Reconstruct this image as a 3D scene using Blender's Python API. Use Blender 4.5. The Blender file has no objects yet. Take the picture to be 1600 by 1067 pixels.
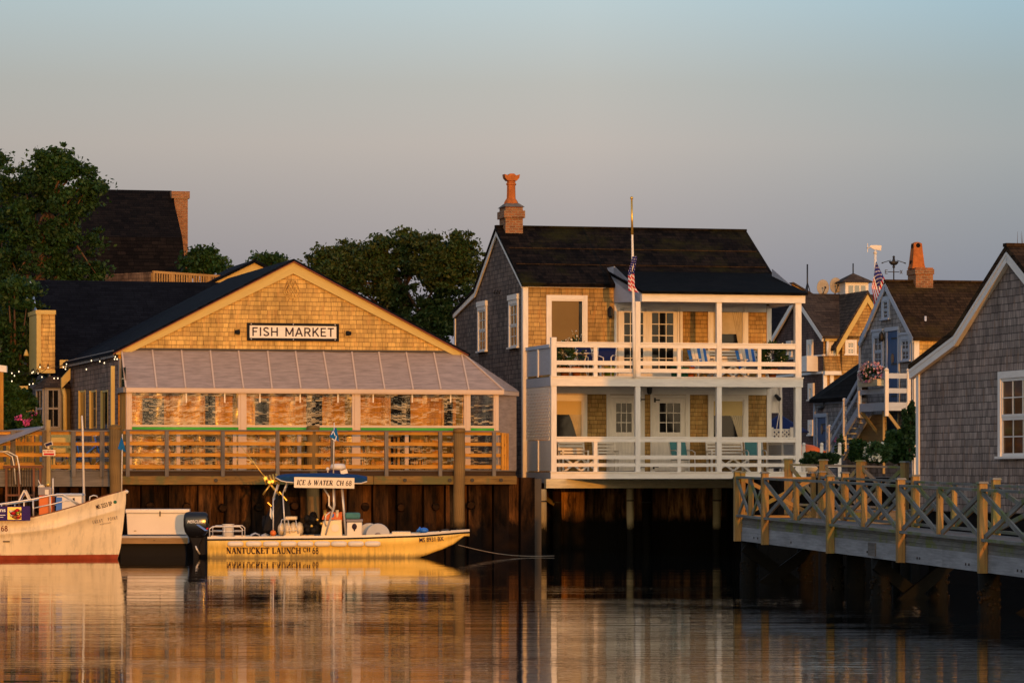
# Harbour at sunrise: fish market, porch house, boats and footbridge
SUN_E, SUN_C = 2.0, (1.0, .36, .03)
SKY_S = .05
SKY_STOPS = [(0.0, (.21, .22, .30)), (.10, (.25, .255, .315)), (.15, (.36, .335, .36)), (.186, (.45, .405, .40)), (.22, (.43, .43, .43)), (.268, (.44, .54, .59)), (.6, (.34, .44, .58)), (1.0, (.30, .38, .53))]
SKY_WARM = (3.5, 2.6, 1.5)
WV_NEAR, WV_FAR = 1.7, .35
import bpy, math, random
import numpy as np
from mathutils import Vector, Matrix
R = math.radians
rnd = random.Random(7)
sc = bpy.context.scene
COL = sc.collection
# ---------------------------------------------------------------- camera
F = 5500.0; CX = 800.0; HY = 740.0; EYE = 2.3
cam = bpy.data.cameras.new('camera'); camo = bpy.data.objects.new('camera', cam); COL.objects.link(camo)
cam.sensor_width = 36; cam.lens = F / 1600 * 36; cam.shift_y = (HY - 533.5) / 1600
cam.clip_start = 0.5; cam.clip_end = 6000
camo.location = (0, 0, EYE); camo.rotation_euler = (R(90), 0, 0)
sc.camera = camo
def W(px, py, D):
    return Vector(((px - CX) * D / F, D, EYE + (HY - py) * D / F))
# ---------------------------------------------------------------- tagging
def tag(o, label=None, cat=None, group=None, kind=None):
    if label: o['label'] = label
    if cat: o['category'] = cat
    if group: o['group'] = group
    if kind: o['kind'] = kind
    return o
def thing(name, label, cat, loc=(0, 0, 0), rz=0, group=None):
    o = bpy.data.objects.new(name, None); COL.objects.link(o)
    o.location = loc; o.rotation_euler = (0, 0, rz); o.empty_display_size = .3
    return tag(o, label, cat, group)
def kids(o): return list(o.children)
def copy_tree(o, parent=None):
    c = o.copy(); COL.objects.link(c)
    if parent is not None: c.parent = parent
    for ch in kids(o): copy_tree(ch, c)
    return c
# ---------------------------------------------------------------- mesh builder
class MB:
    def __init__(s, z0=0.0):
        s.v = []; s.f = []; s.m = []; s.ax = []; s.off = []; s.sm = []; s.z0 = z0
    def add(s, verts, faces, m=0, axis=None, smooth=False, mats=None):
        b = len(s.v); s.v += [tuple(p) for p in verts]
        off = (rnd.random() * 20, rnd.random() * 20)
        for i, f in enumerate(faces):
            s.f.append([b + k for k in f]); s.m.append(mats[i] if mats else m)
            s.ax.append(axis); s.off.append(off); s.sm.append(smooth)
        return s
    def hexa(s, p, m=0, axis=None, mats=None):   # p: 8 pts, bottom 4 (ccw from above) then top 4
        c = sum((Vector(q) for q in p), Vector()) / 8
        F_ = [[0, 3, 2, 1], [4, 5, 6, 7], [0, 1, 5, 4], [1, 2, 6, 5], [2, 3, 7, 6], [3, 0, 4, 7]]
        a, b_, d = Vector(p[1]) - Vector(p[0]), Vector(p[3]) - Vector(p[0]), Vector(p[4]) - Vector(p[0])
        if a.cross(b_).dot(d) < 0: F_ = [f[::-1] for f in F_]
        return s.add(p, F_, m, axis, False, mats)
    def box(s, x0, x1, y0, y1, z0, z1, m=0, grain=True, mats=None):
        x0, x1 = min(x0, x1), max(x0, x1); y0, y1 = min(y0, y1), max(y0, y1); z0, z1 = min(z0, z1), max(z0, z1)
        ax = None
        if grain:
            d = (x1 - x0, y1 - y0, z1 - z0); k = d.index(max(d)); ax = Vector([1 if i == k else 0 for i in range(3)])
        return s.hexa([(x0, y0, z0), (x1, y0, z0), (x1, y1, z0), (x0, y1, z0), (x0, y0, z1), (x1, y0, z1), (x1, y1, z1), (x0, y1, z1)], m, ax, mats)
    def beam(s, p, q, w, h, m=0, up=(0, 0, 1)):
        p = Vector(p); q = Vector(q); d = (q - p).normalized(); up = Vector(up)
        if abs(d.dot(up)) > .98: up = Vector((0, 1, 0))
        x = d.cross(up).normalized() * (w / 2); y = x.cross(d).normalized() * (h / 2)
        return s.hexa([p - x - y, p + x - y, q + x - y, q - x - y, p - x + y, p + x + y, q + x + y, q - x + y], m, d)
    def tube(s, path, r, n=8, m=0, caps=True, smooth=True):
        P = [Vector(p) for p in path]; rr = r if isinstance(r, (list, tuple)) else [r] * len(P)
        V = []; prev = None
        for i, p in enumerate(P):
            d = (P[min(i + 1, len(P) - 1)] - P[max(i - 1, 0)]).normalized()
            if prev is None:
                u = d.cross(Vector((0, 0, 1)))
                if u.length < .05: u = d.cross(Vector((0, 1, 0)))
            else: u = prev - d * prev.dot(d)
            u.normalize(); prev = u; w = d.cross(u)
            for k in range(n):
                a = 2 * math.pi * k / n; V.append(p + (u * math.cos(a) + w * math.sin(a)) * rr[i])
        Fs = []
        for i in range(len(P) - 1):
            for k in range(n):
                k2 = (k + 1) % n; Fs.append([i * n + k2, i * n + k, (i + 1) * n + k, (i + 1) * n + k2])
        s.add(V, Fs, m, (P[-1] - P[0]).normalized() if (P[-1] - P[0]).length > 0 else None, smooth)
        if caps:
            b = len(s.v) - len(V)
            for f in ([b + k for k in range(n)], [b + (len(P) - 1) * n + k for k in range(n)][::-1]):
                s.f.append(f); s.m.append(m); s.ax.append(None); s.off.append((0, 0)); s.sm.append(False)
        return s
    def lathe(s, prof, c=(0, 0, 0), n=16, m=0, sx=1, sy=1, smooth=True):
        V = []; c = Vector(c)
        for r, z in prof:
            for k in range(n):
                a = 2 * math.pi * k / n; V.append(c + Vector((r * sx * math.cos(a), r * sy * math.sin(a), z)))
        Fs = []
        for i in range(len(prof) - 1):
            for k in range(n):
                k2 = (k + 1) % n; Fs.append([i * n + k, i * n + k2, (i + 1) * n + k2, (i + 1) * n + k])
        Fs.append(list(range(n))[::-1]); Fs.append([(len(prof) - 1) * n + k for k in range(n)])
        return s.add(V, Fs, m, None, smooth)
    def ball(s, c, rx, ry=None, rz=None, n=12, m=0):
        ry = ry or rx; rz = rz or rx; k = max(4, n // 2)
        prof = [(max(1e-3, math.sin(math.pi * i / k)), -math.cos(math.pi * i / k)) for i in range(k + 1)]
        return s.lathe([(r * rx, z * rz) for r, z in prof], c, n, m, 1, ry / rx)
    def prism(s, prof, fn, a0, a1, m=0, cap=None, axis=None):   # prof: 2-D polygon; fn(p, a) -> 3-D
        n = len(prof); V = [fn(p, a0) for p in prof] + [fn(p, a1) for p in prof]
        Fs = [[i, (i + 1) % n, n + (i + 1) % n, n + i] for i in range(n)]
        mats = list(m) if isinstance(m, (list, tuple)) else [m] * n
        Fs += [list(range(n))[::-1], [n + i for i in range(n)]]
        mats += [cap if cap is not None else mats[0]] * 2
        c = Vector(V[1]) - Vector(V[0]); d = Vector(V[2]) - Vector(V[1]); e = Vector(V[n]) - Vector(V[0])
        # orient by signed volume
        vol = 0
        for f in Fs:
            p0 = Vector(V[f[0]])
            for i in range(1, len(f) - 1): vol += p0.dot(Vector(V[f[i]]).cross(Vector(V[f[i + 1]])))
        if vol < 0: Fs = [f[::-1] for f in Fs]
        return s.add(V, Fs, 0, axis, False, mats)
    def slab(s, a, b, c, d, t, m=0, axis=None, under=None):  # quad a b c d thickened downwards by t (vertical)
        a, b, c, d = (Vector(q) for q in (a, b, c, d)); dn = Vector((0, 0, -t))
        u = m if under is None else under
        return s.hexa([a + dn, b + dn, c + dn, d + dn, a, b, c, d], m, axis, [u, m, u, u, u, u])
    def poly(s, pts, m=0, axis=None): return s.add(pts, [list(range(len(pts)))], m, axis)
    def build(s, name, mats, parent=None, world=False, bevel=0):
        me = bpy.data.meshes.new(name)
        vs = [(x, y, z - s.z0) for x, y, z in s.v] if s.z0 else s.v
        me.from_pydata(vs, [], s.f)
        if not isinstance(mats, (list, tuple)): mats = [mats]
        for mm in mats: me.materials.append(mm)
        uv = me.uv_layers.new(name='UVMap').data
        me.polygons.foreach_set('material_index', s.m); me.polygons.foreach_set('use_smooth', s.sm)
        data = [0.0] * (2 * len(me.loops)); V = me.vertices
        Z = Vector((0, 0, 1))
        for p, ax, off in zip(me.polygons, s.ax, s.off):
            n = p.normal
            if ax is not None and abs(n.dot(ax)) < .9: t = (ax - n * ax.dot(n)).normalized()
            elif abs(n.z) > .97: t = Vector((1, 0, 0))
            else: t = Z.cross(n).normalized()
            b = n.cross(t)
            for li in p.loop_indices:
                co = V[me.loops[li].vertex_index].co
                data[2 * li] = co.dot(t) + off[0]; data[2 * li + 1] = co.dot(b) + off[1]
        uv.foreach_set('uv', data)
        me.update()
        o = bpy.data.objects.new(name, me); COL.objects.link(o)
        if parent is not None: o.parent = parent
        if bevel:
            bv = o.modifiers.new('bevel', 'BEVEL'); bv.width = bevel; bv.segments = 2; bv.limit_method = 'ANGLE'
        return o
# ---------------------------------------------------------------- building frames
class Fr:
    """local frame: u along the front (right), v backwards, z up; px helpers turn a photo pixel on a known plane into local metres"""
    def __init__(s, name, label, cat, px, D, deg, z0=0.0, group=None):
        s.t = R(deg); s.c = math.cos(s.t); s.s = math.sin(s.t); s.Ox = (px - CX) * D / F; s.Oy = D; s.z0 = z0
        s.root = thing(name, label, cat, (s.Ox, s.Oy, z0), s.t, group)
    def u(s, px, v=0.0):
        k = (px - CX) / F
        return (k * (s.Oy + v * s.c) - s.Ox + v * s.s) / (s.c - k * s.s)
    def v(s, px, u=0.0):
        k = (px - CX) / F
        return (k * (s.Oy + u * s.s) - s.Ox - u * s.c) / (-s.s - k * s.c)
    def D(s, u, v): return s.Oy + u * s.s + v * s.c
    def z(s, py, u=0.0, v=0.0): return EYE + (HY - py) * s.D(u, v) / F
    def P(s, px, py, v=0.0):
        u = s.u(px, v); return u, s.z(py, u, v)
    def Q(s, px, py, u=0.0):
        v = s.v(px, u); return v, s.z(py, u, v)
    def mb(s): return MB(s.z0)
    def world(s, u, v, z): return Vector((s.Ox + u * s.c - v * s.s, s.Oy + u * s.s + v * s.c, z))
class Pl:
    """a wall plane of a frame: a runs along it, z up, d outwards"""
    def __init__(s, fr, side, at): s.fr = fr; s.side = side; s.at = at
    def p(s, a, z, d=0.0):
        if s.side == 'front': return (a, s.at - d, z)
        if s.side == 'left': return (s.at - d, a, z)
        if s.side == 'right': return (s.at + d, a, z)
    def az(s, px, py): return s.fr.P(px, py, s.at) if s.side == 'front' else s.fr.Q(px, py, s.at)
    def box(s, mb, a0, a1, z0, z1, d0, d1, m=0):
        p = s.p(a0, z0, d0); q = s.p(a1, z1, d1); return mb.box(p[0], q[0], p[1], q[1], p[2], q[2], m)
    def rect(s, pxl, pyt, pxr, pyb):
        a0, z1 = s.az(pxl, pyt); a1, z0 = s.az(pxr, pyb)
        if a0 > a1: a0, a1 = a1, a0
        return a0, a1, z0, z1
# ---------------------------------------------------------------- materials
M = {}
def nm(name):
    m = bpy.data.materials.new(name); m.use_nodes = True; nt = m.node_tree
    b = nt.nodes['Principled BSDF']; M[name] = m
    return m, nt, b
def N(nt, t, **kw):
    n = nt.nodes.new(t)
    for k, v in kw.items():
        if k.startswith('_'): setattr(n, k[1:], v)
        else: n.inputs[k.replace('__', ' ')].default_value = v
    return n
def L(nt, a, b): nt.links.new(a, b)
def c4(c): return (c[0], c[1], c[2], 1)
def math_(nt, op, a, b=None, clamp=False):
    n = nt.nodes.new('ShaderNodeMath'); n.operation = op; n.use_clamp = clamp
    for i, x in enumerate((a, b)):
        if x is None: continue
        if isinstance(x, (int, float)): n.inputs[i].default_value = x
        else: L(nt, x, n.inputs[i])
    return n.outputs[0]
def mix(nt, fac, a, b, blend='MIX'):
    n = nt.nodes.new('ShaderNodeMix'); n.data_type = 'RGBA'; n.blend_type = blend
    for i, x in ((0, fac), (6, a), (7, b)):
        if isinstance(x, (int, float)): n.inputs[i].default_value = x
        elif isinstance(x, tuple): n.inputs[i].default_value = c4(x)
        else: L(nt, x, n.inputs[i])
    return n.outputs[2]
def ramp(nt, fac, stops, interp='LINEAR'):
    n = nt.nodes.new('ShaderNodeValToRGB'); r = n.color_ramp; r.interpolation = interp
    while len(r.elements) < len(stops): r.elements.new(.5)
    for e, (p, c) in zip(r.elements, stops):
        e.position = p; e.color = c4(c) if isinstance(c, tuple) else (c, c, c, 1)
    if fac is not None: L(nt, fac, n.inputs[0])
    return n.outputs[0]
def uvmap(nt, sx=1, sy=1):
    t = N(nt, 'ShaderNodeUVMap'); t.uv_map = 'UVMap'
    m = N(nt, 'ShaderNodeMapping'); m.inputs['Scale'].default_value = (sx, sy, 1); L(nt, t.outputs[0], m.inputs[0]); return m.outputs[0]
def noise(nt, vec, scale, detail=4, rough=.55):
    n = N(nt, 'ShaderNodeTexNoise', Scale=scale, Detail=detail, Roughness=rough)
    if vec is not None: L(nt, vec, n.inputs['Vector'])
    return n.outputs['Fac']
def bump(nt, b, h, strength, dist):
    n = N(nt, 'ShaderNodeBump', Strength=strength, Distance=dist); L(nt, h, n.inputs['Height']); L(nt, n.outputs[0], b.inputs['Normal'])
def objz(nt):
    g = N(nt, 'ShaderNodeNewGeometry'); s = N(nt, 'ShaderNodeSeparateXYZ'); L(nt, g.outputs['Position'], s.inputs[0]); return g.outputs['Position'], s.outputs[2]
def plain(name, col, rough=.5, metal=0, var=.12, scale=3, spec=.5):
    m, nt, b = nm(name); b.inputs['Roughness'].default_value = rough; b.inputs['Metallic'].default_value = metal
    b.inputs['Specular IOR Level'].default_value = spec if rough < .6 else min(spec, .15)
    if var:
        g = N(nt, 'ShaderNodeNewGeometry'); f = noise(nt, g.outputs['Position'], scale, 5, .6)
        r = ramp(nt, f, [(.3, 1 - var), (.7, 1 + var * .4)])
        L(nt, mix(nt, 1.0, col, r, 'MULTIPLY'), b.inputs['Base Color'])
    else: b.inputs['Base Color'].default_value = c4(col)
    return m
def paint(name, col, rough=.55, dirt=.25):
    m, nt, b = nm(name); b.inputs['Roughness'].default_value = rough; b.inputs['Specular IOR Level'].default_value = .35
    f = noise(nt, uvmap(nt, .9, 5), 2.2, 6, .65)
    f2 = noise(nt, uvmap(nt, 6, 60), 1, 3, .6)
    r = ramp(nt, f, [(.3, 1 - dirt), (.62, 1.0)])
    r2 = ramp(nt, f2, [(.3, .93), (.7, 1.0)])
    L(nt, mix(nt, 1.0, mix(nt, 1.0, col, r, 'MULTIPLY'), r2, 'MULTIPLY'), b.inputs['Base Color'])
    bump(nt, b, f2, .15, .004)
    return m
def wood(name, c1, c2, rough=.8, moss=None, knots=True):
    m, nt, b = nm(name); b.inputs['Roughness'].default_value = rough; b.inputs['Specular IOR Level'].default_value = .25
    f = noise(nt, uvmap(nt, 1.6, 28), 1, 7, .65); f2 = noise(nt, uvmap(nt, .7, 3), 1, 4, .6)
    col = mix(nt, ramp(nt, f, [(.3, 0.0), (.7, 1.0)]), c1, c2)
    col = mix(nt, 1.0, col, ramp(nt, f2, [(.3, .58), (.7, 1.15)]), 'MULTIPLY')
    if knots:
        vo = N(nt, 'ShaderNodeTexVoronoi', Scale=1.0); L(nt, uvmap(nt, 2.2, 7), vo.inputs['Vector'])
        col = mix(nt, 1.0, col, ramp(nt, vo.outputs['Distance'], [(.05, .35), (.1, 1.0)]), 'MULTIPLY')
    if moss:
        pos, z = objz(nt); fm = noise(nt, pos, 1.7, 5, .65)
        col = mix(nt, ramp(nt, fm, [(.5, 0.0), (.62, .85)]), col, moss)
    L(nt, col, b.inputs['Base Color']); bump(nt, b, f, .4, .006)
    return m
def shingle(name, c1, c2, gap, row=.13, w=.14, stain=(.62, 1.1), bs=.5, patch=None, warm=None, mortar=.005, butt_shadow=.5):
    if name.startswith('roof'): butt_shadow = .28
    m, nt, b = nm(name); b.inputs['Roughness'].default_value = .85; b.inputs['Specular IOR Level'].default_value = .04 if name.startswith('roof') else .15
    uv = uvmap(nt); sp = N(nt, 'ShaderNodeSeparateXYZ'); L(nt, uv, sp.inputs[0])
    rw = math_(nt, 'DIVIDE', sp.outputs[1], row); fl = math_(nt, 'FLOOR', rw)
    wn = N(nt, 'ShaderNodeTexWhiteNoise', _noise_dimensions='1D'); L(nt, fl, wn.inputs['W'])
    jig = noise(nt, uvmap(nt, 1.6, 0.0), 1, 1)
    xs = math_(nt, 'ADD', math_(nt, 'ADD', sp.outputs[0], wn.outputs[0]), math_(nt, 'MULTIPLY', math_(nt, 'SINE', math_(nt, 'ADD', math_(nt, 'MULTIPLY', sp.outputs[0], 9.0), math_(nt, 'MULTIPLY', wn.outputs[0], 40))), .05))
    wob = math_(nt, 'MULTIPLY', math_(nt, 'SUBTRACT', noise(nt, uvmap(nt, 5, .6), 1, 2), .5), row * .16)
    cb = N(nt, 'ShaderNodeCombineXYZ'); L(nt, xs, cb.inputs[0]); L(nt, math_(nt, 'ADD', sp.outputs[1], wob), cb.inputs[1])
    br = N(nt, 'ShaderNodeTexBrick', Scale=1.0, Bias=0.0); br.offset = 0.0
    br.inputs['Color1'].default_value = c4(c1); br.inputs['Color2'].default_value = c4(c2); br.inputs['Mortar'].default_value = c4(gap)
    br.inputs['Mortar Size'].default_value = mortar; br.inputs['Mortar Smooth'].default_value = .3
    br.inputs['Brick Width'].default_value = w; br.inputs['Row Height'].default_value = row
    L(nt, cb.outputs[0], br.inputs['Vector'])
    col = br.outputs['Color']
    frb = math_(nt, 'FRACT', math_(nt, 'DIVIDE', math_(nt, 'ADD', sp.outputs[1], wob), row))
    col = mix(nt, 1.0, col, ramp(nt, frb, [(.0, butt_shadow), (.07, butt_shadow + .05), (.15, 1.0)]), 'MULTIPLY')  # shadow under each course edge, painted as a dark line
    st = noise(nt, uvmap(nt, 16, 2.2), 1, 5, .7); big = noise(nt, uvmap(nt, .5, .7), 1, 5, .6)
    col = mix(nt, 1.0, col, ramp(nt, st, [(.3, stain[0]), (.7, stain[1])]), 'MULTIPLY')
    col = mix(nt, 1.0, col, ramp(nt, big, [(.3, .68), (.7, 1.14)]), 'MULTIPLY')
    if not name.startswith('roof'): col = mix(nt, 1.0, col, ramp(nt, noise(nt, uvmap(nt, 3.2, .28), 1, 5, .65), [(.36, .66), (.52, 1.0)]), 'MULTIPLY')
    if warm: col = mix(nt, ramp(nt, noise(nt, uvmap(nt, 7, 1.4), 1, 3, .6), [(.55, 0.0), (.72, .7)]), col, warm)
    if patch:
        pos, z = objz(nt); col = mix(nt, ramp(nt, noise(nt, pos, .55, 5, .7), [(.5, 0.0), (.68, .8)]), col, patch)
    L(nt, col, b.inputs['Base Color'])
    fr = math_(nt, 'FRACT', math_(nt, 'DIVIDE', math_(nt, 'ADD', sp.outputs[1], wob), row))
    h = math_(nt, 'SUBTRACT', math_(nt, 'SUBTRACT', 1.0, fr), math_(nt, 'MULTIPLY', br.outputs['Fac'], .5))
    h = math_(nt, 'ADD', h, math_(nt, 'MULTIPLY', st, .25))
    bump(nt, b, h, bs, .012)
    return m
def brick(name, c1, c2, mort, stain=(.6, 1.05)):
    m, nt, b = nm(name); b.inputs['Roughness'].default_value = .9
    br = N(nt, 'ShaderNodeTexBrick', Scale=1.0); L(nt, uvmap(nt), br.inputs['Vector'])
    br.inputs['Color1'].default_value = c4(c1); br.inputs['Color2'].default_value = c4(c2); br.inputs['Mortar'].default_value = c4(mort)
    br.inputs['Mortar Size'].default_value = .012; br.inputs['Brick Width'].default_value = .21; br.inputs['Row Height'].default_value = .075
    f = noise(nt, uvmap(nt), 5, 5, .7)
    L(nt, mix(nt, 1.0, br.outputs['Color'], ramp(nt, f, [(.3, stain[0]), (.7, stain[1])]), 'MULTIPLY'), b.inputs['Base Color'])
    bump(nt, b, math_(nt, 'SUBTRACT', f, br.outputs['Fac']), .5, .01)
    return m
def emit(name, col, s):
    m, nt, b = nm(name); b.inputs['Base Color'].default_value = c4(col); b.inputs['Emission Color'].default_value = c4(col); b.inputs['Emission Strength'].default_value = s
    return m
# walls and roofs
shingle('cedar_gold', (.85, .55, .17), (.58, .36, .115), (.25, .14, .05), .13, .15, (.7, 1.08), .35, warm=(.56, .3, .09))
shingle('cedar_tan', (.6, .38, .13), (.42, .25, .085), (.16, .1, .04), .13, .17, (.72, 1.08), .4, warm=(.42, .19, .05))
shingle('cedar_inner', (.8, .39, .05), (.66, .31, .04), (.46, .21, .03), .16, .12, (.75, 1.08), .2, butt_shadow=.75)
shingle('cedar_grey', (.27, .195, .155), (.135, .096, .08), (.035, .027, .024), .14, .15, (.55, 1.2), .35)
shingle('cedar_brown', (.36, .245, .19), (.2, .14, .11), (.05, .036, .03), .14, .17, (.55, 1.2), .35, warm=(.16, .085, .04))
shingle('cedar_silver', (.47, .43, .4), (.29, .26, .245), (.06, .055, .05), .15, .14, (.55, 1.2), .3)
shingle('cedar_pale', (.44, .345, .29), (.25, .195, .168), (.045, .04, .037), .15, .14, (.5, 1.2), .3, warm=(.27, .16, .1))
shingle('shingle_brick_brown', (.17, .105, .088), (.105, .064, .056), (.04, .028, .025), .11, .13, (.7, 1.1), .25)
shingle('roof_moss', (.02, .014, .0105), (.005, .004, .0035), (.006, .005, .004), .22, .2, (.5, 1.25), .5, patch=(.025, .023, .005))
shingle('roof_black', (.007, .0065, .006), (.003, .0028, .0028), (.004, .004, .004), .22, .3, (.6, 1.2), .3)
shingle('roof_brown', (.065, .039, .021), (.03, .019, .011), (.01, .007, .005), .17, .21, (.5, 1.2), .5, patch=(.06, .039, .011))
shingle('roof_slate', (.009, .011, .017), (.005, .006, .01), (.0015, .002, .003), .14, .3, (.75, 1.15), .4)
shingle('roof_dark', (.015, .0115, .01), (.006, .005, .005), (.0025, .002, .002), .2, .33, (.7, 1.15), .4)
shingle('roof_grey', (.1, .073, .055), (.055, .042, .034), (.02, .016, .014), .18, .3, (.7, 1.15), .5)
brick('brick_orange', (.36, .135, .045), (.2, .07, .026), (.3, .21, .12))
plain('dish_grey', (.36, .32, .26), .6, 0, .1); plain('terracotta', (.42, .13, .032), .8, 0, .35, 6)
plain('mortar_cap', (.16, .14, .12), .95, 0, .3, 8)
# paint, metal, cloth
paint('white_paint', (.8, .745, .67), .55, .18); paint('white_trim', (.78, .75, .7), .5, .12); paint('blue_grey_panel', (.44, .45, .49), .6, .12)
paint('blue_white', (.46, .52, .62), .55, .15); paint('blue_door', (.018, .085, .24), .45, .2); paint('gold_trim', (.56, .41, .13), .55, .12)
paint('red_trim', (.19, .035, .016), .6, .2); paint('stained_beam', (.72, .64, .42), .7, .35); paint('green_roll', (.06, .42, .035), .4, .1)
paint('grey_band', (.25, .24, .24), .6, .2); paint('dark_trim', (.05, .04, .035), .6, .2)
paint('awning_metal', (.38, .3, .265), .5, .4); plain('beam_pink', (.56, .43, .34), .5, 0, .08, 1)
plain('black', (.01, .01, .012), .7, 0, 0); plain('black_gloss', (.008, .008, .01), .14, 0, 0); plain('iron', (.02, .02, .022), .5, .4, .2, 20)
plain('steel', (.68, .66, .63), .35, .35, 0); plain('white_plastic', (.72, .66, .57), .35, 0, .06, 2); plain('cream_gel', (.78, .64, .42), .3, 0, .16, 1.4)
plain('hull_yellow', (.9, .6, .13), .3, 0, .2, 1.8); plain('red_bottom', (.3, .05, .02), .6, 0, .35, 3); plain('grey_deck', (.5, .5, .5), .6, 0, .1, 3)
plain('navy', (.012, .02, .09), .7, 0, .1); plain('blue_canvas', (.008, .05, .15), .8, 0, .2, 4); plain('blue_flag', (.01, .14, .4), .8, 0, .3, 6)
plain('teal', (.07, .22, .23), .7, 0, .15); plain('orange', (.72, .16, .02), .5, 0, .1); plain('sail_grey', (.28, .25, .25), .8, 0, .1)
plain('blue_bright', (.02, .16, .62), .5, 0, .1); plain('letter_dark', (.03, .015, .025), .6, 0, 0); plain('letter_navy', (.02, .02, .09), .6, 0, 0)
plain('letter_maroon', (.13, .01, .02), .6, 0, 0); plain('letter_white', (.8, .8, .8), .6, 0, 0); plain('letter_grey', (.2, .17, .15), .6, 0, 0)
plain('flag_red', (.55, .02, .025), .8, 0, 0); plain('flag_white', (.75, .72, .7), .8, 0, 0); plain('flag_blue', (.02, .02, .14), .8, 0, 0)
plain('curtain', (.5, .42, .28), .9, 0, .2, 3); plain('blind_gold', (.58, .44, .2), .9, 0, .1, 1.5); plain('blind_brown', (.2, .13, .05), .85, 0, .1, 1)
plain('lime', (.32, .4, .02), .6, 0, .1); plain('pot_green', (.03, .15, .09), .6, 0, .1); plain('gold_metal', (.7, .45, .1), .35, .7, .1)
plain('ground_dirt', (.1, .09, .08), .95, 0, .3, .5); plain('dark_gap', (.006, .005, .005), .9, 0, 0); plain('purple_banner', (.035, .015, .13), .6, 0, .2, 3)
plain('rope', (.2, .17, .14), .9, 0, .2, 10); plain('barnacle', (.016, .013, .01), .95, 0, .4, 12)
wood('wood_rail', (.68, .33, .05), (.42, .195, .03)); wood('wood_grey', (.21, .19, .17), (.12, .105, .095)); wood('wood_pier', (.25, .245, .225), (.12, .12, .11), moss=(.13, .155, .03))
wood('wood_fascia', (.36, .365, .38), (.22, .225, .235), knots=False); wood('wood_pier_post', (.46, .27, .09), (.22, .14, .055), moss=(.2, .19, .06)); wood('wood_beam', (.3, .18, .05), (.12, .07, .022), moss=(.11, .11, .04)); wood('wood_dark', (.07, .04, .022), (.03, .017, .01))
wood('wood_fence_gold', (.55, .33, .11), (.4, .22, .07)); wood('bark', (.13, .075, .045), (.06, .035, .022), knots=False); wood('teak', (.2, .07, .03), (.12, .04, .02), .5)
wood('wood_yellow', (.45, .33, .14), (.32, .23, .1)); wood('dock_wood', (.5, .33, .15), (.35, .22, .09))
def tidal(name, dry1, dry2, line, wet=(.008, .008, .007), amp=.5, sv=(9, .9)):
    m, nt, b = nm(name); b.inputs['Roughness'].default_value = .85; b.inputs['Specular IOR Level'].default_value = .1
    f = noise(nt, uvmap(nt, sv[1], sv[0]), 1, 7, .7); pos, z = objz(nt)
    f3 = noise(nt, pos, 2.2, 5, .7)
    col = mix(nt, ramp(nt, f, [(.32, 0.0), (.68, 1.0)]), dry1, dry2)
    k = math_(nt, 'ADD', math_(nt, 'SUBTRACT', z, line), math_(nt, 'MULTIPLY', math_(nt, 'SUBTRACT', math_(nt, 'ADD', f, f3), 1.0), amp))
    fac = ramp(nt, math_(nt, 'ADD', math_(nt, 'MULTIPLY', k, 1.6), .5), [(.3, 0.0), (.7, 1.0)])
    if name.startswith('bulk'):
        gi = N(nt, 'ShaderNodeNewGeometry'); bl = noise(nt, uvmap(nt, .45, 2.0), 1, 6, .7)
        col = mix(nt, 1.0, col, ramp(nt, gi.outputs['Random Per Island'], [(.0, .2), (.5, .75), (1.0, 1.7)]), 'MULTIPLY'); col = mix(nt, 1.0, col, ramp(nt, bl, [(.4, .1), (.62, 1.4)]), 'MULTIPLY')
    col = mix(nt, fac, wet, col)
    L(nt, col, b.inputs['Base Color']); bump(nt, b, math_(nt, 'ADD', f, f3), .5, .02)
    return m
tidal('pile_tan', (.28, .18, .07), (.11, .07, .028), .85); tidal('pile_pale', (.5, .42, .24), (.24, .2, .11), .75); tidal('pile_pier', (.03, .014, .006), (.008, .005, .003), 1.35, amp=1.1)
tidal('bulk_rust', (.12, .053, .017), (.009, .006, .004), .75, (.01, .006, .005), 1.3, (4, .6))
tidal('bulk_shade', (.008, .005, .004), (.004, .003, .003), 1.2, (.003, .003, .003), .35, (8, .8)); tidal('bulk_plank', (.42, .21, .075), (.1, .055, .022), .95, (.006, .006, .006), .35, (8, .8))  # first one: shade behind the footbridge put into the plank colour
# boat hulls: gel coat with scuffs and a waterline scum
def hullcoat(name, col, rough=.3):
    m, nt, b = nm(name); b.inputs['Roughness'].default_value = rough; b.inputs['Specular IOR Level'].default_value = .4
    pos, z = objz(nt); f = noise(nt, pos, 1.6, 6, .65); mp = N(nt, 'ShaderNodeMapping'); mp.inputs['Scale'].default_value = (7, 7, .7); L(nt, pos, mp.inputs[0]); f2 = noise(nt, mp.outputs[0], 1, 5, .7)
    c = mix(nt, 1.0, col, ramp(nt, f, [(.3, .84), (.65, 1.02)]), 'MULTIPLY'); c = mix(nt, 1.0, c, ramp(nt, f2, [(.34, .78), (.5, 1.0)]), 'MULTIPLY')
    k = ramp(nt, math_(nt, 'ADD', math_(nt, 'MULTIPLY', z, 4.0), math_(nt, 'MULTIPLY', math_(nt, 'SUBTRACT', f2, .5), 1.2)), [(.1, .8), (.6, 0.0)])
    L(nt, mix(nt, k, c, (.13, .1, .045)), b.inputs['Base Color'])
    L(nt, ramp(nt, f, [(.3, rough + .25), (.7, rough)]), b.inputs['Roughness'])
hullcoat('hull_yellow', (.92, .62, .14)); hullcoat('hull_cream', (.82, .68, .46))
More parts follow.
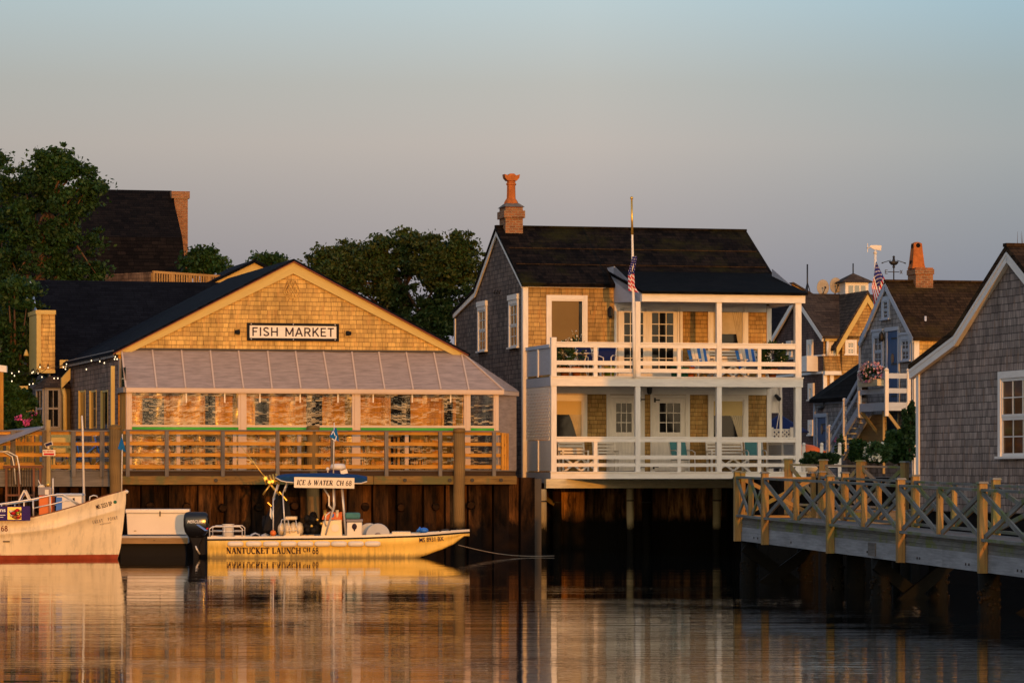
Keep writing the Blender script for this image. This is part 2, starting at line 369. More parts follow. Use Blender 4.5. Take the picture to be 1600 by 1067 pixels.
# glass
def glass(name, col, rough=.06, spec=.2):
    m, nt, b = nm(name); b.inputs['Base Color'].default_value = c4(col); b.inputs['Roughness'].default_value = rough; b.inputs['Specular IOR Level'].default_value = spec
    g = N(nt, 'ShaderNodeNewGeometry'); bump(nt, b, noise(nt, g.outputs['Position'], 1.4, 2), .05, .05)
    return m
glass('glass_dark', (.005, .005, .006)); glass('glass_brown', (.14, .088, .028), .2); glass('glass_teal', (.03, .045, .042)); glass('glass_sky', (.1, .11, .12), .03, 1.0)
def vinyl():
    m, nt, b = nm('clear_vinyl'); nt.nodes.remove(b); out = [n for n in nt.nodes if n.type == 'OUTPUT_MATERIAL'][0]
    uv = uvmap(nt); su = N(nt, 'ShaderNodeSeparateXYZ'); L(nt, uv, su.inputs[0])
    nb = noise(nt, uvmap(nt, .38, .7), 1, 1, .4); nc = noise(nt, uvmap(nt, 2.4, 2.0), 1, 2, .5)
    cv = N(nt, 'ShaderNodeCombineXYZ'); L(nt, math_(nt, 'MULTIPLY', su.outputs[0], .55), cv.inputs[0])
    L(nt, math_(nt, 'MULTIPLY', math_(nt, 'ADD', su.outputs[1], math_(nt, 'MULTIPLY', nb, .75)), 11.0), cv.inputs[1])
    band = noise(nt, cv.outputs[0], 1.0, 2, .45)
    h = math_(nt, 'ADD', band, math_(nt, 'MULTIPLY', nb, 2.0))
    bp = N(nt, 'ShaderNodeBump', Strength=.4, Distance=.03); L(nt, h, bp.inputs['Height'])
    tr = N(nt, 'ShaderNodeBsdfTransparent'); tr.inputs[0].default_value = (.93, .93, .92, 1)
    gl = N(nt, 'ShaderNodeBsdfGlossy', Roughness=.16); gl.inputs['Color'].default_value = (.95, .95, .95, 1); L(nt, bp.outputs[0], gl.inputs['Normal'])
    df = N(nt, 'ShaderNodeBsdfDiffuse'); df.inputs[0].default_value = (.8, .64, .4, 1); L(nt, bp.outputs[0], df.inputs['Normal'])
    glare_streak = ramp(nt, band, [(.53, 0.0), (.6, .5), (.66, .12), (.74, .4)])  # reflections off the creases, drawn as pale diffuse colour
    m1 = N(nt, 'ShaderNodeMixShader'); L(nt, glare_streak, m1.inputs[0]); L(nt, tr.outputs[0], m1.inputs[1]); L(nt, df.outputs[0], m1.inputs[2])
    m2 = N(nt, 'ShaderNodeMixShader'); m2.inputs[0].default_value = .035; L(nt, m1.outputs[0], m2.inputs[1]); L(nt, gl.outputs[0], m2.inputs[2])
    L(nt, m2.outputs[0], out.inputs[0])
vinyl()
def leafmat(name, cols, trans=.25):
    m, nt, b = nm(name); g = N(nt, 'ShaderNodeNewGeometry'); out = [n for n in nt.nodes if n.type == 'OUTPUT_MATERIAL'][0]
    k = len(cols) - 1
    c = ramp(nt, g.outputs['Random Per Island'], [(i / k, cc) for i, cc in enumerate(cols)])
    c = mix(nt, 1.0, c, ramp(nt, noise(nt, g.outputs['Position'], .6, 4, .6), [(.3, .6), (.7, 1.3)]), 'MULTIPLY')
    L(nt, c, b.inputs['Base Color']); b.inputs['Roughness'].default_value = .6; b.inputs['Specular IOR Level'].default_value = .25
    t = N(nt, 'ShaderNodeBsdfTranslucent'); L(nt, c, t.inputs[0])
    ms = N(nt, 'ShaderNodeMixShader'); ms.inputs[0].default_value = trans; L(nt, b.outputs[0], ms.inputs[1]); L(nt, t.outputs[0], ms.inputs[2]); L(nt, ms.outputs[0], out.inputs[0])
leafmat('leaf_dark', [(.006, .026, .005), (.016, .052, .01), (.034, .072, .014), (.011, .04, .007)])
leafmat('leaf_olive', [(.011, .032, .006), (.028, .06, .011), (.065, .075, .017), (.018, .046, .008)])
leafmat('leaf_bush', [(.015, .04, .01), (.03, .07, .018), (.05, .09, .025)])
leafmat('petal_white', [(.6, .56, .45), (.72, .68, .56), (.5, .5, .32)], .15); leafmat('petal_pink', [(.55, .05, .22), (.7, .12, .35), (.45, .03, .2)], .15)
leafmat('petal_mix', [(.6, .25, .4), (.7, .55, .5), (.5, .12, .3)], .15)
emit('bulb_glow', (1, .84, .55), 1.7)
def leaves(name, mat, centers, size, parent=None, flat=.0, seed=1, elong=1.6):
    g = np.random.default_rng(seed); C = np.asarray(centers, float); n = len(C)
    a = g.normal(size=(n, 3)); a /= np.linalg.norm(a, axis=1, keepdims=True)
    b = g.normal(size=(n, 3)); b -= a * (a * b).sum(1, keepdims=True); b /= np.linalg.norm(b, axis=1, keepdims=True)
    s = size * g.uniform(.6, 1.35, size=(n, 1)); A = a * s * elong * .5; B = b * s * .5
    V = np.stack([C - A, C + B, C + A, C - B], 1).reshape(-1, 3)
    me = bpy.data.meshes.new(name); me.vertices.add(4 * n); me.vertices.foreach_set('co', V.ravel())
    me.loops.add(4 * n); me.loops.foreach_set('vertex_index', np.arange(4 * n, dtype=np.int32))
    me.polygons.add(n); me.polygons.foreach_set('loop_start', np.arange(0, 4 * n, 4, dtype=np.int32)); me.polygons.foreach_set('loop_total', np.full(n, 4, np.int32))
    me.materials.append(mat); me.update(); me.validate()
    o = bpy.data.objects.new(name, me); COL.objects.link(o)
    if parent is not None: o.parent = parent
    return o
# ---------------------------------------------------------------- lettering
def sans(txt, h, mat, name='lettering', bold=0.0, sx=1.0, shear=0.0, space=1.0):
    """mesh of built-in sans letters in the XZ plane, left-bottom at the origin"""
    cu = bpy.data.curves.new(name, 'FONT'); cu.body = txt; cu.size = 1.0; cu.extrude = .003; cu.offset = bold; cu.shear = shear; cu.space_character = space; cu.resolution_u = 4
    to = bpy.data.objects.new('tmp', cu); COL.objects.link(to); bpy.context.view_layer.update()
    me = bpy.data.meshes.new_from_object(to.evaluated_get(bpy.context.evaluated_depsgraph_get())); bpy.data.objects.remove(to)
    co = np.empty(len(me.vertices) * 3); me.vertices.foreach_get('co', co); co = co.reshape(-1, 3)
    x0, y0 = co[:, 0].min(), co[:, 1].min(); hh = co[:, 1].max() - y0; k = h / hh
    out = np.stack([(co[:, 0] - x0) * k * sx, -co[:, 2] * 1.0, (co[:, 1] - y0) * k], 1)
    me.vertices.foreach_set('co', out.ravel()); me.materials.clear(); me.materials.append(mat); me.update()
    return me, out[:, 0].max()
def arc(cx, cy, rx, ry, a0, a1, n=9): return [(cx + rx * math.cos(R(a0 + (a1 - a0) * i / n)), cy + ry * math.sin(R(a0 + (a1 - a0) * i / n))) for i in range(n + 1)]
TK, TN = .17, .075
GL = {  # serif capitals: width, strokes [(points, weight)], serifs (x, y)
 'N': (.85, [([(.14, 0), (.14, 1)], TN), ([(.12, 1), (.72, 0)], TK), ([(.72, 0), (.72, 1)], TN)], [(.14, 0), (.1, 1), (.72, 1)]),
 'A': (.82, [([(.1, 0), (.41, 1)], TN), ([(.41, 1), (.72, 0)], TK), ([(.22, .35), (.6, .35)], TN)], [(.1, 0), (.72, 0)]),
 'T': (.74, [([(.37, 0), (.37, 1)], TK), ([(.04, .96), (.7, .96)], TN), ([(.05, .96), (.05, .74)], TN), ([(.69, .96), (.69, .74)], TN)], [(.37, 0)]),
 'U': (.8, [([(.15, 1), (.15, .3)] + arc(.42, .3, .27, .28, 180, 360) + [(.69, .3), (.69, 1)], .12)], [(.15, 1), (.69, 1)]),
 'C': (.76, [(arc(.42, .5, .33, .49, 50, 310, 14), .13), ([(.66, .95), (.66, .68)], TN)], []),
 'K': (.82, [([(.16, 0), (.16, 1)], TK), ([(.2, .42), (.66, 1)], TN), ([(.32, .55), (.7, 0)], TK)], [(.16, 0), (.16, 1), (.68, 1), (.71, 0)]),
 'E': (.7, [([(.16, 0), (.16, 1)], TK), ([(.1, .96), (.62, .96)], TN), ([(.1, .04), (.64, .04)], TN), ([(.16, .52), (.46, .52)], TN), ([(.62, .98), (.62, .76)], TN), ([(.64, .02), (.64, .26)], TN)], [(.16, 0), (.16, 1)]),
 'L': (.66, [([(.16, 0), (.16, 1)], TK), ([(.1, .04), (.6, .04)], TN), ([(.6, .02), (.6, .28)], TN)], [(.16, 0), (.16, 1)]),
 'H': (.86, [([(.15, 0), (.15, 1)], TK), ([(.71, 0), (.71, 1)], TK), ([(.15, .52), (.71, .52)], TN)], [(.15, 0), (.15, 1), (.71, 0), (.71, 1)]),
 'I': (.36, [([(.18, 0), (.18, 1)], TK)], [(.18, 0), (.18, 1)]),
 'W': (1.15, [([(.08, 1), (.34, 0)], TK), ([(.34, 0), (.57, .98)], TN), ([(.53, 1), (.8, 0)], TK), ([(.8, 0), (1.05, 1)], TN)], [(.08, 1), (.55, 1), (1.05, 1)]),
 'R': (.8, [([(.15, 0), (.15, 1)], TK), ([(.1, .96), (.38, .96)] + arc(.38, .73, .25, .23, 90, -90) + [(.15, .5)], .09), ([(.36, .5), (.7, 0)], TK)], [(.15, 0), (.15, 1), (.72, 0)]),
 'P': (.72, [([(.15, 0), (.15, 1)], TK), ([(.1, .96), (.38, .96)] + arc(.38, .72, .26, .24, 90, -90) + [(.15, .48)], .09)], [(.15, 0), (.15, 1)]),
 'G': (.82, [(arc(.42, .5, .33, .49, 50, 330, 14), .12), ([(.68, .42), (.68, .1)], .12), ([(.5, .44), (.8, .44)], TN)], []),
 'O': (.84, [(arc(.42, .5, .33, .48, 0, 360, 18), .12)], []),
 'D': (.84, [([(.15, 0), (.15, 1)], TK), ([(.1, .96), (.34, .96)] + arc(.34, .5, .36, .46, 90, -90) + [(.1, .04)], .1)], [(.15, 0), (.15, 1)]),
 '6': (.66, [(arc(.33, .3, .24, .29, 0, 360, 14), .12), ([(.1, .34), (.12, .6), (.24, .86), (.5, .99)], .1)], []),
 '8': (.66, [(arc(.33, .74, .2, .24, 0, 360, 14), .11), (arc(.33, .26, .25, .26, 0, 360, 14), .12)], []),
 '&': (.95, [([(.85, .5), (.55, .06), (.25, .0), (.1, .2), (.22, .42), (.5, .66), (.52, .88), (.38, .98), (.26, .84), (.34, .62), (.82, .02)], .1)], []),
 ' ': (.36, [], [])}
def serif(txt, h, mb, fn, m=0, track=.06, ital=0.0, sx=1.0, wm=1.45):
    """stroke-built serif letters added to mb; fn(x, z) -> 3-D"""
    x = 0
    for ch in txt:
        w, st, se = GL[ch]
        def q(a, b, x=x): return fn((x + a + ital * b) * h * sx, b * h)
        for pts, wt in st:
            for (ax, ay), (bx, by) in zip(pts, pts[1:]):
                dx, dy = bx - ax, by - ay; l = math.hypot(dx, dy) or 1; ox, oy = -dy / l * wt * wm / 2, dx / l * wt * wm / 2
                mb.poly([q(ax + ox, ay + oy), q(ax - ox, ay - oy), q(bx - ox, by - oy), q(bx + ox, by + oy)], m)
        for sx_, sy_ in se:
            y0, y1 = (0, .055) if sy_ < .5 else (.945, 1)
            mb.poly([q(sx_ - .17, y0), q(sx_ + .17, y0), q(sx_ + .17, y1), q(sx_ - .17, y1)], m)
        x += w + track
    return x * h * sx
B_ = .15
GS = {'F': (.66, [([(.12, 0), (.12, 1)], B_), ([(.12, .93), (.62, .93)], B_), ([(.12, .52), (.54, .52)], B_)]), 'I': (.3, [([(.15, 0), (.15, 1)], B_)]),
 'S': (.72, [(arc(.36, .745, .24, .2, 20, 270, 12) + arc(.36, .265, .25, .2, 90, -165, 12), B_)]), 'H': (.84, [([(.13, 0), (.13, 1)], B_), ([(.71, 0), (.71, 1)], B_), ([(.13, .5), (.71, .5)], B_)]),
 'M': (.98, [([(.12, 0), (.12, 1)], B_), ([(.86, 0), (.86, 1)], B_), ([(.13, .95), (.49, .18)], B_), ([(.85, .95), (.49, .18)], B_)]), 'A': (.84, [([(.06, 0), (.42, 1)], B_), ([(.42, 1), (.78, 0)], B_), ([(.2, .33), (.64, .33)], B_)]),
 'R': (.78, [([(.12, 0), (.12, 1)], B_), ([(.12, .93), (.42, .93)] + arc(.42, .7, .23, .23, 90, -90) + [(.12, .47)], B_), ([(.4, .47), (.7, 0)], B_)]), 'K': (.78, [([(.12, 0), (.12, 1)], B_), ([(.14, .4), (.68, 1)], B_), ([(.32, .58), (.72, 0)], B_)]),
 'E': (.68, [([(.12, 0), (.12, 1)], B_), ([(.12, .93), (.62, .93)], B_), ([(.12, .51), (.56, .51)], B_), ([(.12, .07), (.64, .07)], B_)]), 'T': (.72, [([(.36, 0), (.36, 1)], B_), ([(.02, .93), (.7, .93)], B_)]), ' ': (.5, [])}
def block(txt, h, mb, fn, width, track=.1):
    tot = sum(GS[c][0] + track for c in txt) - track; k = width / (tot * h); x = 0
    for ch in txt:
        w, st = GS[ch]
        for pts, wt in st:
            for i, ((ax, ay), (bx, by)) in enumerate(zip(pts, pts[1:])):
                dx, dy = bx - ax, by - ay; l = math.hypot(dx, dy) or 1; ox, oy = -dy / l * wt / 2, dx / l * wt / 2; e = .012 if len(pts) > 2 else 0; ex, ey = dx / l * e, dy / l * e
                mb.poly([fn((x + px) * h * k, py * h) for px, py in ((ax + ox - ex, ay + oy - ey), (ax - ox - ex, ay - oy - ey), (bx - ox + ex, by - oy + ey), (bx + ox + ex, by + oy + ey))])
        x += w + track
# ---------------------------------------------------------------- windows
def window(par, pl, rect, trim, gl, cas=.1, cols=2, rows=2, split=True, sash=.045, proud=.05, sill=True, name='window', zo=None, blind=None, head=0, mun=.022):
    fr = pl.fr; a0, a1, z0, z1 = rect; mb = fr.mb()
    pl.box(mb, a0, a0 + cas, z0, z1, 0, proud); pl.box(mb, a1 - cas, a1, z0, z1, 0, proud)
    pl.box(mb, a0 + cas, a1 - cas, z1 - cas, z1, 0, proud + .004)
    if head: pl.box(mb, a0 - .03, a1 + .03, z1, z1 + head, 0, proud + .03)
    if not sill: pl.box(mb, a0 + cas, a1 - cas, z0, z0 + cas * .7, 0, proud + .004)
    w = mb.build(name, M[trim], par)
    if sill:
        mb = fr.mb(); pl.box(mb, a0 - .05, a1 + .05, z0 - .05, z0, 0, proud + .05); mb.build('sill', M[trim], w)
    A0, A1, Z1 = a0 + cas, a1 - cas, z1 - cas; Z0 = z0 if sill else z0 + cas * .7
    mb = fr.mb(); zm = (Z0 + Z1) / 2; halves = [(Z0, zm, .012), (zm, Z1, .024)] if split else [(Z0, Z1, .018)]
    for h0, h1, d in halves:
        pl.box(mb, A0, A0 + sash, h0, h1, 0, d + .012); pl.box(mb, A1 - sash, A1, h0, h1, 0, d + .012)
        pl.box(mb, A0 + sash, A1 - sash, h0, h0 + sash, 0, d + .012); pl.box(mb, A0 + sash, A1 - sash, h1 - sash, h1, 0, d + .012)
        for k in range(1, cols):
            a = A0 + sash + (A1 - A0 - 2 * sash) * k / cols; pl.box(mb, a - mun / 2, a + mun / 2, h0 + sash, h1 - sash, 0, d + .008)
        for k in range(1, rows):
            z = h0 + sash + (h1 - h0 - 2 * sash) * k / rows; pl.box(mb, A0 + sash, A1 - sash, z - mun / 2, z + mun / 2, 0, d + .006)
    mb.build('sash', M[trim], w)
    mb = fr.mb(); pl.box(mb, A0 + .004, A1 - .004, Z0 + .004, Z1 - .004, -.03, .006); mb.build('pane', M[gl], w)
    if blind:
        zb, bm = blind; mb = fr.mb(); pl.box(mb, A0 + .02, A1 - .02, zb, Z1 - .01, -.02, .009); mb.build('blind', M[bm], w)
    return w
# ================================================================ FISH MARKET
def local(name, label, cat, fr, u, v, z, group=None):
    return thing(name, label, cat, fr.world(u, v, z), fr.t, group)
def addmesh(name, me, parent, loc=(0, 0, 0), rot=(0, 0, 0)):
    o = bpy.data.objects.new(name, me); COL.objects.link(o); o.parent = parent; o.location = loc; o.rotation_euler = rot; return o
f = Fr('fish_market_building', 'golden cedar shingled gable building with long grey awning and clear plastic windows on the wharf', 'building', 190, 100, 15, 2.3)
VG, VE = 2.2, .9
zd = f.z(734)
uL, uR = f.u(184, VG), f.u(726, VG); zL = f.z(543, uL, VG); zR = f.z(550.5, uR, VG); zE = (zL + zR) / 2
uP, zP = f.P(457, 405, VG)
VB = f.v(108, uL)
# wall prism (gable profile), front cap cedar gold, sides grey
mb = f.mb(); prof = [(uL, zd), (uR, zd), (uR, zE), (uP, zP - .12), (uL, zE)]
mb.prism(prof, lambda p, a: (p[0], a, p[1]), VG + .006, VB, [1, 1, 1, 1, 1], 1)
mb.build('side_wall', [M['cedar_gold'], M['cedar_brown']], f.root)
mb = f.mb(); mb.prism([(uL, zE - .02), (uR, zE - .02), (uP, zP - .12)], lambda p, a: (p[0], a, p[1]), VG - .03, VG, 0); mb.build('gable_wall', M['cedar_gold'], f.root)
mb = f.mb(); mb.box(uL + .02, uR - .02, VG - .02, VG, zd, zE - .03, 0, False); mb.build('lower_wall', M['cedar_inner'], f.root)
# roof
mb = f.mb(); th = .07
for (ue, s_) in ((uL - .22, -1), (uR + .12, 1)):
    sl = (zP - zE) / ((uP - uL) if s_ < 0 else (uR - uP)); ze = zE - sl * abs(ue - (uL if s_ < 0 else uR))
    pr = [(ue, ze - th), (uP, zP - th), (uP, zP), (ue, ze)]
    mb.prism(pr, lambda p, a: (p[0], a, p[1]), VG - .22, VB + .15, 0, axis=Vector((0, 1, 0)))
mb.build('roof', M['roof_slate'], f.root)
mb = f.mb(); mr = f.mb()
for ue, s_ in ((uL - .16, -1), (uR + .06, 1)):
    sl = (zP - zE) / ((uP - uL) if s_ < 0 else (uR - uP)); ze = zE - sl * abs(ue - (uL if s_ < 0 else uR)); hh = .33
    pr = [(ue, ze - .1), (uP, zP - .1), (uP, zP - .1 - hh), (ue + (-s_) * (hh - .13) / sl, ze - .1), ]
    mb.prism(pr, lambda p, a: (p[0], a, p[1]), VG - .12, VG - .031, 0, axis=Vector((uP - ue, 0, zP - ze)).normalized())
    mr.prism([(ue, ze - .1), (uP, zP - .1), (uP, zP - .072), (ue, ze - .072)], lambda p, a: (p[0], a, p[1]), VG - .24, VG - .02, 0)
mb.build('rake_board', M['gold_trim'], f.root); mr.build('drip_edge', M['red_trim'], f.root)
# eave fascia on the left side
mb = f.mb(); mb.box(uL - .16, uL - .12, VG - .1, VB, zE - .26, zE - .06); mb.box(uL - .12, uL, VG - .1, VB, zE - .1, zE - .06); mb.box(uL - .3, uL - .06, VB - .1, VB + .25, zE - .26, zE - .02); mb.build('eave_fascia', M['grey_band'], f.root)
mb = f.mb(); mb.box(uL - .32, uL - .02, VB - .16, VB - .11, zE - .28, zE - .02); mb.build('eave_return', M['gold_trim'], f.root)
# ornament: nested diamonds in the gable
oa, oz = f.P(455, 452, VG); mb = f.mb()
for dx in (-.11, 0, .11):
    for k in (1, .5):
        pts = [(oa + dx, oz + .3 * k + abs(dx) * -.5), (oa + dx + .13 * k, oz - abs(dx) * .5), (oa + dx, oz - .3 * k - abs(dx) * .5), (oa + dx - .13 * k, oz - abs(dx) * .5)]
        for (p, q) in zip(pts, pts[1:] + pts[:1]): mb.beam((p[0], VG - .04 - k * .006 - abs(dx) * .02, p[1]), (q[0], VG - .04 - k * .006 - abs(dx) * .02, q[1]), .022, .02)
mb.build('diamond_ornament', M['cedar_gold'], f.root)
# narrow side windows
pl = Pl(f, 'left', uL)
for a, b in ((125, 133.5), (142, 150.5), (160, 168.5)):
    r = pl.rect(a + 1, 613, b, 669); mb = f.mb(); pl.box(mb, r[1], r[1] + .05, r[2], r[3] + .05, 0, .07); pl.box(mb, r[0] - .04, r[0], r[2], r[3] + .05, 0, .012); pl.box(mb, r[0], r[1], r[3], r[3] + .05, 0, .02); wn_ = mb.build('window', M['gold_trim'], f.root)
    mb = f.mb(); pl.box(mb, r[0], r[1], r[2], r[3], -.02, .008); mb.build('pane', M['glass_dark'], wn_)
# corner board left + small side glazing of the enclosure
pf = Pl(f, 'front', VG - .3); mb = f.mb(); r = pf.rect(172.5, 572, 178.5, 672); pf.box(mb, r[0], r[1], zd, r[3], 0, .12); mb.build('corner_board', M['gold_trim'], f.root)
# awning
uA0, zA0 = f.P(190, 546, VG); uA1, zA1 = f.P(721, 551, VG)
uB0, zB0 = f.P(197, 604, .78); uB1, zB1 = f.P(787, 611, .78); zA = (zA0 + zA1) / 2; zB = (zB0 + zB1) / 2
uC = f.u(811, 2.5)
mb = f.mb()
mb.slab((uB0, .78, zB), (uB1, .78, zB), (uA1, VG - .035, zA), (uA0, VG - .035, zA), .03, 0)
mb.slab((uB1 + .002, .78, zB), (uC, 2.5, zB), (uC, 2.9, zB + .1), (uA1 + .002, VG - .035, zA), .03, 0)
mb.poly([(uB0, .78, zB - .03), (uA0, VG - .035, zA - .03), (uA0, VG - .035, zB - .03)], 0)
aw = mb.build('awning', M['awning_metal'], f.root)
mb = f.mb(); tops = [237.5, 283, 328, 372, 417.5, 461, 504.5, 549, 591, 634, 677, 720]; bots = [245, 290, 335, 380.5, 425, 470, 515, 557.5, 601, 645.5, 689, 732.5]
for t, b in zip(tops, bots):
    mb.beam((f.u(b, .78), .78, zB + .012), (f.u(t, VG), VG - .05, zA + .012), .045, .03)
mb.beam((uB1, .78, zB + .01), (uA1, VG - .05, zA + .01), .06, .03)
mb.beam((uB0 - .005, .78, zB + .01), (uA0 - .005, VG - .05, zA + .01), .05, .03)
mb.build('awning_seam', M['beam_pink'], aw)
mb = f.mb(); mb.box(uA0, uA1, VG - .09, VG - .036, zA - .01, zA + .05); mb.build('flashing', M['dark_trim'], f.root)
# header beam and enclosure framing
zH = f.z(617, uB1, .85) ; zH0 = f.z(613, uB0, .85); zHb = (zH + zH0) / 2
mb = f.mb(); mb.box(uB0, uB1, .76, .92, zHb, zB - .031); mb.box(uB0, uB1, .74, .76, zHb + .03, zB - .002); mb.build('header_beam', M['beam_pink'], f.root)
mb = f.mb(); mb.hexa([(uB1 + .002, .76, zHb), (uC, 2.5, zHb), (uC - .1, 2.6, zHb), (uB1 - .1, .93, zHb), (uB1 + .002, .76, zB - .031), (uC, 2.5, zB - .031), (uC - .1, 2.6, zB - .031), (uB1 - .1, .93, zB - .031)]); mb.build('hip_beam', M['beam_pink'], f.root)
mb = f.mb(); uD0, uD1 = f.u(779.5, VE), f.u(807, 2.3)
mb.hexa([(uD0, VE + .01, zd), (uD1, 2.3, zd), (uD1 - .05, 2.33, zd), (uD0 - .03, VE + .04, zd), (uD0, VE + .01, zHb - .002), (uD1, 2.3, zHb - .002), (uD1 - .05, 2.33, zHb - .002), (uD0 - .03, VE + .04, zHb - .002)]); mb.build('corner_panel', M['awning_metal'], f.root)
pe = Pl(f, 'front', VE)
zS1 = f.z(664, f.u(450, VE), VE); zS0 = f.z(667.5, f.u(450, VE), VE); zG0 = f.z(673, f.u(450, VE), VE)
for a, b in ((197.5, 206), (372, 385), (550, 563), (725, 735), (771, 779)):
    mb = f.mb(); ua, ub = f.u(a, VE), f.u(b, VE); w = ub - ua
    mb.box(ua, ub, VE - .02, VE + .1, zd, zHb - .002); mb.box(ua + w * .3, ub - w * .3, VE - .045, VE - .02, zG0, zHb - .004); mb.build('enclosure_post', M['beam_pink'], f.root)
for a in (279, 367, 468, 636):
    mb = f.mb(); ua = f.u(a, VE); mb.box(ua - .055, ua + .055, VE + .02, VE + .1, zd, zS0 - .01); mb.build('enclosure_post', M['beam_pink'], f.root)
bays = [(206, 372), (385, 550), (563, 725), (735, 771)]
for a, b in bays:
    ua, ub = f.u(a, VE) + .002, f.u(b, VE) - .002
    mb = f.mb(); mb.box(ua, ub, VE - .03, VE + .06, zS0, zS1); mb.build('window_sill', M['beam_pink'], f.root)
    mb = f.mb(); mb.tube([(ua, VE - .03, (zS0 + zG0) / 2), (ub, VE - .03, (zS0 + zG0) / 2)], (zS0 - zG0) / 2 * .95, 12); mb.build('green_roll', M['green_roll'], f.root)
    for z0, z1, d in ((zS1 + .002, zHb - .004, .03), (zd + .02, zG0 - .01, .05)):
        mb = f.mb(); nx = max(6, int((ub - ua) / .12)); nz = 6
        V = [(ua + (ub - ua) * i / nx, VE + d + .02 * math.sin(i * 1.7 + j * .9) * math.sin(j * 1.1 + i * .35), z0 + (z1 - z0) * j / nz) for j in range(nz + 1) for i in range(nx + 1)]
        mb.add(V, [[j * (nx + 1) + i, j * (nx + 1) + i + 1, (j + 1) * (nx + 1) + i + 1, (j + 1) * (nx + 1) + i] for j in range(nz) for i in range(nx)], 0, None, True)
        mb.build('vinyl_window', M['clear_vinyl'], f.root)
mb = f.mb()
for p in (291, 351, 406, 469, 528, 583, 644, 704):
    ua = f.u(p, VE); mb.box(ua - .02, ua + .02, VE - .012, VE + .01, f.z(629, ua, VE), zHb - .005)
mb.build('hanging_strap', M['white_plastic'], f.root)
# left return of the enclosure
pr_ = Pl(f, 'left', uB0 + .02); mb = f.mb()
pr_.box(mb, VE + .11, VG - .03, zd, f.z(613, uB0, 1.5), -.02, .0); mb.build('return_wall', M['wood_rail'], f.root)
mb = f.mb(); pr_.box(mb, VE, VG - .03, f.z(613, uB0, 1.2), f.z(605, uB0, 1.2), -.03, .08); pr_.box(mb, VG - .2, VG - .03, f.z(605, uB0, 1.2), zE - .3, -.03, .04); mb.build('return_sill', M['grey_band'], f.root)
mb = f.mb(); pr_.box(mb, VE + .1, VG - .2, f.z(604, uB0, 1.2), f.z(575, uB0, 2.0), -.01, .0); mb.build('return_pane', M['glass_teal'], f.root)
# dark door and window openings on the inner wall (part of the building, seen through the plastic)
pi = Pl(f, 'front', VG - .02)
for a, b, y0, y1 in ((222, 256, 622, 668), (320, 336, 618, 733), (398, 420, 622, 668), (478, 503, 618, 733), (610, 641, 618, 733), (693, 707, 622, 668)):
    r = pi.rect(a, y0, b, y1); mb = f.mb(); z0 = max(r[2], zd)
    pi.box(mb, r[0] - .07, r[0], z0, r[3] + .07, 0, .05); pi.box(mb, r[1], r[1] + .07, z0, r[3] + .07, 0, .05); pi.box(mb, r[0], r[1], r[3], r[3] + .07, 0, .052)
    w = mb.build('inner_window' if y1 < 700 else 'inner_door', M['wood_rail'], f.root)
    mb = f.mb(); pi.box(mb, r[0], r[1], z0, r[3], -.03, .012); mb.build('pane', M['glass_dark'], w)
# ---------------- high tables behind the plastic
for px, lab in ((240, 'table behind the first plastic window'), (330, 'table by the post after the first window'), (425, 'table behind the second window, left half'), (520, 'table behind the second window, right half'), (600, 'table behind the third window, left half'), (690, 'table behind the third window, right half')):
    t = local('bar_table', 'high wooden ' + lab, 'table', f, f.u(px, 1.5), 1.5, zd, 'bar tables inside the plastic enclosure')
    mb = MB(); mb.box(-.45, .45, -.3, .3, .98, 1.03); mb.build('table_top', M['wood_rail'], t)
    for x in (-.38, .38):
        for y in (-.24, .24): mb = MB(); mb.box(x - .035, x + .035, y - .035, y + .035, 0, .98); mb.build('leg', M['wood_rail'], t)
    for x in (-.7, .7):
        st = local('bar_stool', 'stool at the %s end of the %s' % ('left' if x < 0 else 'right', lab), 'stool', f, f.u(px, 1.5) + x, 1.5, zd, 'stools inside the plastic enclosure')
        mb = MB(); mb.lathe([(.17, .7), (.18, .74)], (0, 0, 0), 12); mb.build('seat', M['wood_dark'], st)
        for a in range(4): mb = MB(); ca, sa = math.cos(a * 1.57 + .78), math.sin(a * 1.57 + .78); mb.beam((.2 * ca, .2 * sa, 0), (.12 * ca, .12 * sa, .7), .03, .03); mb.build('leg', M['wood_dark'], st)
# ---------------- sign
ra = Pl(f, 'front', VG - .03); a0, z1 = ra.az(385.5, 504.3); a1, z0 = ra.az(529, 533.3)
sg = local('shop_sign', 'long white board sign with black frame reading FISH MARKET on the golden gable', 'sign', f, (a0 + a1) / 2, VG - .03, z0)
w, h = (a1 - a0) / 2, z1 - z0
mb = MB(); t = .075
mb.box(-w, w, -.07, -.0, 0, t); mb.box(-w, w, -.07, -.0, h - t, h); mb.box(-w, -w + t, -.069, -.0, t, h - t); mb.box(w - t, w, -.069, -.0, t, h - t); mb.build('frame', M['black'], sg)
mb = MB(); mb.box(-w + t, w - t, -.05, -.005, t, h - t); mb.build('panel', M['white_trim'], sg)
mb = MB(); x0_ = -w + t + .07; block('FISH MARKET', h * .5, mb, lambda x, z: (x0_ + x, -.054, h * .25 + z), 2 * (w - t - .07)); mb.build('lettering', M['letter_dark'], sg)
mb = MB()
for x in (-w + .12, 0, w - .12):
    for z in (.035, h - .035): mb.ball((x, -.075, z), .018)
mb.build('bolt', M['steel'], sg)
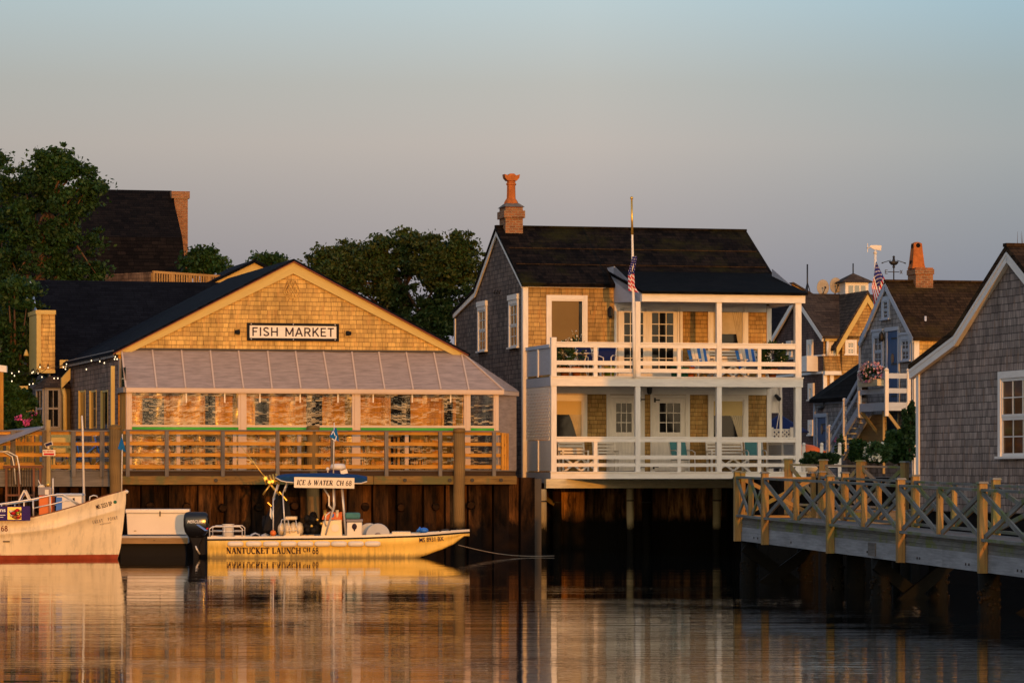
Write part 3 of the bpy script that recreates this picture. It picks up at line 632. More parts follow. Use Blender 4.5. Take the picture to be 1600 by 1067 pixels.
for px, py, lab, sd in ((371, 519, 'black barrel spotlight left of the FISH MARKET sign', 1), (542, 521, 'black barrel spotlight right of the FISH MARKET sign', -1)):
    a, z = ra.az(px, py); l = local('spotlight', lab, 'lamp', f, a, VG - .03, z, 'spotlights beside the sign')
    mb = MB(); mb.box(-.09, .09, -.02, 0, -.1, .1); mb.build('back_plate', M['cedar_gold'], l)
    mb = MB(); mb.tube([(.02 * sd, 0, 0), (.02 * sd, -.1, 0)], .02); mb.tube([(-.1 * sd, -.12, 0), (.03 * sd, -.12, 0), (.05 * sd, -.12, 0)], [.05, .075, .05], 12); mb.build('barrel', M['black'], l)
# ================================================================ REAR WING
g = Fr('rear_wing_building', 'dark slate roofed wing with cedar clad chimney chase and bay window behind the fish market', 'building', 86, 112, 15, 2.2)
vr = g.v(54, 0); zr = g.z(443, 0, vr); ze = g.z(597, 0, 0); u1 = g.u(400, vr); zb = 2.2
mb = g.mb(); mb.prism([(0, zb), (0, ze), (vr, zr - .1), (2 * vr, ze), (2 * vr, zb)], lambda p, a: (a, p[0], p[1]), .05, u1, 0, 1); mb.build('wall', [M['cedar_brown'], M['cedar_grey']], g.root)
mb = g.mb(); sl = (zr - ze) / vr
mb.prism([(-.2, ze - .2 * sl), (vr, zr), (vr, zr + .12), (-.2, ze - .2 * sl + .12)], lambda p, a: (a, p[0], p[1]), -.12, u1, 0)
mb.prism([(2 * vr + .2, ze - .2 * sl), (vr, zr), (vr, zr + .12), (2 * vr + .2, ze - .2 * sl + .12)], lambda p, a: (a, p[0], p[1]), -.12, u1, 0); mb.build('roof', M['roof_slate'], g.root)
mb = g.mb(); mb.beam((-.14, -.2, ze - .2 * sl), (-.14, vr, zr), .03, .2); mb.beam((-.14, 2 * vr + .2, ze - .2 * sl), (-.14, vr, zr), .03, .2); mb.build('rake_board', M['blue_white'], g.root)
vc = -.25; a0, z1 = g.P(57, 486, vc); a1, z0 = g.P(86, 583, vc)
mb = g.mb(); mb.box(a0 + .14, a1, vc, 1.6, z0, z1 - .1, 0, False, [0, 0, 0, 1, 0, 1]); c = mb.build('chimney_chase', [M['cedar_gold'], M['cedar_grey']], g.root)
mb = g.mb(); mb.box(a0, a0 + .14, vc - .03, 1.6, z0, z1 - .1); mb.box(a0 - .03, a1 + .02, vc - .05, 1.65, z1 - .1, z1 + .03); mb.box(a0, a1, vc - .03, vc - .002, z0, z0 + .1); mb.build('chase_trim', M['gold_trim'], c)
# bay window
vb = -.9; b0, zt = g.P(70, 606, vb); b1, _ = g.P(96, 606, vb); bl, _ = g.P(57.5, 606, -.1)
mb = g.mb(); fl = [(bl, .05), (b0, vb), (b1, vb), (b1 + .5, .05)]
mb.prism(fl, lambda p, a: (p[0], p[1], a), zb, zt, 0); bw = mb.build('bay_window', M['grey_band'], g.root)
mb = g.mb(); zt2 = g.z(588, b0, -.1); fo = [(bl - .12, .05), (b0 - .08, vb - .12), (b1 + .08, vb - .12), (b1 + .62, .05)]; top = [(bl + .35, .04), (b0 + .2, vb + .55), (b1 - .1, vb + .55), (b1 + .2, .04)]
V = [(x, y, zt) for x, y in fo] + [(x, y, zt2) for x, y in top]
mb.add(V, [[0, 1, 5, 4], [1, 2, 6, 5], [2, 3, 7, 6], [4, 5, 6, 7], [3, 2, 1, 0]]); mb.build('bay_roof', M['roof_grey'], bw)
def facet_win(fr, p, q, z0, z1, par, trim='white_trim', gl='glass_dark', cas=.06):
    p = Vector((p[0], p[1], 0)); q = Vector((q[0], q[1], 0)); d = (q - p); Lw = d.length; d.normalize(); n = Vector((d.y, -d.x, 0))
    if n.y > 0: n = -n
    def bx(mb, a0, a1, zz0, zz1, d0, d1):
        c = [p + d * a0 + n * d0, p + d * a1 + n * d0, p + d * a1 + n * d1, p + d * a0 + n * d1]
        mb.hexa([(k.x, k.y, zz0) for k in c] + [(k.x, k.y, zz1) for k in c])
    mb = fr.mb(); A0, A1 = Lw * .1, Lw * .9
    bx(mb, A0, A0 + cas, z0, z1, 0, .05); bx(mb, A1 - cas, A1, z0, z1, 0, .05); bx(mb, A0 + cas, A1 - cas, z1 - cas, z1, 0, .052); bx(mb, A0 + cas, A1 - cas, z0, z0 + cas, 0, .052)
    zm = (z0 + z1) / 2; bx(mb, A0 + cas, A1 - cas, zm - .03, zm + .03, 0, .04); am = (A0 + A1) / 2; bx(mb, am - .012, am + .012, z0 + cas, zm - .03, 0, .02); bx(mb, am - .012, am + .012, zm + .03, z1 - cas, 0, .03)
    w = mb.build('window', M[trim], par)
    mb = fr.mb(); bx(mb, A0 + cas, A1 - cas, z0 + cas, z1 - cas, -.02, .01); mb.build('pane', M[gl], w)
zw0, zw1 = g.z(669, b0, vb), g.z(607, b0, vb)
facet_win(g, (bl, .05), (b0, vb), zw0, zw1, bw, 'grey_band'); facet_win(g, (b0, vb), (b1, vb), zw0, zw1, bw, 'grey_band')  # shade on the bay put into the darker grey trim colour
# lit eave return + downpipe beside the bay
mb = g.mb(); a, z = g.P(96, 585, -1.1); a2, _ = g.P(110, 585, -1.1); mb.hexa([(a, -1.1, z - .45), (a2, -1.1, z - .15), (a2, -.9, z - .15), (a, -.9, z - .45), (a, -1.1, z - .12), (a2, -1.1, z + .2), (a2, -.9, z + .2), (a, -.9, z - .12)]); mb.build('eave_end', M['gold_trim'], g.root)
mb = g.mb(); a, z = g.P(101, 607, -1.0); mb.tube([(a - .05, -1.0, z), (a, -1.02, z - .2), (a + .03, -1.02, 2.3)], .07, 10); mb.build('downpipe', M['gold_trim'], g.root)
# ================================================================ small gable behind + roof deck balustrade
h_ = Fr('small_gable_building', 'small golden gable peak with dark roof showing just behind the fish market roof', 'building', 397, 126, 15, 2.2)
zp = h_.z(406, 0, 0)
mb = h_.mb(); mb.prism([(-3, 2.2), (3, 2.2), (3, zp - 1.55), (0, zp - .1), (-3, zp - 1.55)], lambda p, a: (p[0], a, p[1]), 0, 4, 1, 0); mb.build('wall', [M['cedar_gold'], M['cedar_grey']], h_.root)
mb = h_.mb()
for s_ in (-1, 1): mb.prism([(s_ * 3.3, zp - 1.75), (0, zp - .1), (0, zp), (s_ * 3.3, zp - 1.65)], lambda p, a: (p[0], a, p[1]), -.25, 4.2, 0)
mb.build('roof', M['roof_slate'], h_.root)
mb = h_.mb()
for s_ in (-1, 1): mb.prism([(s_ * 3.1, zp - 1.68), (0, zp - .12), (0, zp - .4), (s_ * 3.1, zp - 1.96)], lambda p, a: (p[0], a, p[1]), -.05, -.002, 0)
mb.build('rake_board', M['gold_trim'], h_.root)
a0 = W(239, 446, 124); a1 = W(353, 448, 127)
br_ = thing('roof_deck_railing', 'golden slatted timber balustrade of a roof deck behind the dark wing', 'railing', (a0.x, a0.y, a0.z - .1)); dv = a1 - a0; Lr = dv.length; dr = dv.normalized(); br_.rotation_euler = (0, 0, math.atan2(dr.y, dr.x))
hr = 21 * 124 / F
mb = MB(); mb.box(0, Lr, -.04, .04, hr + .06, hr + .14); mb.box(0, Lr, -.03, .03, 0, .08); mb.build('rail', M['wood_fence_gold'], br_)
for i in range(5):
    mb = MB(); x = Lr * i / 4; mb.box(x - .05, x + .05, -.05, .05, -2, hr + .06); mb.build('rail_post', M['wood_fence_gold'], br_)
mb = MB(); n_ = 30
for i in range(n_): x = Lr * (i + .5) / n_; mb.box(x - .028, x + .028, -.03, -.01, .08, hr + .06)
mb.build('slats', M['wood_fence_gold'], br_)
mb = MB(); mb.box(-.02, .02, 0, 3.4, 0, hr + .1); mb.build('side_screen', M['cedar_grey'], br_)
# big dark-roofed house far left
b = Fr('large_dark_roof_house', 'large house with steep dark shingle roof rising behind the trees on the far left', 'house', 291, 150, 13, 2.2)
zr2 = b.z(304, 0, 5); ze2 = b.z(440, 0, 0); vr2 = b.v(268, 0)
mb = b.mb(); mb.prism([(0, 2.2), (0, ze2), (1.4, ze2 + 1.5), (vr2, zr2 - .1), (2 * vr2, ze2), (2 * vr2, 2.2)], lambda p, a: (a, p[0], p[1]), -9.5, -.1, 0); mb.build('wall', M['cedar_grey'], b.root)
mb = b.mb()
mb.prism([(-.5, ze2 - .6), (1.3, ze2 + 1.75), (vr2, zr2), (vr2, zr2 + .15), (1.25, ze2 + 1.95), (-.55, ze2 - .45)], lambda p, a: (a, p[0], p[1]), -10, 0, 0)
mb.prism([(2 * vr2 + .5, ze2 - .6), (vr2, zr2), (vr2, zr2 + .15), (2 * vr2 + .5, ze2 - .45)], lambda p, a: (a, p[0], p[1]), -10, 0, 0); mb.build('roof', M['roof_dark'], b.root)
mb = b.mb(); c0 = b.u(268, vr2 - .6); c1 = b.u(288, vr2 - .6)
mb.box(.02, .62, vr2 - .75, vr2 + .6, 2.2, b.z(312, 0, vr2), 0, False); mb.box(-.1, .7, vr2 - .8, vr2 + .65, b.z(312, 0, vr2), b.z(301, 0, vr2), 0, False); mb.build('chimney', M['brick_orange'], b.root)
# ================================================================ DECK, RAILINGS, BULKHEAD
d = Fr('wharf_deck', 'weathered timber wharf deck with heavy edge beam in front of the fish market', 'deck', 190, 100, 15, 2.0)
uD0, uDm, uDe = d.u(-60), d.u(186), d.u(806)
zq1, zq0 = d.z(743.5), d.z(757)
mb = d.mb(); mb.box(uDm, uDe, .02, .1, zq1, zd - .03); mb.build('edge_board', M['wood_dark'], d.root)
mb = d.mb(); 
for i, (a, b2) in enumerate(((uDm + .02, d.u(430)), (d.u(430) + .01, d.u(582)), (d.u(582) + .01, d.u(720)), (d.u(720) + .01, uDe))): mb.box(a, b2, -.1 - .004 * i, .14, zq0, zq1)
bm_ = mb.build('edge_beam', M['wood_beam'], d.root, bevel=.012)
mb = d.mb()
for p in (336, 631, 701, 736, 781, 560): mb.tube([(d.u(p), -.12, (zq0 + zq1) / 2), (d.u(p), -.155, (zq0 + zq1) / 2)], .055, 12)
mb.build('bolt', M['iron'], bm_)
mb = d.mb(); mb.box(uDm, uDe, -.04, VG, zd - .028, zd, 0); mb.box(uD0, uDm - .01, -.04, 9, zd - .03, zd, 0); mb.build('floor_board', M['wood_grey'], d.root)
mb = d.mb(); mb.box(uD0, uDm - .03, -.06, .1, zq0 - .05, zd - .04); mb.build('edge_board', M['wood_grey'], d.root)
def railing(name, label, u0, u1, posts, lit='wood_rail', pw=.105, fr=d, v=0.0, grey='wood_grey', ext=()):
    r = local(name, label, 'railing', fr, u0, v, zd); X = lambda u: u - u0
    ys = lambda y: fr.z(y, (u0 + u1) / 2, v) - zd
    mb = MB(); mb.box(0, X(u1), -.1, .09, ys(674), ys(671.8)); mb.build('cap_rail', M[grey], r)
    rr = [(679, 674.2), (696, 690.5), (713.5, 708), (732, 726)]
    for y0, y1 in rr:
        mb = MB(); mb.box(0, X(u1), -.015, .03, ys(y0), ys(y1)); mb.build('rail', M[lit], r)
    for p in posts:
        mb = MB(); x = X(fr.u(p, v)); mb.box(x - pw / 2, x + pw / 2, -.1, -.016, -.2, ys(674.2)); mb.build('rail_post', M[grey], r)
    return r
railing('deck_railing', 'orange lit four rail timber railing along the front of the fish market windows', uDm + .12, d.u(782), [199, 260, 347.5, 433, 519, 603, 687, 771])
r = local('deck_railing', 'short end railing of the wharf deck next to the white house', 'railing', d, d.u(783), 0, zd)
mb = MB()
for y0, y1 in ((679, 674.2), (696, 690.5), (713.5, 708), (732, 726)): mb.beam((.05, .1, d.z((y0 + y1) / 2) - zd), (.55, 1.4, d.z((y0 + y1) / 2) - zd), .03, .08)
mb.build('rail', M['wood_rail'], r)
for t_ in (.02, .5, 1): mb = MB(); mb.box(.05 + t_ * .5 - .035, .05 + t_ * .5 + .035, .02 + t_ * 1.3, .12 + t_ * 1.3, -.2, d.z(674) - zd); mb.build('rail_post', M['wood_rail'], r)
railing('deck_railing', 'shadowed timber railing of the left wharf beside the mooring pile', uD0, uDm - .12, [-30, 20, 69, 114, 159], pw=.13)
rb = local('deck_railing', 'second timber railing with lit posts further back on the left wharf', 'railing', d, d.u(-20, 3.2), 3.2, zd)
mb = MB()
for z in (.15, .42, .72, 1.0): mb.box(0, 3.9, -.02, .02, z, z + .09)
mb.build('rail', M['wood_rail'], rb)
for x in (.6, 1.45, 2.3, 3.1, 3.85): mb = MB(); mb.box(x - .06, x + .06, -.08, -.021, 0, 1.12); mb.build('rail_post', M['wood_rail'], rb)
# bulkhead under the fish market
bk = local('timber_bulkhead', 'rusty dark timber sheet piling under the fish market deck', 'bulkhead', d, uD0, .55, 0)
mb = MB(); x = 0; k = 0; Lb = d.u(826) - uD0
while x < Lb:
    w = .26 + .2 * rnd.random(); dp = .26 if k % 2 else 0
    mb.box(x, x + w, -.12 + dp + .02 * rnd.random(), .3, -2.5, zq0 + .2); x += w + .002; k += 1
mb.build('sheet_piles', M['bulk_rust'], bk)
for i in range(14): mb = MB(); mb.tube([(1.2 + i * 1.05, -.13, 1.35 + .03 * math.sin(i * 5)), (1.2 + i * 1.05, -.2, 1.35 + .03 * math.sin(i * 5))], [.13, .1], 10); mb.build('tie_plate', M['bulk_rust'], bk)
# mooring piles
def pile(px, ytop, D, r, label, mat='pile_tan', group='mooring piles of the wharf', bot=-3, lean=0.0, cap=True):
    p = W(px, ytop, D); o = thing('mooring_pile', label, 'pile', (p.x, p.y, -3.0), 0, group)
    mb = MB(); top = p.z + 3.0; n = 7
    mb.tube([(lean * (1 - i / n) + .015 * math.sin(i * 2.1 + px), .012 * math.cos(i * 1.7 + px), top * i / n) for i in range(n + 1)], [r * (1.04 - .05 * i / n + .012 * math.sin(i * 3 + px)) for i in range(n + 1)], 16); mb.build('shaft', M[mat], o)
    if cap:
        mb = MB(); mb.lathe([(r * 1.04, 0), (r * 1.1, .04), (r * 1.02, .11), (r * .5, .14), (.01, .145)], (0, 0, top - .13), 14); mb.build('cap', M['wood_beam'], o)
    return o
pile(180, 664, 99.3, .165, 'thick mooring pile by the bow of the cream boat'); pile(489, 665, 101.6, .18, 'thick mooring pile behind the blue boat canopy'); pile(717.5, 669, 102.4, .165, 'thick mooring pile beyond the bow of the yellow launch')
# ================================================================ WHITE PORCH HOUSE
w_ = Fr('porch_house', 'grey shingled house with white two storey porch and brick chimney standing over the water', 'house', 865, 105, 13.4, 2.0)
vd = 3.2; WR = w_.root
uC = w_.u(818, vd); uE = w_.u(1203, vd); uF = w_.u(1250, 0)
Zf = lambda yl, yr, v=0: (w_.z(yl, 0, v) + w_.z(yr, uF, v)) / 2
vr = w_.v(778.5, uC); zr = w_.z(360, uC, vr); ve = vd; ze = w_.z(443, uC, vd)
vbend = w_.v(744, uC); zbend = w_.z(457, uC, vbend); vbk = w_.v(711, uC); zbk = w_.z(489, uC, vbk)
zF2 = Zf(586, 591); zF1 = Zf(736, 737); zB2 = Zf(602, 606)
mb = w_.mb()
mb.prism([(vd, 2.1), (vd, ze), (vr, zr - .08), (vbend, zbend - .08), (vbk, zbk - .08), (vbk, 2.1)], lambda p, a: (a, p[0], p[1]), uC, uE, 0, 0)
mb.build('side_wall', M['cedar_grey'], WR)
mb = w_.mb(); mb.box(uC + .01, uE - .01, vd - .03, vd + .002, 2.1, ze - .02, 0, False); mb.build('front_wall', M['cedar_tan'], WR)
# roof
uRr = w_.u(1161, vr)
mb = w_.mb(); o = .13; s1 = (zr - ze) / (vr - vd); v0 = vd - .22; z0 = ze - .22 * s1
mb.prism([(v0, z0 + .02), (vr, zr), (vr, zr + o), (v0, z0 + o)], lambda p, a: (a, p[0], p[1]), uC - .1, uRr + .1, 0)
mb.prism([(vbk + .1, zbk - .06), (vbend, zbend), (vr, zr), (vr, zr + o), (vbend, zbend + o), (vbk + .1, zbk + .04)], lambda p, a: (a, p[0], p[1]), uC - .1, uRr + .1, 0)
mb.box(uC - .1, uRr + .1, vr - .1, vr + .1, zr + o - .04, zr + o + .03)
mb.build('roof', M['roof_moss'], WR)
mb = w_.mb()
for p, q in (((vd - .05, ze + .03), (vr, zr + .03)), ((vr, zr + .03), (vbend, zbend + .02)), ((vbend, zbend + .02), (vbk, zbk))): mb.beam((uC - .05, p[0], p[1] - .09), (uC - .05, q[0], q[1] - .09), .05, .17)
mb.build('rake_board', M['white_trim'], WR)
mb = w_.mb(); ul = w_.u(1003, 0)
mb.box(uC - .02, w_.u(945, vd), vd - .1, vd - .031, ze - .12, ze + .0); mb.build('frieze_board', M['white_paint'], WR)
mb = w_.mb(); mb.box(uC - .03, uC + .13, vd - .07, vd - .031, 2.1, ze - .121); mb.box(uC - .035, uC - .001, vd - .03, vd + .12, 2.1, ze - .1); mb.box(uC - .035, uC - .001, vbk - .14, vbk, 2.1, zbk - .2)
mb.box(uE - .12, uE + .03, vd - .07, vd - .031, 2.1, w_.z(478, uE, vd)); mb.build('corner_board', M['white_paint'], WR)
# ---- porch floors, fascia, beams
uP0 = w_.u(860, 0); uP1 = w_.u(1254, 0)
mb = w_.mb(); mb.box(uP0 + .02, uP1 - .05, .05, vd - .04, zF2 - .05, zF2 - .012); mb.box(uP0 + .02, uP1 - .05, .05, vd - .04, zF1 - .05, zF1 - .012); mb.build('porch_floor', M['wood_grey'], WR)
mb = w_.mb(); mb.box(uP0, uP1, -.05, .02, zB2, zF2 - .03); mb.box(uP0 - .02, uP1 + .02, -.08, .05, zF2 - .03, zF2); mb.build('deck_fascia', M['white_paint'], WR)
mb = w_.mb(); zb1 = Zf(748, 748); mb.box(uP0, w_.u(1259, 0), -.05, .02, zb1, zF1 - .03); mb.box(uP0 - .02, w_.u(1261, 0), -.08, .05, zF1 - .03, zF1); mb.build('deck_fascia', M['white_paint'], WR)
mb = w_.mb(); zb0 = Zf(762.5, 762); mb.box(w_.u(853, 0), w_.u(1240, 0), -.04, .2, zb0, zb1 - .004); mb.build('girder', M['stained_beam'], WR)
mb = w_.mb(); mb.box(uP0 + .03, uP1 - .03, .06, vd - .04, zB2 + .05, zB2 + .07); mb.build('porch_ceiling', M['white_trim'], WR)
for i in range(12): mb = w_.mb(); x = .2 + i * .64; mb.box(x, x + .05, .21, vd - .1, zb0 + .02, zF1 - .06); mb.build('joist', M['wood_dark'], WR)
# ---- posts
zr0, zr1 = Zf(0, 0), 0
zT2 = Zf(471, 472.5)     # underside of the upper roof beam
PX = [(861, 869.5), (992.5, 1000.5), (1119.5, 1127.5), (1242.5, 1252)]
for i, (a, b) in enumerate(PX):
    ua, ub = w_.u(a, 0), w_.u(b, 0)
    mb = w_.mb(); mb.box(ua, ub, -.03, ub - ua - .03, zF2, w_.z(527, 0, 0) if i == 0 else zT2); mb.build('porch_post', M['white_paint'], WR, bevel=.008)
    mb = w_.mb(); mb.box(ua, ub, -.03, ub - ua - .03, zF1, zB2); mb.build('porch_post', M['white_paint'], WR, bevel=.008)
for a, b in ((927.5, 933.5), (1058.5, 1064), (1184, 1189.5)):
    ua, ub = w_.u(a, 0), w_.u(b, 0)
    mb = w_.mb(); mb.box(ua, ub, -.005, .075, zF2, Zf(535.5, 540)); mb.build('rail_post', M['white_paint'], WR)
    mb = w_.mb(); mb.box(ua, ub, -.005, .075, zF1, Zf(684.5, 686)); mb.build('rail_post', M['white_paint'], WR)
for (yt, yb) in (((533, 538), (535, 540)), ((535.3, 540.3), (541.5, 546.5)), ((562.5, 566.5), (569.5, 573)), ((575, 577.5), (581, 584))):
    cap = yt[0] == 533; mb = w_.mb()
    for (a, b), (c, e) in zip(PX, PX[1:]): mb.box(w_.u(b, 0) + .001, w_.u(c, 0) - .001, -.04 if cap else -.02, .1 if cap else -.006, Zf(*yb), Zf(*yt))
    mb.build('rail', M['white_paint'], WR)
for (yt, yb) in (((681.8, 683), (684, 685.2)), ((684.3, 685.5), (690, 691)), ((711.5, 711), (717.5, 717)), ((723.5, 723.5), (729, 729))):
    cap = yt[0] == 681.8; mb = w_.mb()
    for (a, b), (c, e) in zip(PX, PX[1:]): mb.box(w_.u(b, 0) + .001, w_.u(c, 0) - .001, -.04 if cap else -.02, .1 if cap else -.006, Zf(*yb), Zf(*yt))
    mb.build('rail', M['white_paint'], WR)
# right end rails of both storeys + lower half wall
for zA, zB, m_ in ((zF2 + .82, zF2 + .94, 'white_paint'), (zF2 + .38, zF2 + .5, 'white_paint'), (zF2 + .16, zF2 + .27, 'white_paint'), (zF1 + .82, zF1 + .94, 'white_paint'), (zF1 + .38, zF1 + .5, 'white_paint'), (zF1 + .16, zF1 + .27, 'white_paint')):
    mb = w_.mb(); mb.box(uP1 - .12, uP1 - .09, .16, vd, zA, zB); mb.build('end_rail', M[m_], WR)
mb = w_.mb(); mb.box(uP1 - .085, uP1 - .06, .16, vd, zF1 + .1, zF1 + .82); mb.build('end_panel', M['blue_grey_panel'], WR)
mb = w_.mb(); mb.box(uP1 - .14, uP1 - .086, 1.6, 1.7, zF1, zF1 + .9); mb.build('rail_post', M['white_paint'], WR)
# ---- upper porch roof
vb = w_.v(939, ul); zb_ = w_.z(421, ul, vb); zf = Zf(457.5, 461.5); ur = w_.u(1257, 0)
mb = w_.mb(); vf = -.22; sl = (zb_ - zf) / (vb - vf)
mb.prism([(vf, zf), (vb + .3, zb_ + .3 * sl), (vb + .3, zb_ + .1 + .3 * sl), (vf, zf + .07)], lambda p, a: (a, p[0], p[1]), ul - .05, ur + .04, 0); mb.build('porch_roof', M['roof_black'], WR)
mb = w_.mb(); mb.box(ul - .02, ur, -.08, .1, zT2, zf - .001); mb.build('roof_beam', M['white_paint'], WR)
mb = w_.mb(); mb.box(ul + .02, ur - .02, .11, vd - .04, zT2 + .12, zT2 + .14); mb.build('porch_ceiling', M['white_trim'], WR)
mb = w_.mb(); mb.box(ur - .12, ur - .02, .11, vd - .04, zT2, zT2 + .119); mb.build('roof_beam', M['white_paint'], WR)
mb = w_.mb(); zk = w_.z(473, ul, vd)
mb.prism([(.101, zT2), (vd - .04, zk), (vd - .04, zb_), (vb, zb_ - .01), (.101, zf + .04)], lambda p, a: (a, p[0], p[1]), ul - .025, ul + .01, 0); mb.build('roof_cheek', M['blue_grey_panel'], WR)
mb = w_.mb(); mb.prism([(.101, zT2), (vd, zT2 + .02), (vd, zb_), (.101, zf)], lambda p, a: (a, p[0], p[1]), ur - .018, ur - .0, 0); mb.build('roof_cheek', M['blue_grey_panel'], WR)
# header over the upper wall (in porch shade)
mb = w_.mb(); mb.box(w_.u(960, vd), uE - .13, vd - .06, vd - .031, w_.z(486, 4, vd), zT2 + .12); mb.build('header_board', M['white_trim'], WR)
# ---- left end of the porch
pe = Pl(w_, 'left', uP0 + .03)
up_t = zF2 + .95
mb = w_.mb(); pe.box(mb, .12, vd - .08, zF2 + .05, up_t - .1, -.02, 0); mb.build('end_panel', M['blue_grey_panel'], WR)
mb = w_.mb(); pe.box(mb, .12, vd - .08, up_t - .1, up_t, -.05, .04); mb.build('end_rail', M['blue_white'], WR)
mb = w_.mb(); pe.box(mb, 1.55, 1.68, zF2, up_t - .101, 0, .035); pe.box(mb, 1.55, 1.68, zF1, zF1 + .94, 0, .035); mb.build('rail_post', M['white_trim'], WR)
for a_, b_2 in ((zB2, zF2 - .031), (zb1 - .12, zF1 - .031)): mb = w_.mb(); pe.box(mb, .021, vd - .08, a_, b_2, -.02, 0.02); mb.build('side_fascia', M['blue_grey_panel'], WR)
mb = w_.mb(); pe.box(mb, .12, vd - .08, zF1 + .02, zF1 + .94, -.02, 0); mb.build('end_panel', M['white_trim'], WR)
zl0, zl1 = zF1 + .96, zB2 - .01
mb = w_.mb(); A0, A1 = .12, vd - .08; hL = zl1 - zl0; n_ = int((A1 - A0 + hL) / .19)
for i in range(n_):
    for s_ in (1, -1):
        c0 = A0 - hL + i * .19 if s_ > 0 else A0 + i * .19
        t0 = max(0, A0 - c0) if s_ > 0 else max(0, c0 - A1); t1 = min(hL, A1 - c0) if s_ > 0 else min(hL, c0 - A0)
        if t1 - t0 > .03: mb.beam(pe.p(c0 + s_ * t0, zl0 + t0, .004 if s_ > 0 else .014), pe.p(c0 + s_ * t1, zl0 + t1, .004 if s_ > 0 else .014), .009, .05, 0, (1, 0, 0)) if False else mb.hexa([pe.p(c0 + s_ * tt + da, zl0 + tt, (.0 if s_ > 0 else .0095) + dd) for tt in (t0, t1) for da, dd in ((-.045, 0), (.045, 0), (.045, .009), (-.045, .009))])
mb.build('lattice', M['white_trim'], WR)
# ---- upper front wall openings
pw = Pl(w_, 'front', vd - .03)
r = pw.rect(853.5, 461, 917.5, 541); zbl = None
mb = w_.mb(); t = .13
pw.box(mb, r[0], r[0] + t, r[2], r[3], 0, .05); pw.box(mb, r[1] - t, r[1], r[2], r[3], 0, .05); pw.box(mb, r[0] + t, r[1] - t, r[3] - t, r[3], 0, .052); pw.box(mb, r[0] + t, r[1] - t, r[2], r[2] + .09, 0, .07)
ww = mb.build('picture_window', M['white_paint'], WR)
mb = w_.mb(); q = t + .012
for a, b, c, e in ((r[0] + t, r[0] + t + .035, r[2] + .09, r[3] - t), (r[1] - t - .035, r[1] - t, r[2] + .09, r[3] - t), (r[0] + t + .035, r[1] - t - .035, r[3] - t - .05, r[3] - t)): pw.box(mb, a, b, c, e, 0, .03)
mb.build('sash', M['white_paint'], ww)
mb = w_.mb(); pw.box(mb, r[0] + t + .02, r[1] - t - .02, r[2] + .09, r[3] - t - .02, -.02, .008); mb.build('pane', M['glass_dark'], ww)
mb = w_.mb(); pw.box(mb, r[0] + t + .04, r[1] - t - .14, r[2] + .12, r[3] - t - .05, -.02, .011); mb.build('blind', M['blind_brown'], ww)
# french doors
def door(pl, r, zfl, cols, rows, par, trim, gl='glass_dark', name='door', stile=.12, low=.5, knob=None, cas=.1, gz=None):
    a0, a1, z1 = r[0], r[1], r[3]; mb = w_.mb() if pl.fr is w_ else pl.fr.mb(); fr = pl.fr
    pl.box(mb, a0 - cas, a0, zfl, z1 + cas, 0, .05); pl.box(mb, a1, a1 + cas, zfl, z1 + cas, 0, .05); pl.box(mb, a0, a1, z1, z1 + cas, 0, .052)
    dm = mb.build(name, M[trim], par)
    mb = fr.mb(); g0 = zfl + low if gz is None else gz; g1 = z1 - stile
    pl.box(mb, a0 + .006, a0 + stile, zfl + .02, z1 - .006, 0, .03); pl.box(mb, a1 - stile, a1 - .006, zfl + .02, z1 - .006, 0, .03)
    pl.box(mb, a0 + stile, a1 - stile, g1, z1 - .006, 0, .029); pl.box(mb, a0 + stile, a1 - stile, zfl + .02, g0, 0, .024)
    W0, W1 = a0 + stile, a1 - stile
    for k in range(1, cols): a = W0 + (W1 - W0) * k / cols; pl.box(mb, a - .012, a + .012, g0, g1, 0, .022)
    for k in range(1, rows): z = g0 + (g1 - g0) * k / rows; pl.box(mb, W0, W1, z - .012, z + .012, 0, .02)
    mb.build('leaf', M[trim], dm)
    mb = fr.mb(); pl.box(mb, W0 + .003, W1 - .003, g0 + .003, g1 - .003, -.02, .008); mb.build('pane', M[gl], dm)
    if knob is not None:
        mb = fr.mb(); c = pl.p(a0 + .06 if knob < 0 else a1 - .06, zfl + 1.0, .06); mb.ball(c, .03); mb.build('knob', M['iron'], dm)
    return dm
za = w_.z(481, 2, vd)
for a, b, k in ((968.5, 1011, 1), (1012, 1058, -1)):
    r = pw.rect(a, 481, b, 590); door(pw, (r[0], r[1], 0, za), zF2, 3, 5, WR, 'white_paint', stile=.13, low=.3, knob=k, name='french_door', cas=.0 if False else .06)
a0, _ = pw.az(959.5, 500); a1, _ = pw.az(967, 500); mb = w_.mb(); pw.box(mb, a0, a1 - .062, zF2, za + .1, 0, .06); mb.build('door_surround', M['white_paint'], WR); a0, _ = pw.az(1059, 500); a1, _ = pw.az(1066, 500); mb = w_.mb(); pw.box(mb, a0 + .062, a1, zF2, za + .1, 0, .055); mb.build('door_surround', M['white_paint'], WR)
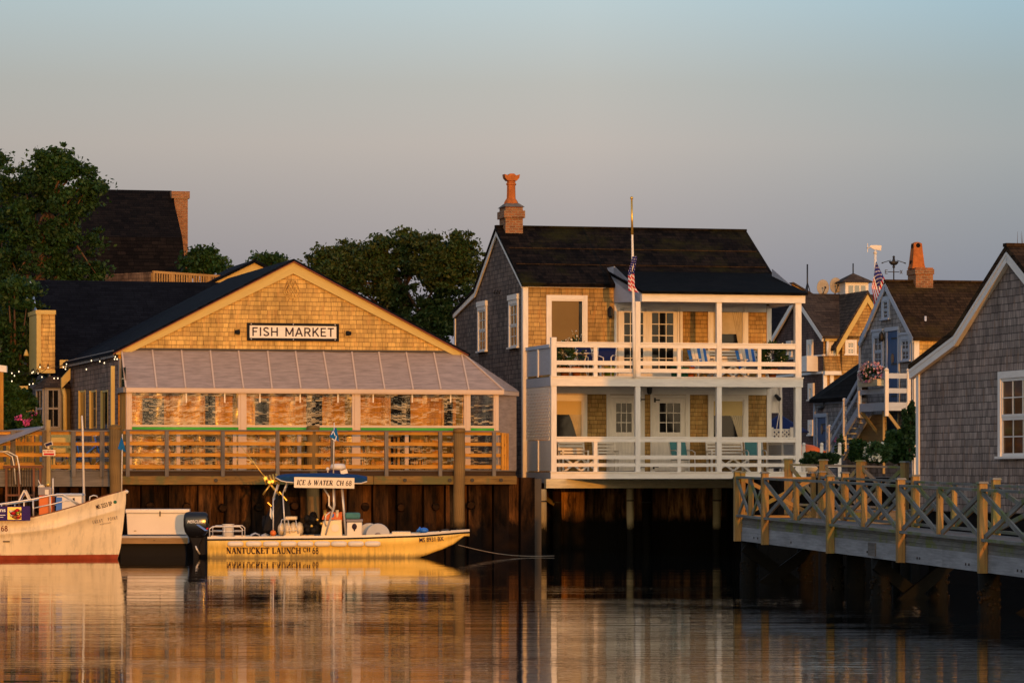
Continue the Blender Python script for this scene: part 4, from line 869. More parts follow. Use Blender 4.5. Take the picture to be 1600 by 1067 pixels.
def bigwin(px0, y0, px1, y1, blind=None, curt=True, par=WR, cas=.14):
    r = pw.rect(px0, y0, px1, y1); mb = w_.mb()
    pw.box(mb, r[0], r[0] + cas, r[2], r[3], 0, .05); pw.box(mb, r[1] - cas, r[1], r[2], r[3], 0, .05); pw.box(mb, r[0] + cas, r[1] - cas, r[3] - cas, r[3], 0, .052); pw.box(mb, r[0] + cas, r[1] - cas, r[2], r[2] + .1, 0, .08)
    ww = mb.build('window', M['white_paint'], par); A0, A1, Z0, Z1 = r[0] + cas, r[1] - cas, r[2] + .1, r[3] - cas
    mb = w_.mb(); pw.box(mb, A0, A0 + .04, Z0, Z1, 0, .03); pw.box(mb, A1 - .04, A1, Z0, Z1, 0, .03); pw.box(mb, A0 + .04, A1 - .04, Z1 - .05, Z1, 0, .03); mb.build('sash', M['white_paint'], ww)
    mb = w_.mb(); pw.box(mb, A0 + .02, A1 - .02, Z0, Z1 - .02, -.02, .006); mb.build('pane', M['glass_dark'], ww)
    if blind: mb = w_.mb(); pw.box(mb, A0 + .04, A1 - .04, Z1 - blind, Z1 - .03, -.02, .012); mb.build('blind', M['blind_gold'], ww)
    if curt:
        zt = Z1 - (blind or .05); mb = w_.mb(); n = 10; wd = .34
        for (s_, e_) in ((A1 - .05, -1),) if curt == 1 else ((A1 - .05, -1), (A0 + .05, 1)):
            V = []
            for j in range(9):
                t = j / 8; wj = wd * (1 - .75 * t ** .8) + .04
                for i in range(n + 1): V.append(pw.p(s_ + e_ * wj * i / n, zt - (zt - Z0) * t, .01 + .012 * (i % 2)))
            mb.add(V, [[j * (n + 1) + i, j * (n + 1) + i + 1, (j + 1) * (n + 1) + i + 1, (j + 1) * (n + 1) + i] for j in range(8) for i in range(n)])
        mb.build('curtain', M['curtain'], ww)
bigwin(1106, 470, 1168.5, 545, .0, 2)
mb = w_.mb(); r = pw.rect(1126, 484, 1150, 522); pw.box(mb, r[0], r[1], r[2], r[3], -.02, .009); mb.build('blind', M['curtain'], WR)
# lower storey
zt1 = w_.z(616, 3, vd)
mb = w_.mb(); pw.box(mb, uC + .14, uE - .13, zt1, zB2 + .05, 0, .045); mb.build('header_board', M['white_trim'], WR)
bigwin(856, 616.5, 917, 690, .47, 1); bigwin(1106, 617, 1168.5, 690, .5, 1)
for a, b, k in ((955, 994, -1), (1023, 1070, 1)):
    r = pw.rect(a, 622, b, 733); door(pw, (r[0], r[1], 0, r[3]), zF1, 3, 3, WR, 'white_paint', stile=.15, knob=k, gz=w_.z(675, 2, vd))
for a, b in ((947.5, 953), (996, 1007), (1016, 1021.5), (1072, 1077.5)): mb = w_.mb(); x0, _ = pw.az(a, 650); x1, _ = pw.az(b, 650); pw.box(mb, x0, x1, zF1, zt1 - .002, 0, .035); mb.build('door_surround', M['white_trim'], WR)
mb = w_.mb()
for px, py in ((1001, 624), (1024, 625), (1001, 729), (1022, 729)): a, z = pw.az(px, py); pw.box(mb, a - .05, a + .13, z - .02, z + .02, .03, .06); pw.box(mb, a - .06, a, z - .07, z + .07, .03, .062)
mb.build('hinge', M['iron'], WR)
for px, py in ((952, 489), (1013, 608)):
    a, z = pw.az(px, py); mb = w_.mb(); c = pw.p(a, z, .14); mb.lathe([(.02, .2), (.09, .12), (.08, -.1), (.05, -.16)][::-1], c, 6, 0, smooth=False); pw.box(mb, a - .03, a + .03, z - .05, z + .14, 0, .1); l = mb.build('lantern', M['iron'], WR)
mb = w_.mb(); a, z = pw.az(1027, 586); mb.build('x', M['iron'], WR) if False else None
# side windows
ps = Pl(w_, 'left', uC)
for (a, y0, b, y1) in ((748, 480, 761.5, 547), (796.5, 470, 811, 541)):
    window(WR, ps, ps.rect(a, y0, b, y1), 'white_trim', 'glass_teal', .13, 2, 2, True, .05, .055, True, head=.16)
mb = w_.mb(); 
for px in (775, 779, 783): v, z = ps.az(px, 456); mb.tube([ps.p(v, z + .06, .02), ps.p(v, z, .06), ps.p(v, z - .07, .05)], .02, 6)
mb.build('hook', M['iron'], WR)
# chimney + pot
vc = vr - .45; c0, c1 = w_.u(790, vc), w_.u(817, vc); zc = w_.z(323, c0, vc)
mb = w_.mb(); mb.box(c0, c1, vc, vc + .85, zr - .7, zc, 0, False); mb.box(c0 - .06, c1 + .06, vc - .06, vc + .91, zc - .35, zc - .12, 0, False); ch = mb.build('chimney', M['brick_orange'], WR)
mb = w_.mb(); cm, cv = (c0 + c1) / 2, vc + .42
mb.add([(c0 - .05, vc - .05, zc), (c1 + .05, vc - .05, zc), (c1 + .05, vc + .9, zc), (c0 - .05, vc + .9, zc), (cm - .2, cv - .2, zc + .13), (cm + .2, cv - .2, zc + .13), (cm + .2, cv + .2, zc + .13), (cm - .2, cv + .2, zc + .13)], [[0, 1, 5, 4], [1, 2, 6, 5], [2, 3, 7, 6], [3, 0, 4, 7], [4, 5, 6, 7], [3, 2, 1, 0]]); mb.build('chimney_cap', M['mortar_cap'], ch)
zp0 = zc + .1; H = w_.z(270, c0, vc) - zp0
mb = w_.mb(); mb.lathe([(.23, 0), (.23, .06 * H), (.2, .12 * H), (.145, .2 * H), (.135, .62 * H), (.165, .64 * H), (.165, .68 * H), (.14, .7 * H), (.14, .76 * H), (.1, .78 * H)], (cm, cv, zp0), 8, 0, smooth=False)
# hooded top: curved cap with open ends
n = 8; hw = .25
pr = [(-hw, .98 * H), (-hw + .02, .86 * H), (-.15, .77 * H), (.15, .77 * H), (hw - .02, .86 * H), (hw, .98 * H), (.13, .94 * H), (.06, 1.0 * H), (-.06, 1.0 * H), (-.13, .94 * H)]
mb.prism(pr, lambda p, a: (cm + p[0], a, zp0 + p[1]), cv - .16, cv + .16, 0); mb.build('chimney_pot', M['terracotta'], ch)
# roof wires / snow guards
mb = w_.mb()
for fr_ in (.42, .72): v = vr + (vd - vr) * fr_; z = zr + o + (ze - zr) * fr_ + .01; mb.box(uC, uRr, v - .012, v + .012, z - .01, z + .012)
mb.build('snow_guard', M['roof_brown'], WR)
# ---- support piles and rear bulkhead
def hpile(px, yt, v, r, label, mat='pile_pale', bot=-3.0):
    u = w_.u(px, v); z = w_.z(yt, u, v); o_ = local('support_pile', label, 'pile', w_, u, v, bot, 'piles under the porch house')
    mb = MB(); mb.tube([(0.01 * math.sin(i + px), .01 * math.cos(i), (z - bot) * i / 6) for i in range(7)], [r * (1 + .03 * math.sin(i * 2 + px)) for i in range(7)], 14); mb.build('shaft', M[mat], o_)
    mb = MB(); mb.tube([(0, 0, z - bot - .38), (0, 0, z - bot - .34)], r * 1.07, 14); mb.build('band', M['iron'], o_); return o_
hpile(845, 764, .12, .17, 'stout tan pile under the left corner of the white porch'); hpile(985, 763, .12, .11, 'thin pale pile under the middle of the white porch'); hpile(1120, 763, .12, .13, 'mossy pile under the right part of the white porch')
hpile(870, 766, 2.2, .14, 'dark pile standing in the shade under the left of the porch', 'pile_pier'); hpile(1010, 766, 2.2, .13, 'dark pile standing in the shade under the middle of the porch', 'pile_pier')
bk2 = local('timber_bulkhead', 'dark plank bulkhead in the shade under the white house porch', 'bulkhead', w_, w_.u(812, 2.6), 2.75, 0)
mb = MB(); x = 0; L2 = w_.u(1262, 2.6) - w_.u(812, 2.6)
while x < L2: wv = .18 + .14 * rnd.random(); mb.box(x, x + wv, .03 + .05 * rnd.random(), .3, -2.5, zb0 + .05); x += wv + .004
mb.build('planks', M['bulk_plank'], bk2)
mb = MB(); mb.beam((.5, -.04, zb0 - .1), (1.0, -.6, zb0 - .5), .1, .1) ; mb.build('brace', M['wood_beam'], bk2)
# ---- flagpole with limp flag
fu, fz = w_.P(991.5, 590, -.14); tu, tz = w_.P(987, 311, -.14)
fp = local('flagpole', 'tall weathered flagpole with limp american flag on the upper porch rail', 'flagpole', w_, fu, -.14, fz - .0)
mb = MB(); hh = tz - fz; dx = tu - fu; mb.tube([(dx * t, 0, hh * t) for t in (0, .25, .6, .8, 1)], [.05, .05, .042, .032, .026], 10); mb.build('pole', M['white_trim'], fp)
mb = MB(); mb.tube([(dx * .8, 0, hh * .8), (dx, 0, hh * 1.0)], [.037, .03], 10); mb.ball((dx, 0, hh * 1.005), .05); mb.build('finial', M['gold_metal'], fp)
zA, zB_ = w_.z(401, fu, 0) - fz, w_.z(455, fu, 0) - fz
def drape(rows, x_of, w_of, cut, root, name='flag', y=-.06, fold=.05, nx=16, tail=None):
    mb = MB(); V = []; ny = rows
    for j in range(ny + 1):
        t = j / ny
        for i in range(nx + 1):
            s_ = i / nx; V.append((x_of(t) + w_of(t) * s_, y + fold * math.sin(s_ * 11 + t * 3) * (.4 + t), zA + (zB_ - zA) * t + (tail(t, s_) if tail else 0)))
    fs, ms = [], []
    for j in range(ny):
        for i in range(nx):
            fs.append([j * (nx + 1) + i, j * (nx + 1) + i + 1, (j + 1) * (nx + 1) + i + 1, (j + 1) * (nx + 1) + i]); t, s_ = (j + .5) / ny, (i + .5) / nx; ms.append(cut(t, s_))
    mb.add(V, fs, 0, None, True, ms); return mb.build(name, [M['flag_red'], M['flag_white'], M['flag_blue']], root)
def stripes(t, s_):
    if t < .46 + .1 * (1 - s_): return 1 if (int(t * 44) % 3 == 0 and int(s_ * 16 + (int(t * 44) // 3 % 2) * 2) % 4 == 0) else 2
    return int((t * 1.0 - s_ * .22) * 15) % 2
drape(44, lambda t: dx * .62 - .02 - .13 * min(1, t * 2.2), lambda t: .13 + .1 * t + (.12 * max(0, t - .82) / .18), stripes, fp, tail=lambda t, s_: -.1 * t * s_ if t < .8 else -.06 * s_)
# ================================================================ PORCH FURNITURE
CH = 'chairs on the white porch'
def slingchair(u, v, z, rz, fabric, label, hb=1.0, group=CH):
    o = local('sling_chair', label, 'chair', w_, u, v, z, group); o.rotation_euler.z += rz
    mb = MB(); mb.hexa([(-.26, -.25, .4), (.26, -.25, .4), (.26, .22, .36), (-.26, .22, .36), (-.26, -.25, .42), (.26, -.25, .42), (.26, .22, .38), (-.26, .22, .38)]); mb.build('seat', M[fabric], o)
    mb = MB(); mb.hexa([(-.26, .21, .38), (.26, .21, .38), (.26, .23, .38), (-.26, .23, .38), (-.26, .42, hb), (.26, .42, hb), (.26, .44, hb), (-.26, .44, hb)]); mb.build('backrest', M[fabric], o)
    for s_ in (-1, 1):
        mb = MB(); x = .28 * s_; mb.tube([(x, .44, hb), (x, .22, .38), (x, -.26, .42), (x, -.28, .0), (x, .3, 0.02), (x, .22, .38)], .018, 6); mb.tube([(x, .3, .66), (x, -.05, .66), (x, -.27, .6), (x, -.27, .4)], .018, 6); mb.build('frame', M['white_plastic'], o)
    return o
def adirondack(u, v, z, label, rz=0):
    o = local('adirondack_chair', label, 'chair', w_, u, v, z, CH); o.rotation_euler.z += rz
    mb = MB()
    for i in range(7):
        x = -.3 + i * .1; h = 1.05 - .018 * (i - 3) ** 2; mb.hexa([(x - .044, .18, .3), (x + .044, .18, .3), (x + .044, .2, .3), (x - .044, .2, .3), (x - .05, .5, h), (x + .05, .5, h), (x + .05, .525, h), (x - .05, .525, h)], 1 if i in (0, 3, 5) else 0)
    mb.build('backrest', [M['white_paint'], M['blue_bright']], o)
    mb = MB()
    for i in range(5): mb.box(-.3, .3, -.36 + i * .12, -.26 + i * .12, .38 - .02 * i, .4 - .02 * i)
    mb.build('seat', M['white_paint'], o)
    for s_ in (-1, 1): mb = MB(); x = .36 * s_; mb.box(x - .06, x + .06, -.42, .35, .56, .585); mb.build('arm', M['white_paint'], o); mb = MB(); mb.box(x - .04, x, -.38, -.3, 0, .56); mb.beam((x - .02, -.36, .36), (x - .02, .5, .06), .025, .12); mb.build('leg', M['white_paint'], o)
def bench(u, v, z, wd, label, group='white slatted benches on the porch'):
    o = local('bench', label, 'bench', w_, u, v, z, group)
    mb = MB()
    for i in range(5): mb.box(0, wd, .3 + i * .025, .325 + i * .025, .46 + i * .1, .53 + i * .1)
    mb.build('backrest', M['white_paint'], o)
    mb = MB()
    for i in range(4): mb.box(0, wd, -.2 + i * .12, -.1 + i * .12, .41, .435)
    mb.build('seat', M['white_paint'], o)
    for x in (.03, wd - .03):
        mb = MB(); mb.box(x - .03, x + .03, -.2, -.14, 0, .41); mb.box(x - .03, x + .03, .26, .32, 0, .41); mb.beam((x, .3, .41), (x, .43, 1.0), .05, .05); mb.box(x - .03, x + .03, -.2, .36, .62, .66); mb.box(x - .025, x + .025, -.2, -.15, .435, .62); mb.build('leg', M['white_paint'], o)
def xtable(u, v, z, wd, label):
    o = local('picnic_table', label, 'table', w_, u, v, z, 'low slatted tables on the porch')
    mb = MB()
    for i in range(4): mb.box(0, wd, -.24 + i * .125, -.13 + i * .125, .45, .475)
    mb.build('table_top', M['white_paint'], o)
    for x in (.1, wd - .1):
        mb = MB(); mb.beam((x - .3 if x < .3 else x - .3, -.05, 0), (x + .3, -.05, .45), .04, .06); mb.beam((x + .3, -.01, 0), (x - .3, -.01, .45), .04, .06); mb.build('leg', M['white_paint'], o)
def sphere_pts(n, rx, ry, rz, seed, lo=.3, zmin=-1):
    g_ = np.random.default_rng(seed); p = g_.normal(size=(n, 3)); p /= np.linalg.norm(p, axis=1, keepdims=True); p *= g_.uniform(lo, 1, size=(n, 1)) ** .5; return p * np.array([rx, ry, rz])
def planter(fr, u, v, z, label, h=.8, wd=.35, potm='terracotta', fl='petal_white', nf=25, nl=260, seed=1, pot=.3, cat='potted plant', grp=None):
    o = local('potted_plant', label, cat, fr, u, v, z, grp)
    mb = MB(); mb.lathe([(pot * .32, 0), (pot * .5, pot * .85), (pot * .55, pot * .85), (pot * .55, pot), (pot * .46, pot)], (0, 0, 0), 14); mb.build('pot', M[potm], o)
    P = sphere_pts(nl, wd, wd * .8, h * .5, seed) + np.array([0, 0, pot + h * .45]); leaves('foliage', M['leaf_bush'], P, .085, o, seed=seed, elong=2.2)
    if nf: P = sphere_pts(nf, wd * 1.0, wd * .8, h * .6, seed + 5, .7) + np.array([0, 0, pot + h * .55]); leaves('flowers', M[fl], P, .055, o, seed=seed + 3, elong=1)
    return o
U = lambda px, v: w_.u(px, v)
z2, z1_ = zF2 - .012, zF1 - .012
planter(w_, U(882, .7), .7, z2, 'flowering plant in a terracotta pot at the left end of the upper porch', .8, .3, seed=3)
p_ = planter(w_, U(900, .45), .45, z2, 'wispy white flowering plant rising above the upper porch rail', 1.0, .33, nf=60, nl=70, seed=9)
planter(w_, U(1207, .8), .8, z2, 'palm like plant with white flowers at the right end of the upper porch', .85, .48, nl=420, seed=12)
slingchair(U(923, 1.2), 1.2, z2, .35, 'navy', 'navy sling chair beside the white table on the upper porch'); slingchair(U(944, .9), .9, z2, -.5, 'navy', 'folding navy sling chair turned sideways, right of the white table on the upper porch', 1.0)
o_ = local('patio_table', 'round white metal table between the potted plant and the navy chair', 'table', w_, U(905, 1.0), 1.0, z2)
mb = MB(); mb.lathe([(.42, .7), (.43, .72), (.42, .735)], (0, 0, 0), 20); mb.build('table_top', M['white_plastic'], o_)
for k in range(4): a = k * math.pi / 2 + .5; mb = MB(); mb.tube([(.32 * math.cos(a), .32 * math.sin(a), .7), (.2 * math.cos(a), .2 * math.sin(a), .4), (.36 * math.cos(a), .36 * math.sin(a), 0)], .016, 6); mb.build('leg', M['white_plastic'], o_)
bench(U(888, 2.6), 2.6, z2, 1.0, 'white slatted bench under the picture window of the upper porch'); bench(U(1112, 2.5), 2.5, z2, 1.15, 'white slatted bench between the two striped chairs on the upper porch')
adirondack(U(1101, 1.5), 1.5, z2, 'blue striped white adirondack chair, left one on the upper porch', .15); adirondack(U(1175, 1.4), 1.4, z2, 'blue striped white adirondack chair beside the palm like plant', .1)
def tub(px, v, z, mat, label, r=.17, h=.32):
    o = local('plant_tub', label, 'tub', w_, U(px, v), v, z); mb = MB(); mb.lathe([(r * .8, 0), (r, h * .9), (r * 1.07, h * .9), (r * 1.07, h), (r * .9, h)], (0, 0, 0), 16); mb.build('tub', M[mat], o)
tub(1068, .8, z2, 'pot_green', 'dark green tub behind the upper porch rail'); tub(1078, .9, z2, 'orange', 'orange tub beside the dark green tub', .15, .34); tub(1055, 1.1, z2, 'pot_green', 'small dark green tub by the french door', .14, .4); tub(952, 1.0, z2, 'lime', 'lime green tub behind the navy folding chair', .17, .32)
xtable(U(1130, 1.0), 1.0, z2, .6, 'small white slatted table in front of the upper bench')
bench(U(876, 2.5), 2.5, z1_, .85, 'white slatted bench under the lower left window'); bench(U(930, 2.5), 2.5, z1_, .75, 'white slatted bench left of the lower left door'); bench(U(1108, 2.5), 2.5, z1_, 1.2, 'white slatted bench between the teal chairs on the lower porch')
xtable(U(890, 1.3), 1.3, z1_, .7, 'low white slatted table at the left of the lower porch'); xtable(U(1128, 1.2), 1.2, z1_, .7, 'low white slatted table between the teal chairs')
slingchair(U(1067, 1.5), 1.5, z1_, .15, 'teal', 'teal sling chair by the right door of the lower porch', .98); slingchair(U(1181, 1.5), 1.5, z1_, -.1, 'teal', 'teal sling chair at the right end of the lower porch', .98)
mt = local('door_mat', 'dark mat on the lower porch floor behind the rail', 'mat', w_, U(900, .6), .6, z1_); mb = MB(); mb.box(-.6, 1.9, -.3, .3, .002, .03); mb.build('mat', M['black'], mt)
# ================================================================ GREY HOUSE BEHIND
gh = Fr('grey_house', 'large brown grey shingled house with cupola and satellite dishes behind the right of the porch', 'house', 1286, 150, 13, 2.2)
GR = gh.root; pg = Pl(gh, 'left', 0); pq = Pl(gh, 'front', 0)
ze = gh.z(522, 0, 0); vr = gh.v(1248, 0); zr = gh.z(464, 0, vr); vb = gh.v(1203, 0); zb = gh.z(540, 0, vb); u1 = gh.u(1420)
mb = gh.mb(); mb.prism([(0, 2.2), (0, ze), (vr, zr - .12), (vb, zb), (vb, 2.2)], lambda p, a: (a, p[0], p[1]), 0, u1, 0, 0); mb.build('side_wall', M['shingle_brick_brown'], GR)
mb = gh.mb(); mb.box(.01, u1, -.03, 0, 2.2, ze, 0, False); mb.build('front_wall', M['cedar_tan'], GR)
sl = (zr - ze) / vr
mb = gh.mb(); mb.prism([(-.4, ze - .4 * sl), (vr, zr), (vr, zr + .15), (-.4, ze - .4 * sl + .12)], lambda p, a: (a, p[0], p[1]), -.15, u1, 0); mb.prism([(vb + .3, zb - .2), (vr, zr), (vr, zr + .15), (vb + .3, zb - .05)], lambda p, a: (a, p[0], p[1]), -.15, u1, 0); mb.build('roof', M['roof_grey'], GR)
mb = gh.mb(); mb.beam((-.12, -.35, ze - .35 * sl - .05), (-.12, vr, zr - .08), .08, .22); mb.beam((-.12, vb, zb - .12), (-.12, vr, zr - .08), .08, .22); mb.build('rake_board', M['white_trim'], GR)
mb = gh.mb(); mb.box(0, gh.u(1322), -.3, -.031, ze - .3, ze - .05); mb.build('eave_fascia', M['gold_trim'], GR)
# cross gable
c0, c1 = gh.u(1316, -.4), gh.u(1392, -.4); cm = (c0 + c1) / 2; zc = gh.z(459, cm, -.4); z_e = gh.z(524, c0, -.4)
mb = gh.mb(); mb.prism([(c0, 2.2), (c1, 2.2), (c1, z_e), (cm, zc - .1), (c0, z_e)], lambda p, a: (p[0], a, p[1]), -.4, vr, 0); mb.build('cross_gable_wall', M['cedar_tan'], GR)
mb = gh.mb(); s2 = (zc - z_e) / (cm - c0)
for s_ in (-1, 1): e = c0 - .4 if s_ < 0 else c1 + .4; mb.prism([(e, z_e - .4 * s2), (cm, zc), (cm, zc + .14), (e, z_e - .4 * s2 + .14)], lambda p, a: (p[0], a, p[1]), -.6, vr, 0)
mb.build('roof', M['roof_grey'], GR)
mb = gh.mb()
for s_ in (-1, 1): e = c0 - .3 if s_ < 0 else c1 + .3; mb.prism([(e, z_e - .32 * s2), (cm, zc - .02), (cm, zc - .38), (e, z_e - .32 * s2 - .36)], lambda p, a: (p[0], a, p[1]), -.55, -.41, 0)
mb.build('rake_board', M['gold_trim'], GR)
for a, y0, b, y1, m_ in ((1293, 534, 1308.5, 553.5, 'f'), (1320, 531, 1338, 553.5, 'c')):
    p = pq if m_ == 'f' else Pl(gh, 'front', -.4); p = Pl(gh, 'front', -.03) if m_ == 'f' else p
    window(GR, p, p.rect(a, y0, b, y1), 'white_paint', 'glass_sky', .1, 2, 2, True, .05, .06)
p = Pl(gh, 'left', 0)
for a, y0, b, y1 in ((1263, 531, 1271, 555), (1265, 599, 1273, 624), (1265, 656, 1272, 679), (1231, 533, 1239.5, 556)):
    window(GR, p, p.rect(a, y0, b, y1), 'white_paint', 'glass_sky', .22, 1, 2, True, .05, .09)
mb = gh.mb()   # flared belt and trim lines
zA, zB_ = gh.z(556, 0, 0), gh.z(580, 0, 0)
mb.hexa([(0, -.3, zB_), (u1, -.3, zB_), (u1, -.03, zB_), (0, -.03, zB_), (0, -.06, zA), (u1, -.06, zA), (u1, -.03, zA), (0, -.03, zA)]); mb.build('belt', M['cedar_tan'], GR)
mb = gh.mb(); mb.box(-.02, u1, -.1, -.031, zA, zA + .07); mb.box(-.02, u1, -.33, -.031, zB_ - .16, zB_); mb.box(-.05, -.001, 0, vb, zA, zA + .06); mb.box(-.05, -.001, 0, vb, zB_ - .1, zB_)
for px in (1286.5, 1297): u = gh.u(px, -.1); mb.box(u, u + .16, -.12, -.031, 2.2, zB_ - .161)
u = gh.u(1293, -.2); mb.tube([(u, -.22, zA), (u, -.22, ze - .3)], .06, 8); mb.build('trim', M['white_trim'], GR)
mb = gh.mb(); v, z = pg.az(1268, 581); v2, z2_ = pg.az(1278, 556); mb.box(-.5, 0, min(v, v2), max(v, v2), z, z2_); mb.build('window_box', M['white_trim'], GR)
# cupola
k0, k1 = gh.u(1321, vr - .8), gh.u(1357, vr - .8); kz0, kz1 = gh.z(462, k0, vr - .8), gh.z(441, k0, vr - .8); kw = k1 - k0
mb = gh.mb(); mb.box(k0 - .05, k1 + .05, vr - .85, vr - .85 + kw + .1, zr - 1.2, kz0, 0, False); cu = mb.build('cupola', M['cedar_tan'], GR)
mb = gh.mb(); mb.box(k0, k1, vr - .8, vr - .8 + kw, kz0, kz1); mb.build('cupola_wall', M['white_paint'], cu)
mb = gh.mb()
for i in range(3): a = k0 + kw * (.13 + .27 * i); mb.box(a, a + kw * .2, vr - .815, vr - .79, kz0 + .12, kz1 - .14)
mb.build('pane', M['glass_sky'], cu)
mb = gh.mb(); e = .22; za = gh.z(427, k0, vr); cx, cy = (k0 + k1) / 2, vr - .8 + kw / 2
V = [(k0 - e, vr - .8 - e, kz1), (k1 + e, vr - .8 - e, kz1), (k1 + e, vr - .8 + kw + e, kz1), (k0 - e, vr - .8 + kw + e, kz1), (cx, cy, za)]
mb.add(V, [[0, 1, 4], [1, 2, 4], [2, 3, 4], [3, 0, 4], [3, 2, 1, 0]]); mb.build('cupola_roof', M['roof_grey'], cu)
mb = gh.mb(); mb.tube([(cx, cy, za - .1), (cx, cy, za + .42)], .03, 6); mb.build('finial', M['iron'], cu)
for px, py, lab in ((1286, 449, 'satellite dish on the roof ridge next to the antenna mast'), (1306, 446, 'satellite dish on the roof ridge next to the white cupola')):
    u = gh.u(px, vr); z = gh.z(py, u, vr); o = local('satellite_dish', lab, 'satellite dish', gh, u, vr, zr + .1, 'satellite dishes on the grey house'); c = z - zr - .1
    mb = MB(); n = 20; V = [(0, .1, c)]
    for ri in (.5, 1):
        for k in range(n): a = 2 * math.pi * k / n; V.append((.27 * ri * math.cos(a), .1 - .1 * ri * ri, c + .34 * ri * math.sin(a)))
    mb.add(V, [[0, 1 + k, 1 + (k + 1) % n] for k in range(n)] + [[1 + k, 1 + n + k, 1 + n + (k + 1) % n, 1 + (k + 1) % n] for k in range(n)], 0, None, True); dsh = mb.build('dish', M['dish_grey'], o); md = dsh.modifiers.new('s', 'SOLIDIFY'); md.thickness = .02
    mb = MB(); mb.tube([(0, .1, -.2), (0, .12, c)], .03, 6); mb.tube([(0, .05, c - .32), (0, -.3, c - .05)], .02, 6); mb.ball((0, -.32, c - .02), .05); mb.build('arm', M['iron'], o)
u = gh.u(1261.5, vr + 1); ms = local('antenna_mast', 'thin antenna mast on a small tripod against the sky', 'antenna', gh, u, vr + 1, zr - .3)
mb = MB(); zt = gh.z(413, u, vr + 1) - zr + .3; mb.tube([(0, 0, .2), (0, 0, zt)], .035, 6); mb.build('mast', M['iron'], ms)
for a in (0, 2.1, 4.2): mb = MB(); mb.tube([(0, 0, 1.0), (.3 * math.cos(a), .3 * math.sin(a), 0)], .022, 6); mb.build('leg', M['iron'], ms)
# small houses further back
def backhouse(name, label, px, D, deg, pxr, y_ridge, y_eave, dv, wall, roof, gold=None):
    fr = Fr(name, label, 'house', px, D, deg, 2.2); u1 = fr.u(pxr); ze = fr.z(y_eave, u1 / 2, 0); zr = fr.z(y_ridge, u1 / 2, dv)
    mb = fr.mb(); mb.prism([(0, 2.2), (0, ze), (dv, zr - .12), (2 * dv, ze), (2 * dv, 2.2)], lambda p, a: (a, p[0], p[1]), 0, u1, 0); mb.build('wall', M[wall], fr.root); sl = (zr - ze) / dv
    mb = fr.mb()
    for s_ in (0, 1): q = (lambda v: v) if s_ == 0 else (lambda v: 2 * dv - v); mb.prism([(q(-.3), ze - .3 * sl), (q(dv), zr), (q(dv), zr + .14), (q(-.3), ze - .3 * sl + .14)], lambda p, a: (a, p[0], p[1]), -.2, u1 + .2, 0)
    mb.build('roof', M[roof], fr.root); return fr
bh = backhouse('slate_roof_house', 'house with bluish slate roof seen between the right porch posts', 1180, 172, 13, 1252, 474, 531, 3.0, 'cedar_tan', 'roof_slate')
bh2 = Fr('small_gable_house', 'tiny sunlit gable peeping over the porch roof beside the antenna', 'house', 1238, 190, 13, 2.2); zp = bh2.z(441, 0, 0)
mb = bh2.mb(); mb.prism([(-2, 2.2), (2, 2.2), (2, zp - 1.2), (0, zp - .1), (-2, zp - 1.2)], lambda p, a: (p[0], a, p[1]), 0, 4, 0); mb.build('wall', M['cedar_gold'], bh2.root)
mb = bh2.mb()
for s_ in (-1, 1): mb.prism([(s_ * 2.2, zp - 1.3), (0, zp - .1), (0, zp), (s_ * 2.2, zp - 1.2)], lambda p, a: (p[0], a, p[1]), -.2, 4.2, 0)
mb.build('roof', M['roof_grey'], bh2.root)
# ================================================================ BLUE TRIM COTTAGE
bc = Fr('blue_trim_cottage', 'grey shingled cottage with blue door, outside stair and mossy brown roof right of the porch', 'house', 1427, 115, 13, 2.2)
BR = bc.root; pb = Pl(bc, 'left', 0); vW = bc.v(1343, 0); vr = bc.v(1386, 0); zr = bc.z(444, 0, vr); ze = bc.z(524, 0, 0); u1 = bc.u(1640)
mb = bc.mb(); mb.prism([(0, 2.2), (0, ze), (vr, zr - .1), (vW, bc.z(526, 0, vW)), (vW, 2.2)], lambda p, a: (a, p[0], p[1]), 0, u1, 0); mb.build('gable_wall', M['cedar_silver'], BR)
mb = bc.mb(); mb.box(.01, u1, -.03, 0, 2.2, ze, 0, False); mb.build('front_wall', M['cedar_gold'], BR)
sl = (zr - ze) / vr
mb = bc.mb(); mb.prism([(-.25, ze - .25 * sl), (vr, zr), (vr, zr + .12), (-.25, ze - .25 * sl + .1)], lambda p, a: (a, p[0], p[1]), -.08, u1, 0); mb.prism([(2 * vr + .2, ze - .2 * sl), (vr, zr), (vr, zr + .12), (2 * vr + .2, ze - .1 * sl)], lambda p, a: (a, p[0], p[1]), -.08, u1, 0); mb.box(-.08, u1, vr - .12, vr + .12, zr + .09, zr + .15); mb.build('roof', M['roof_brown'], BR)
mb = bc.mb(); mb.beam((-.06, -.15, ze - .15 * sl - .06), (-.06, vr, zr - .06), .06, .2); mb.beam((-.06, 2 * vr + .1, ze - .1 * sl - .06), (-.06, vr, zr - .06), .06, .2); mb.build('rake_board', M['blue_white'], BR)
mb = bc.mb(); mb.box(-.03, -.001, 0, .12, 2.2, ze - .1); mb.box(-.03, -.001, vW - .12, vW, 2.2, ze - .1); mb.build('corner_board', M['blue_white'], BR)
mb = bc.mb(); mb.box(0, bc.u(1436, -.05), -.08, -.031, 2.2, ze - .15); mb.box(0, u1, -.1, -.031, ze - .15, ze); mb.build('front_trim', M['white_paint'], BR)
window(BR, pb, pb.rect(1379, 464, 1391, 497), 'blue_white', 'glass_dark', .16, 1, 2, True, .04, .05)
window(BR, pb, pb.rect(1364.5, 519, 1381.5, 572), 'blue_white', 'glass_dark', .17, 2, 2, True, .05, .05, head=.08)
window(BR, pb, pb.rect(1407.5, 524, 1424, 562), 'blue_white', 'glass_dark', .17, 2, 2, True, .05, .05, head=.08)
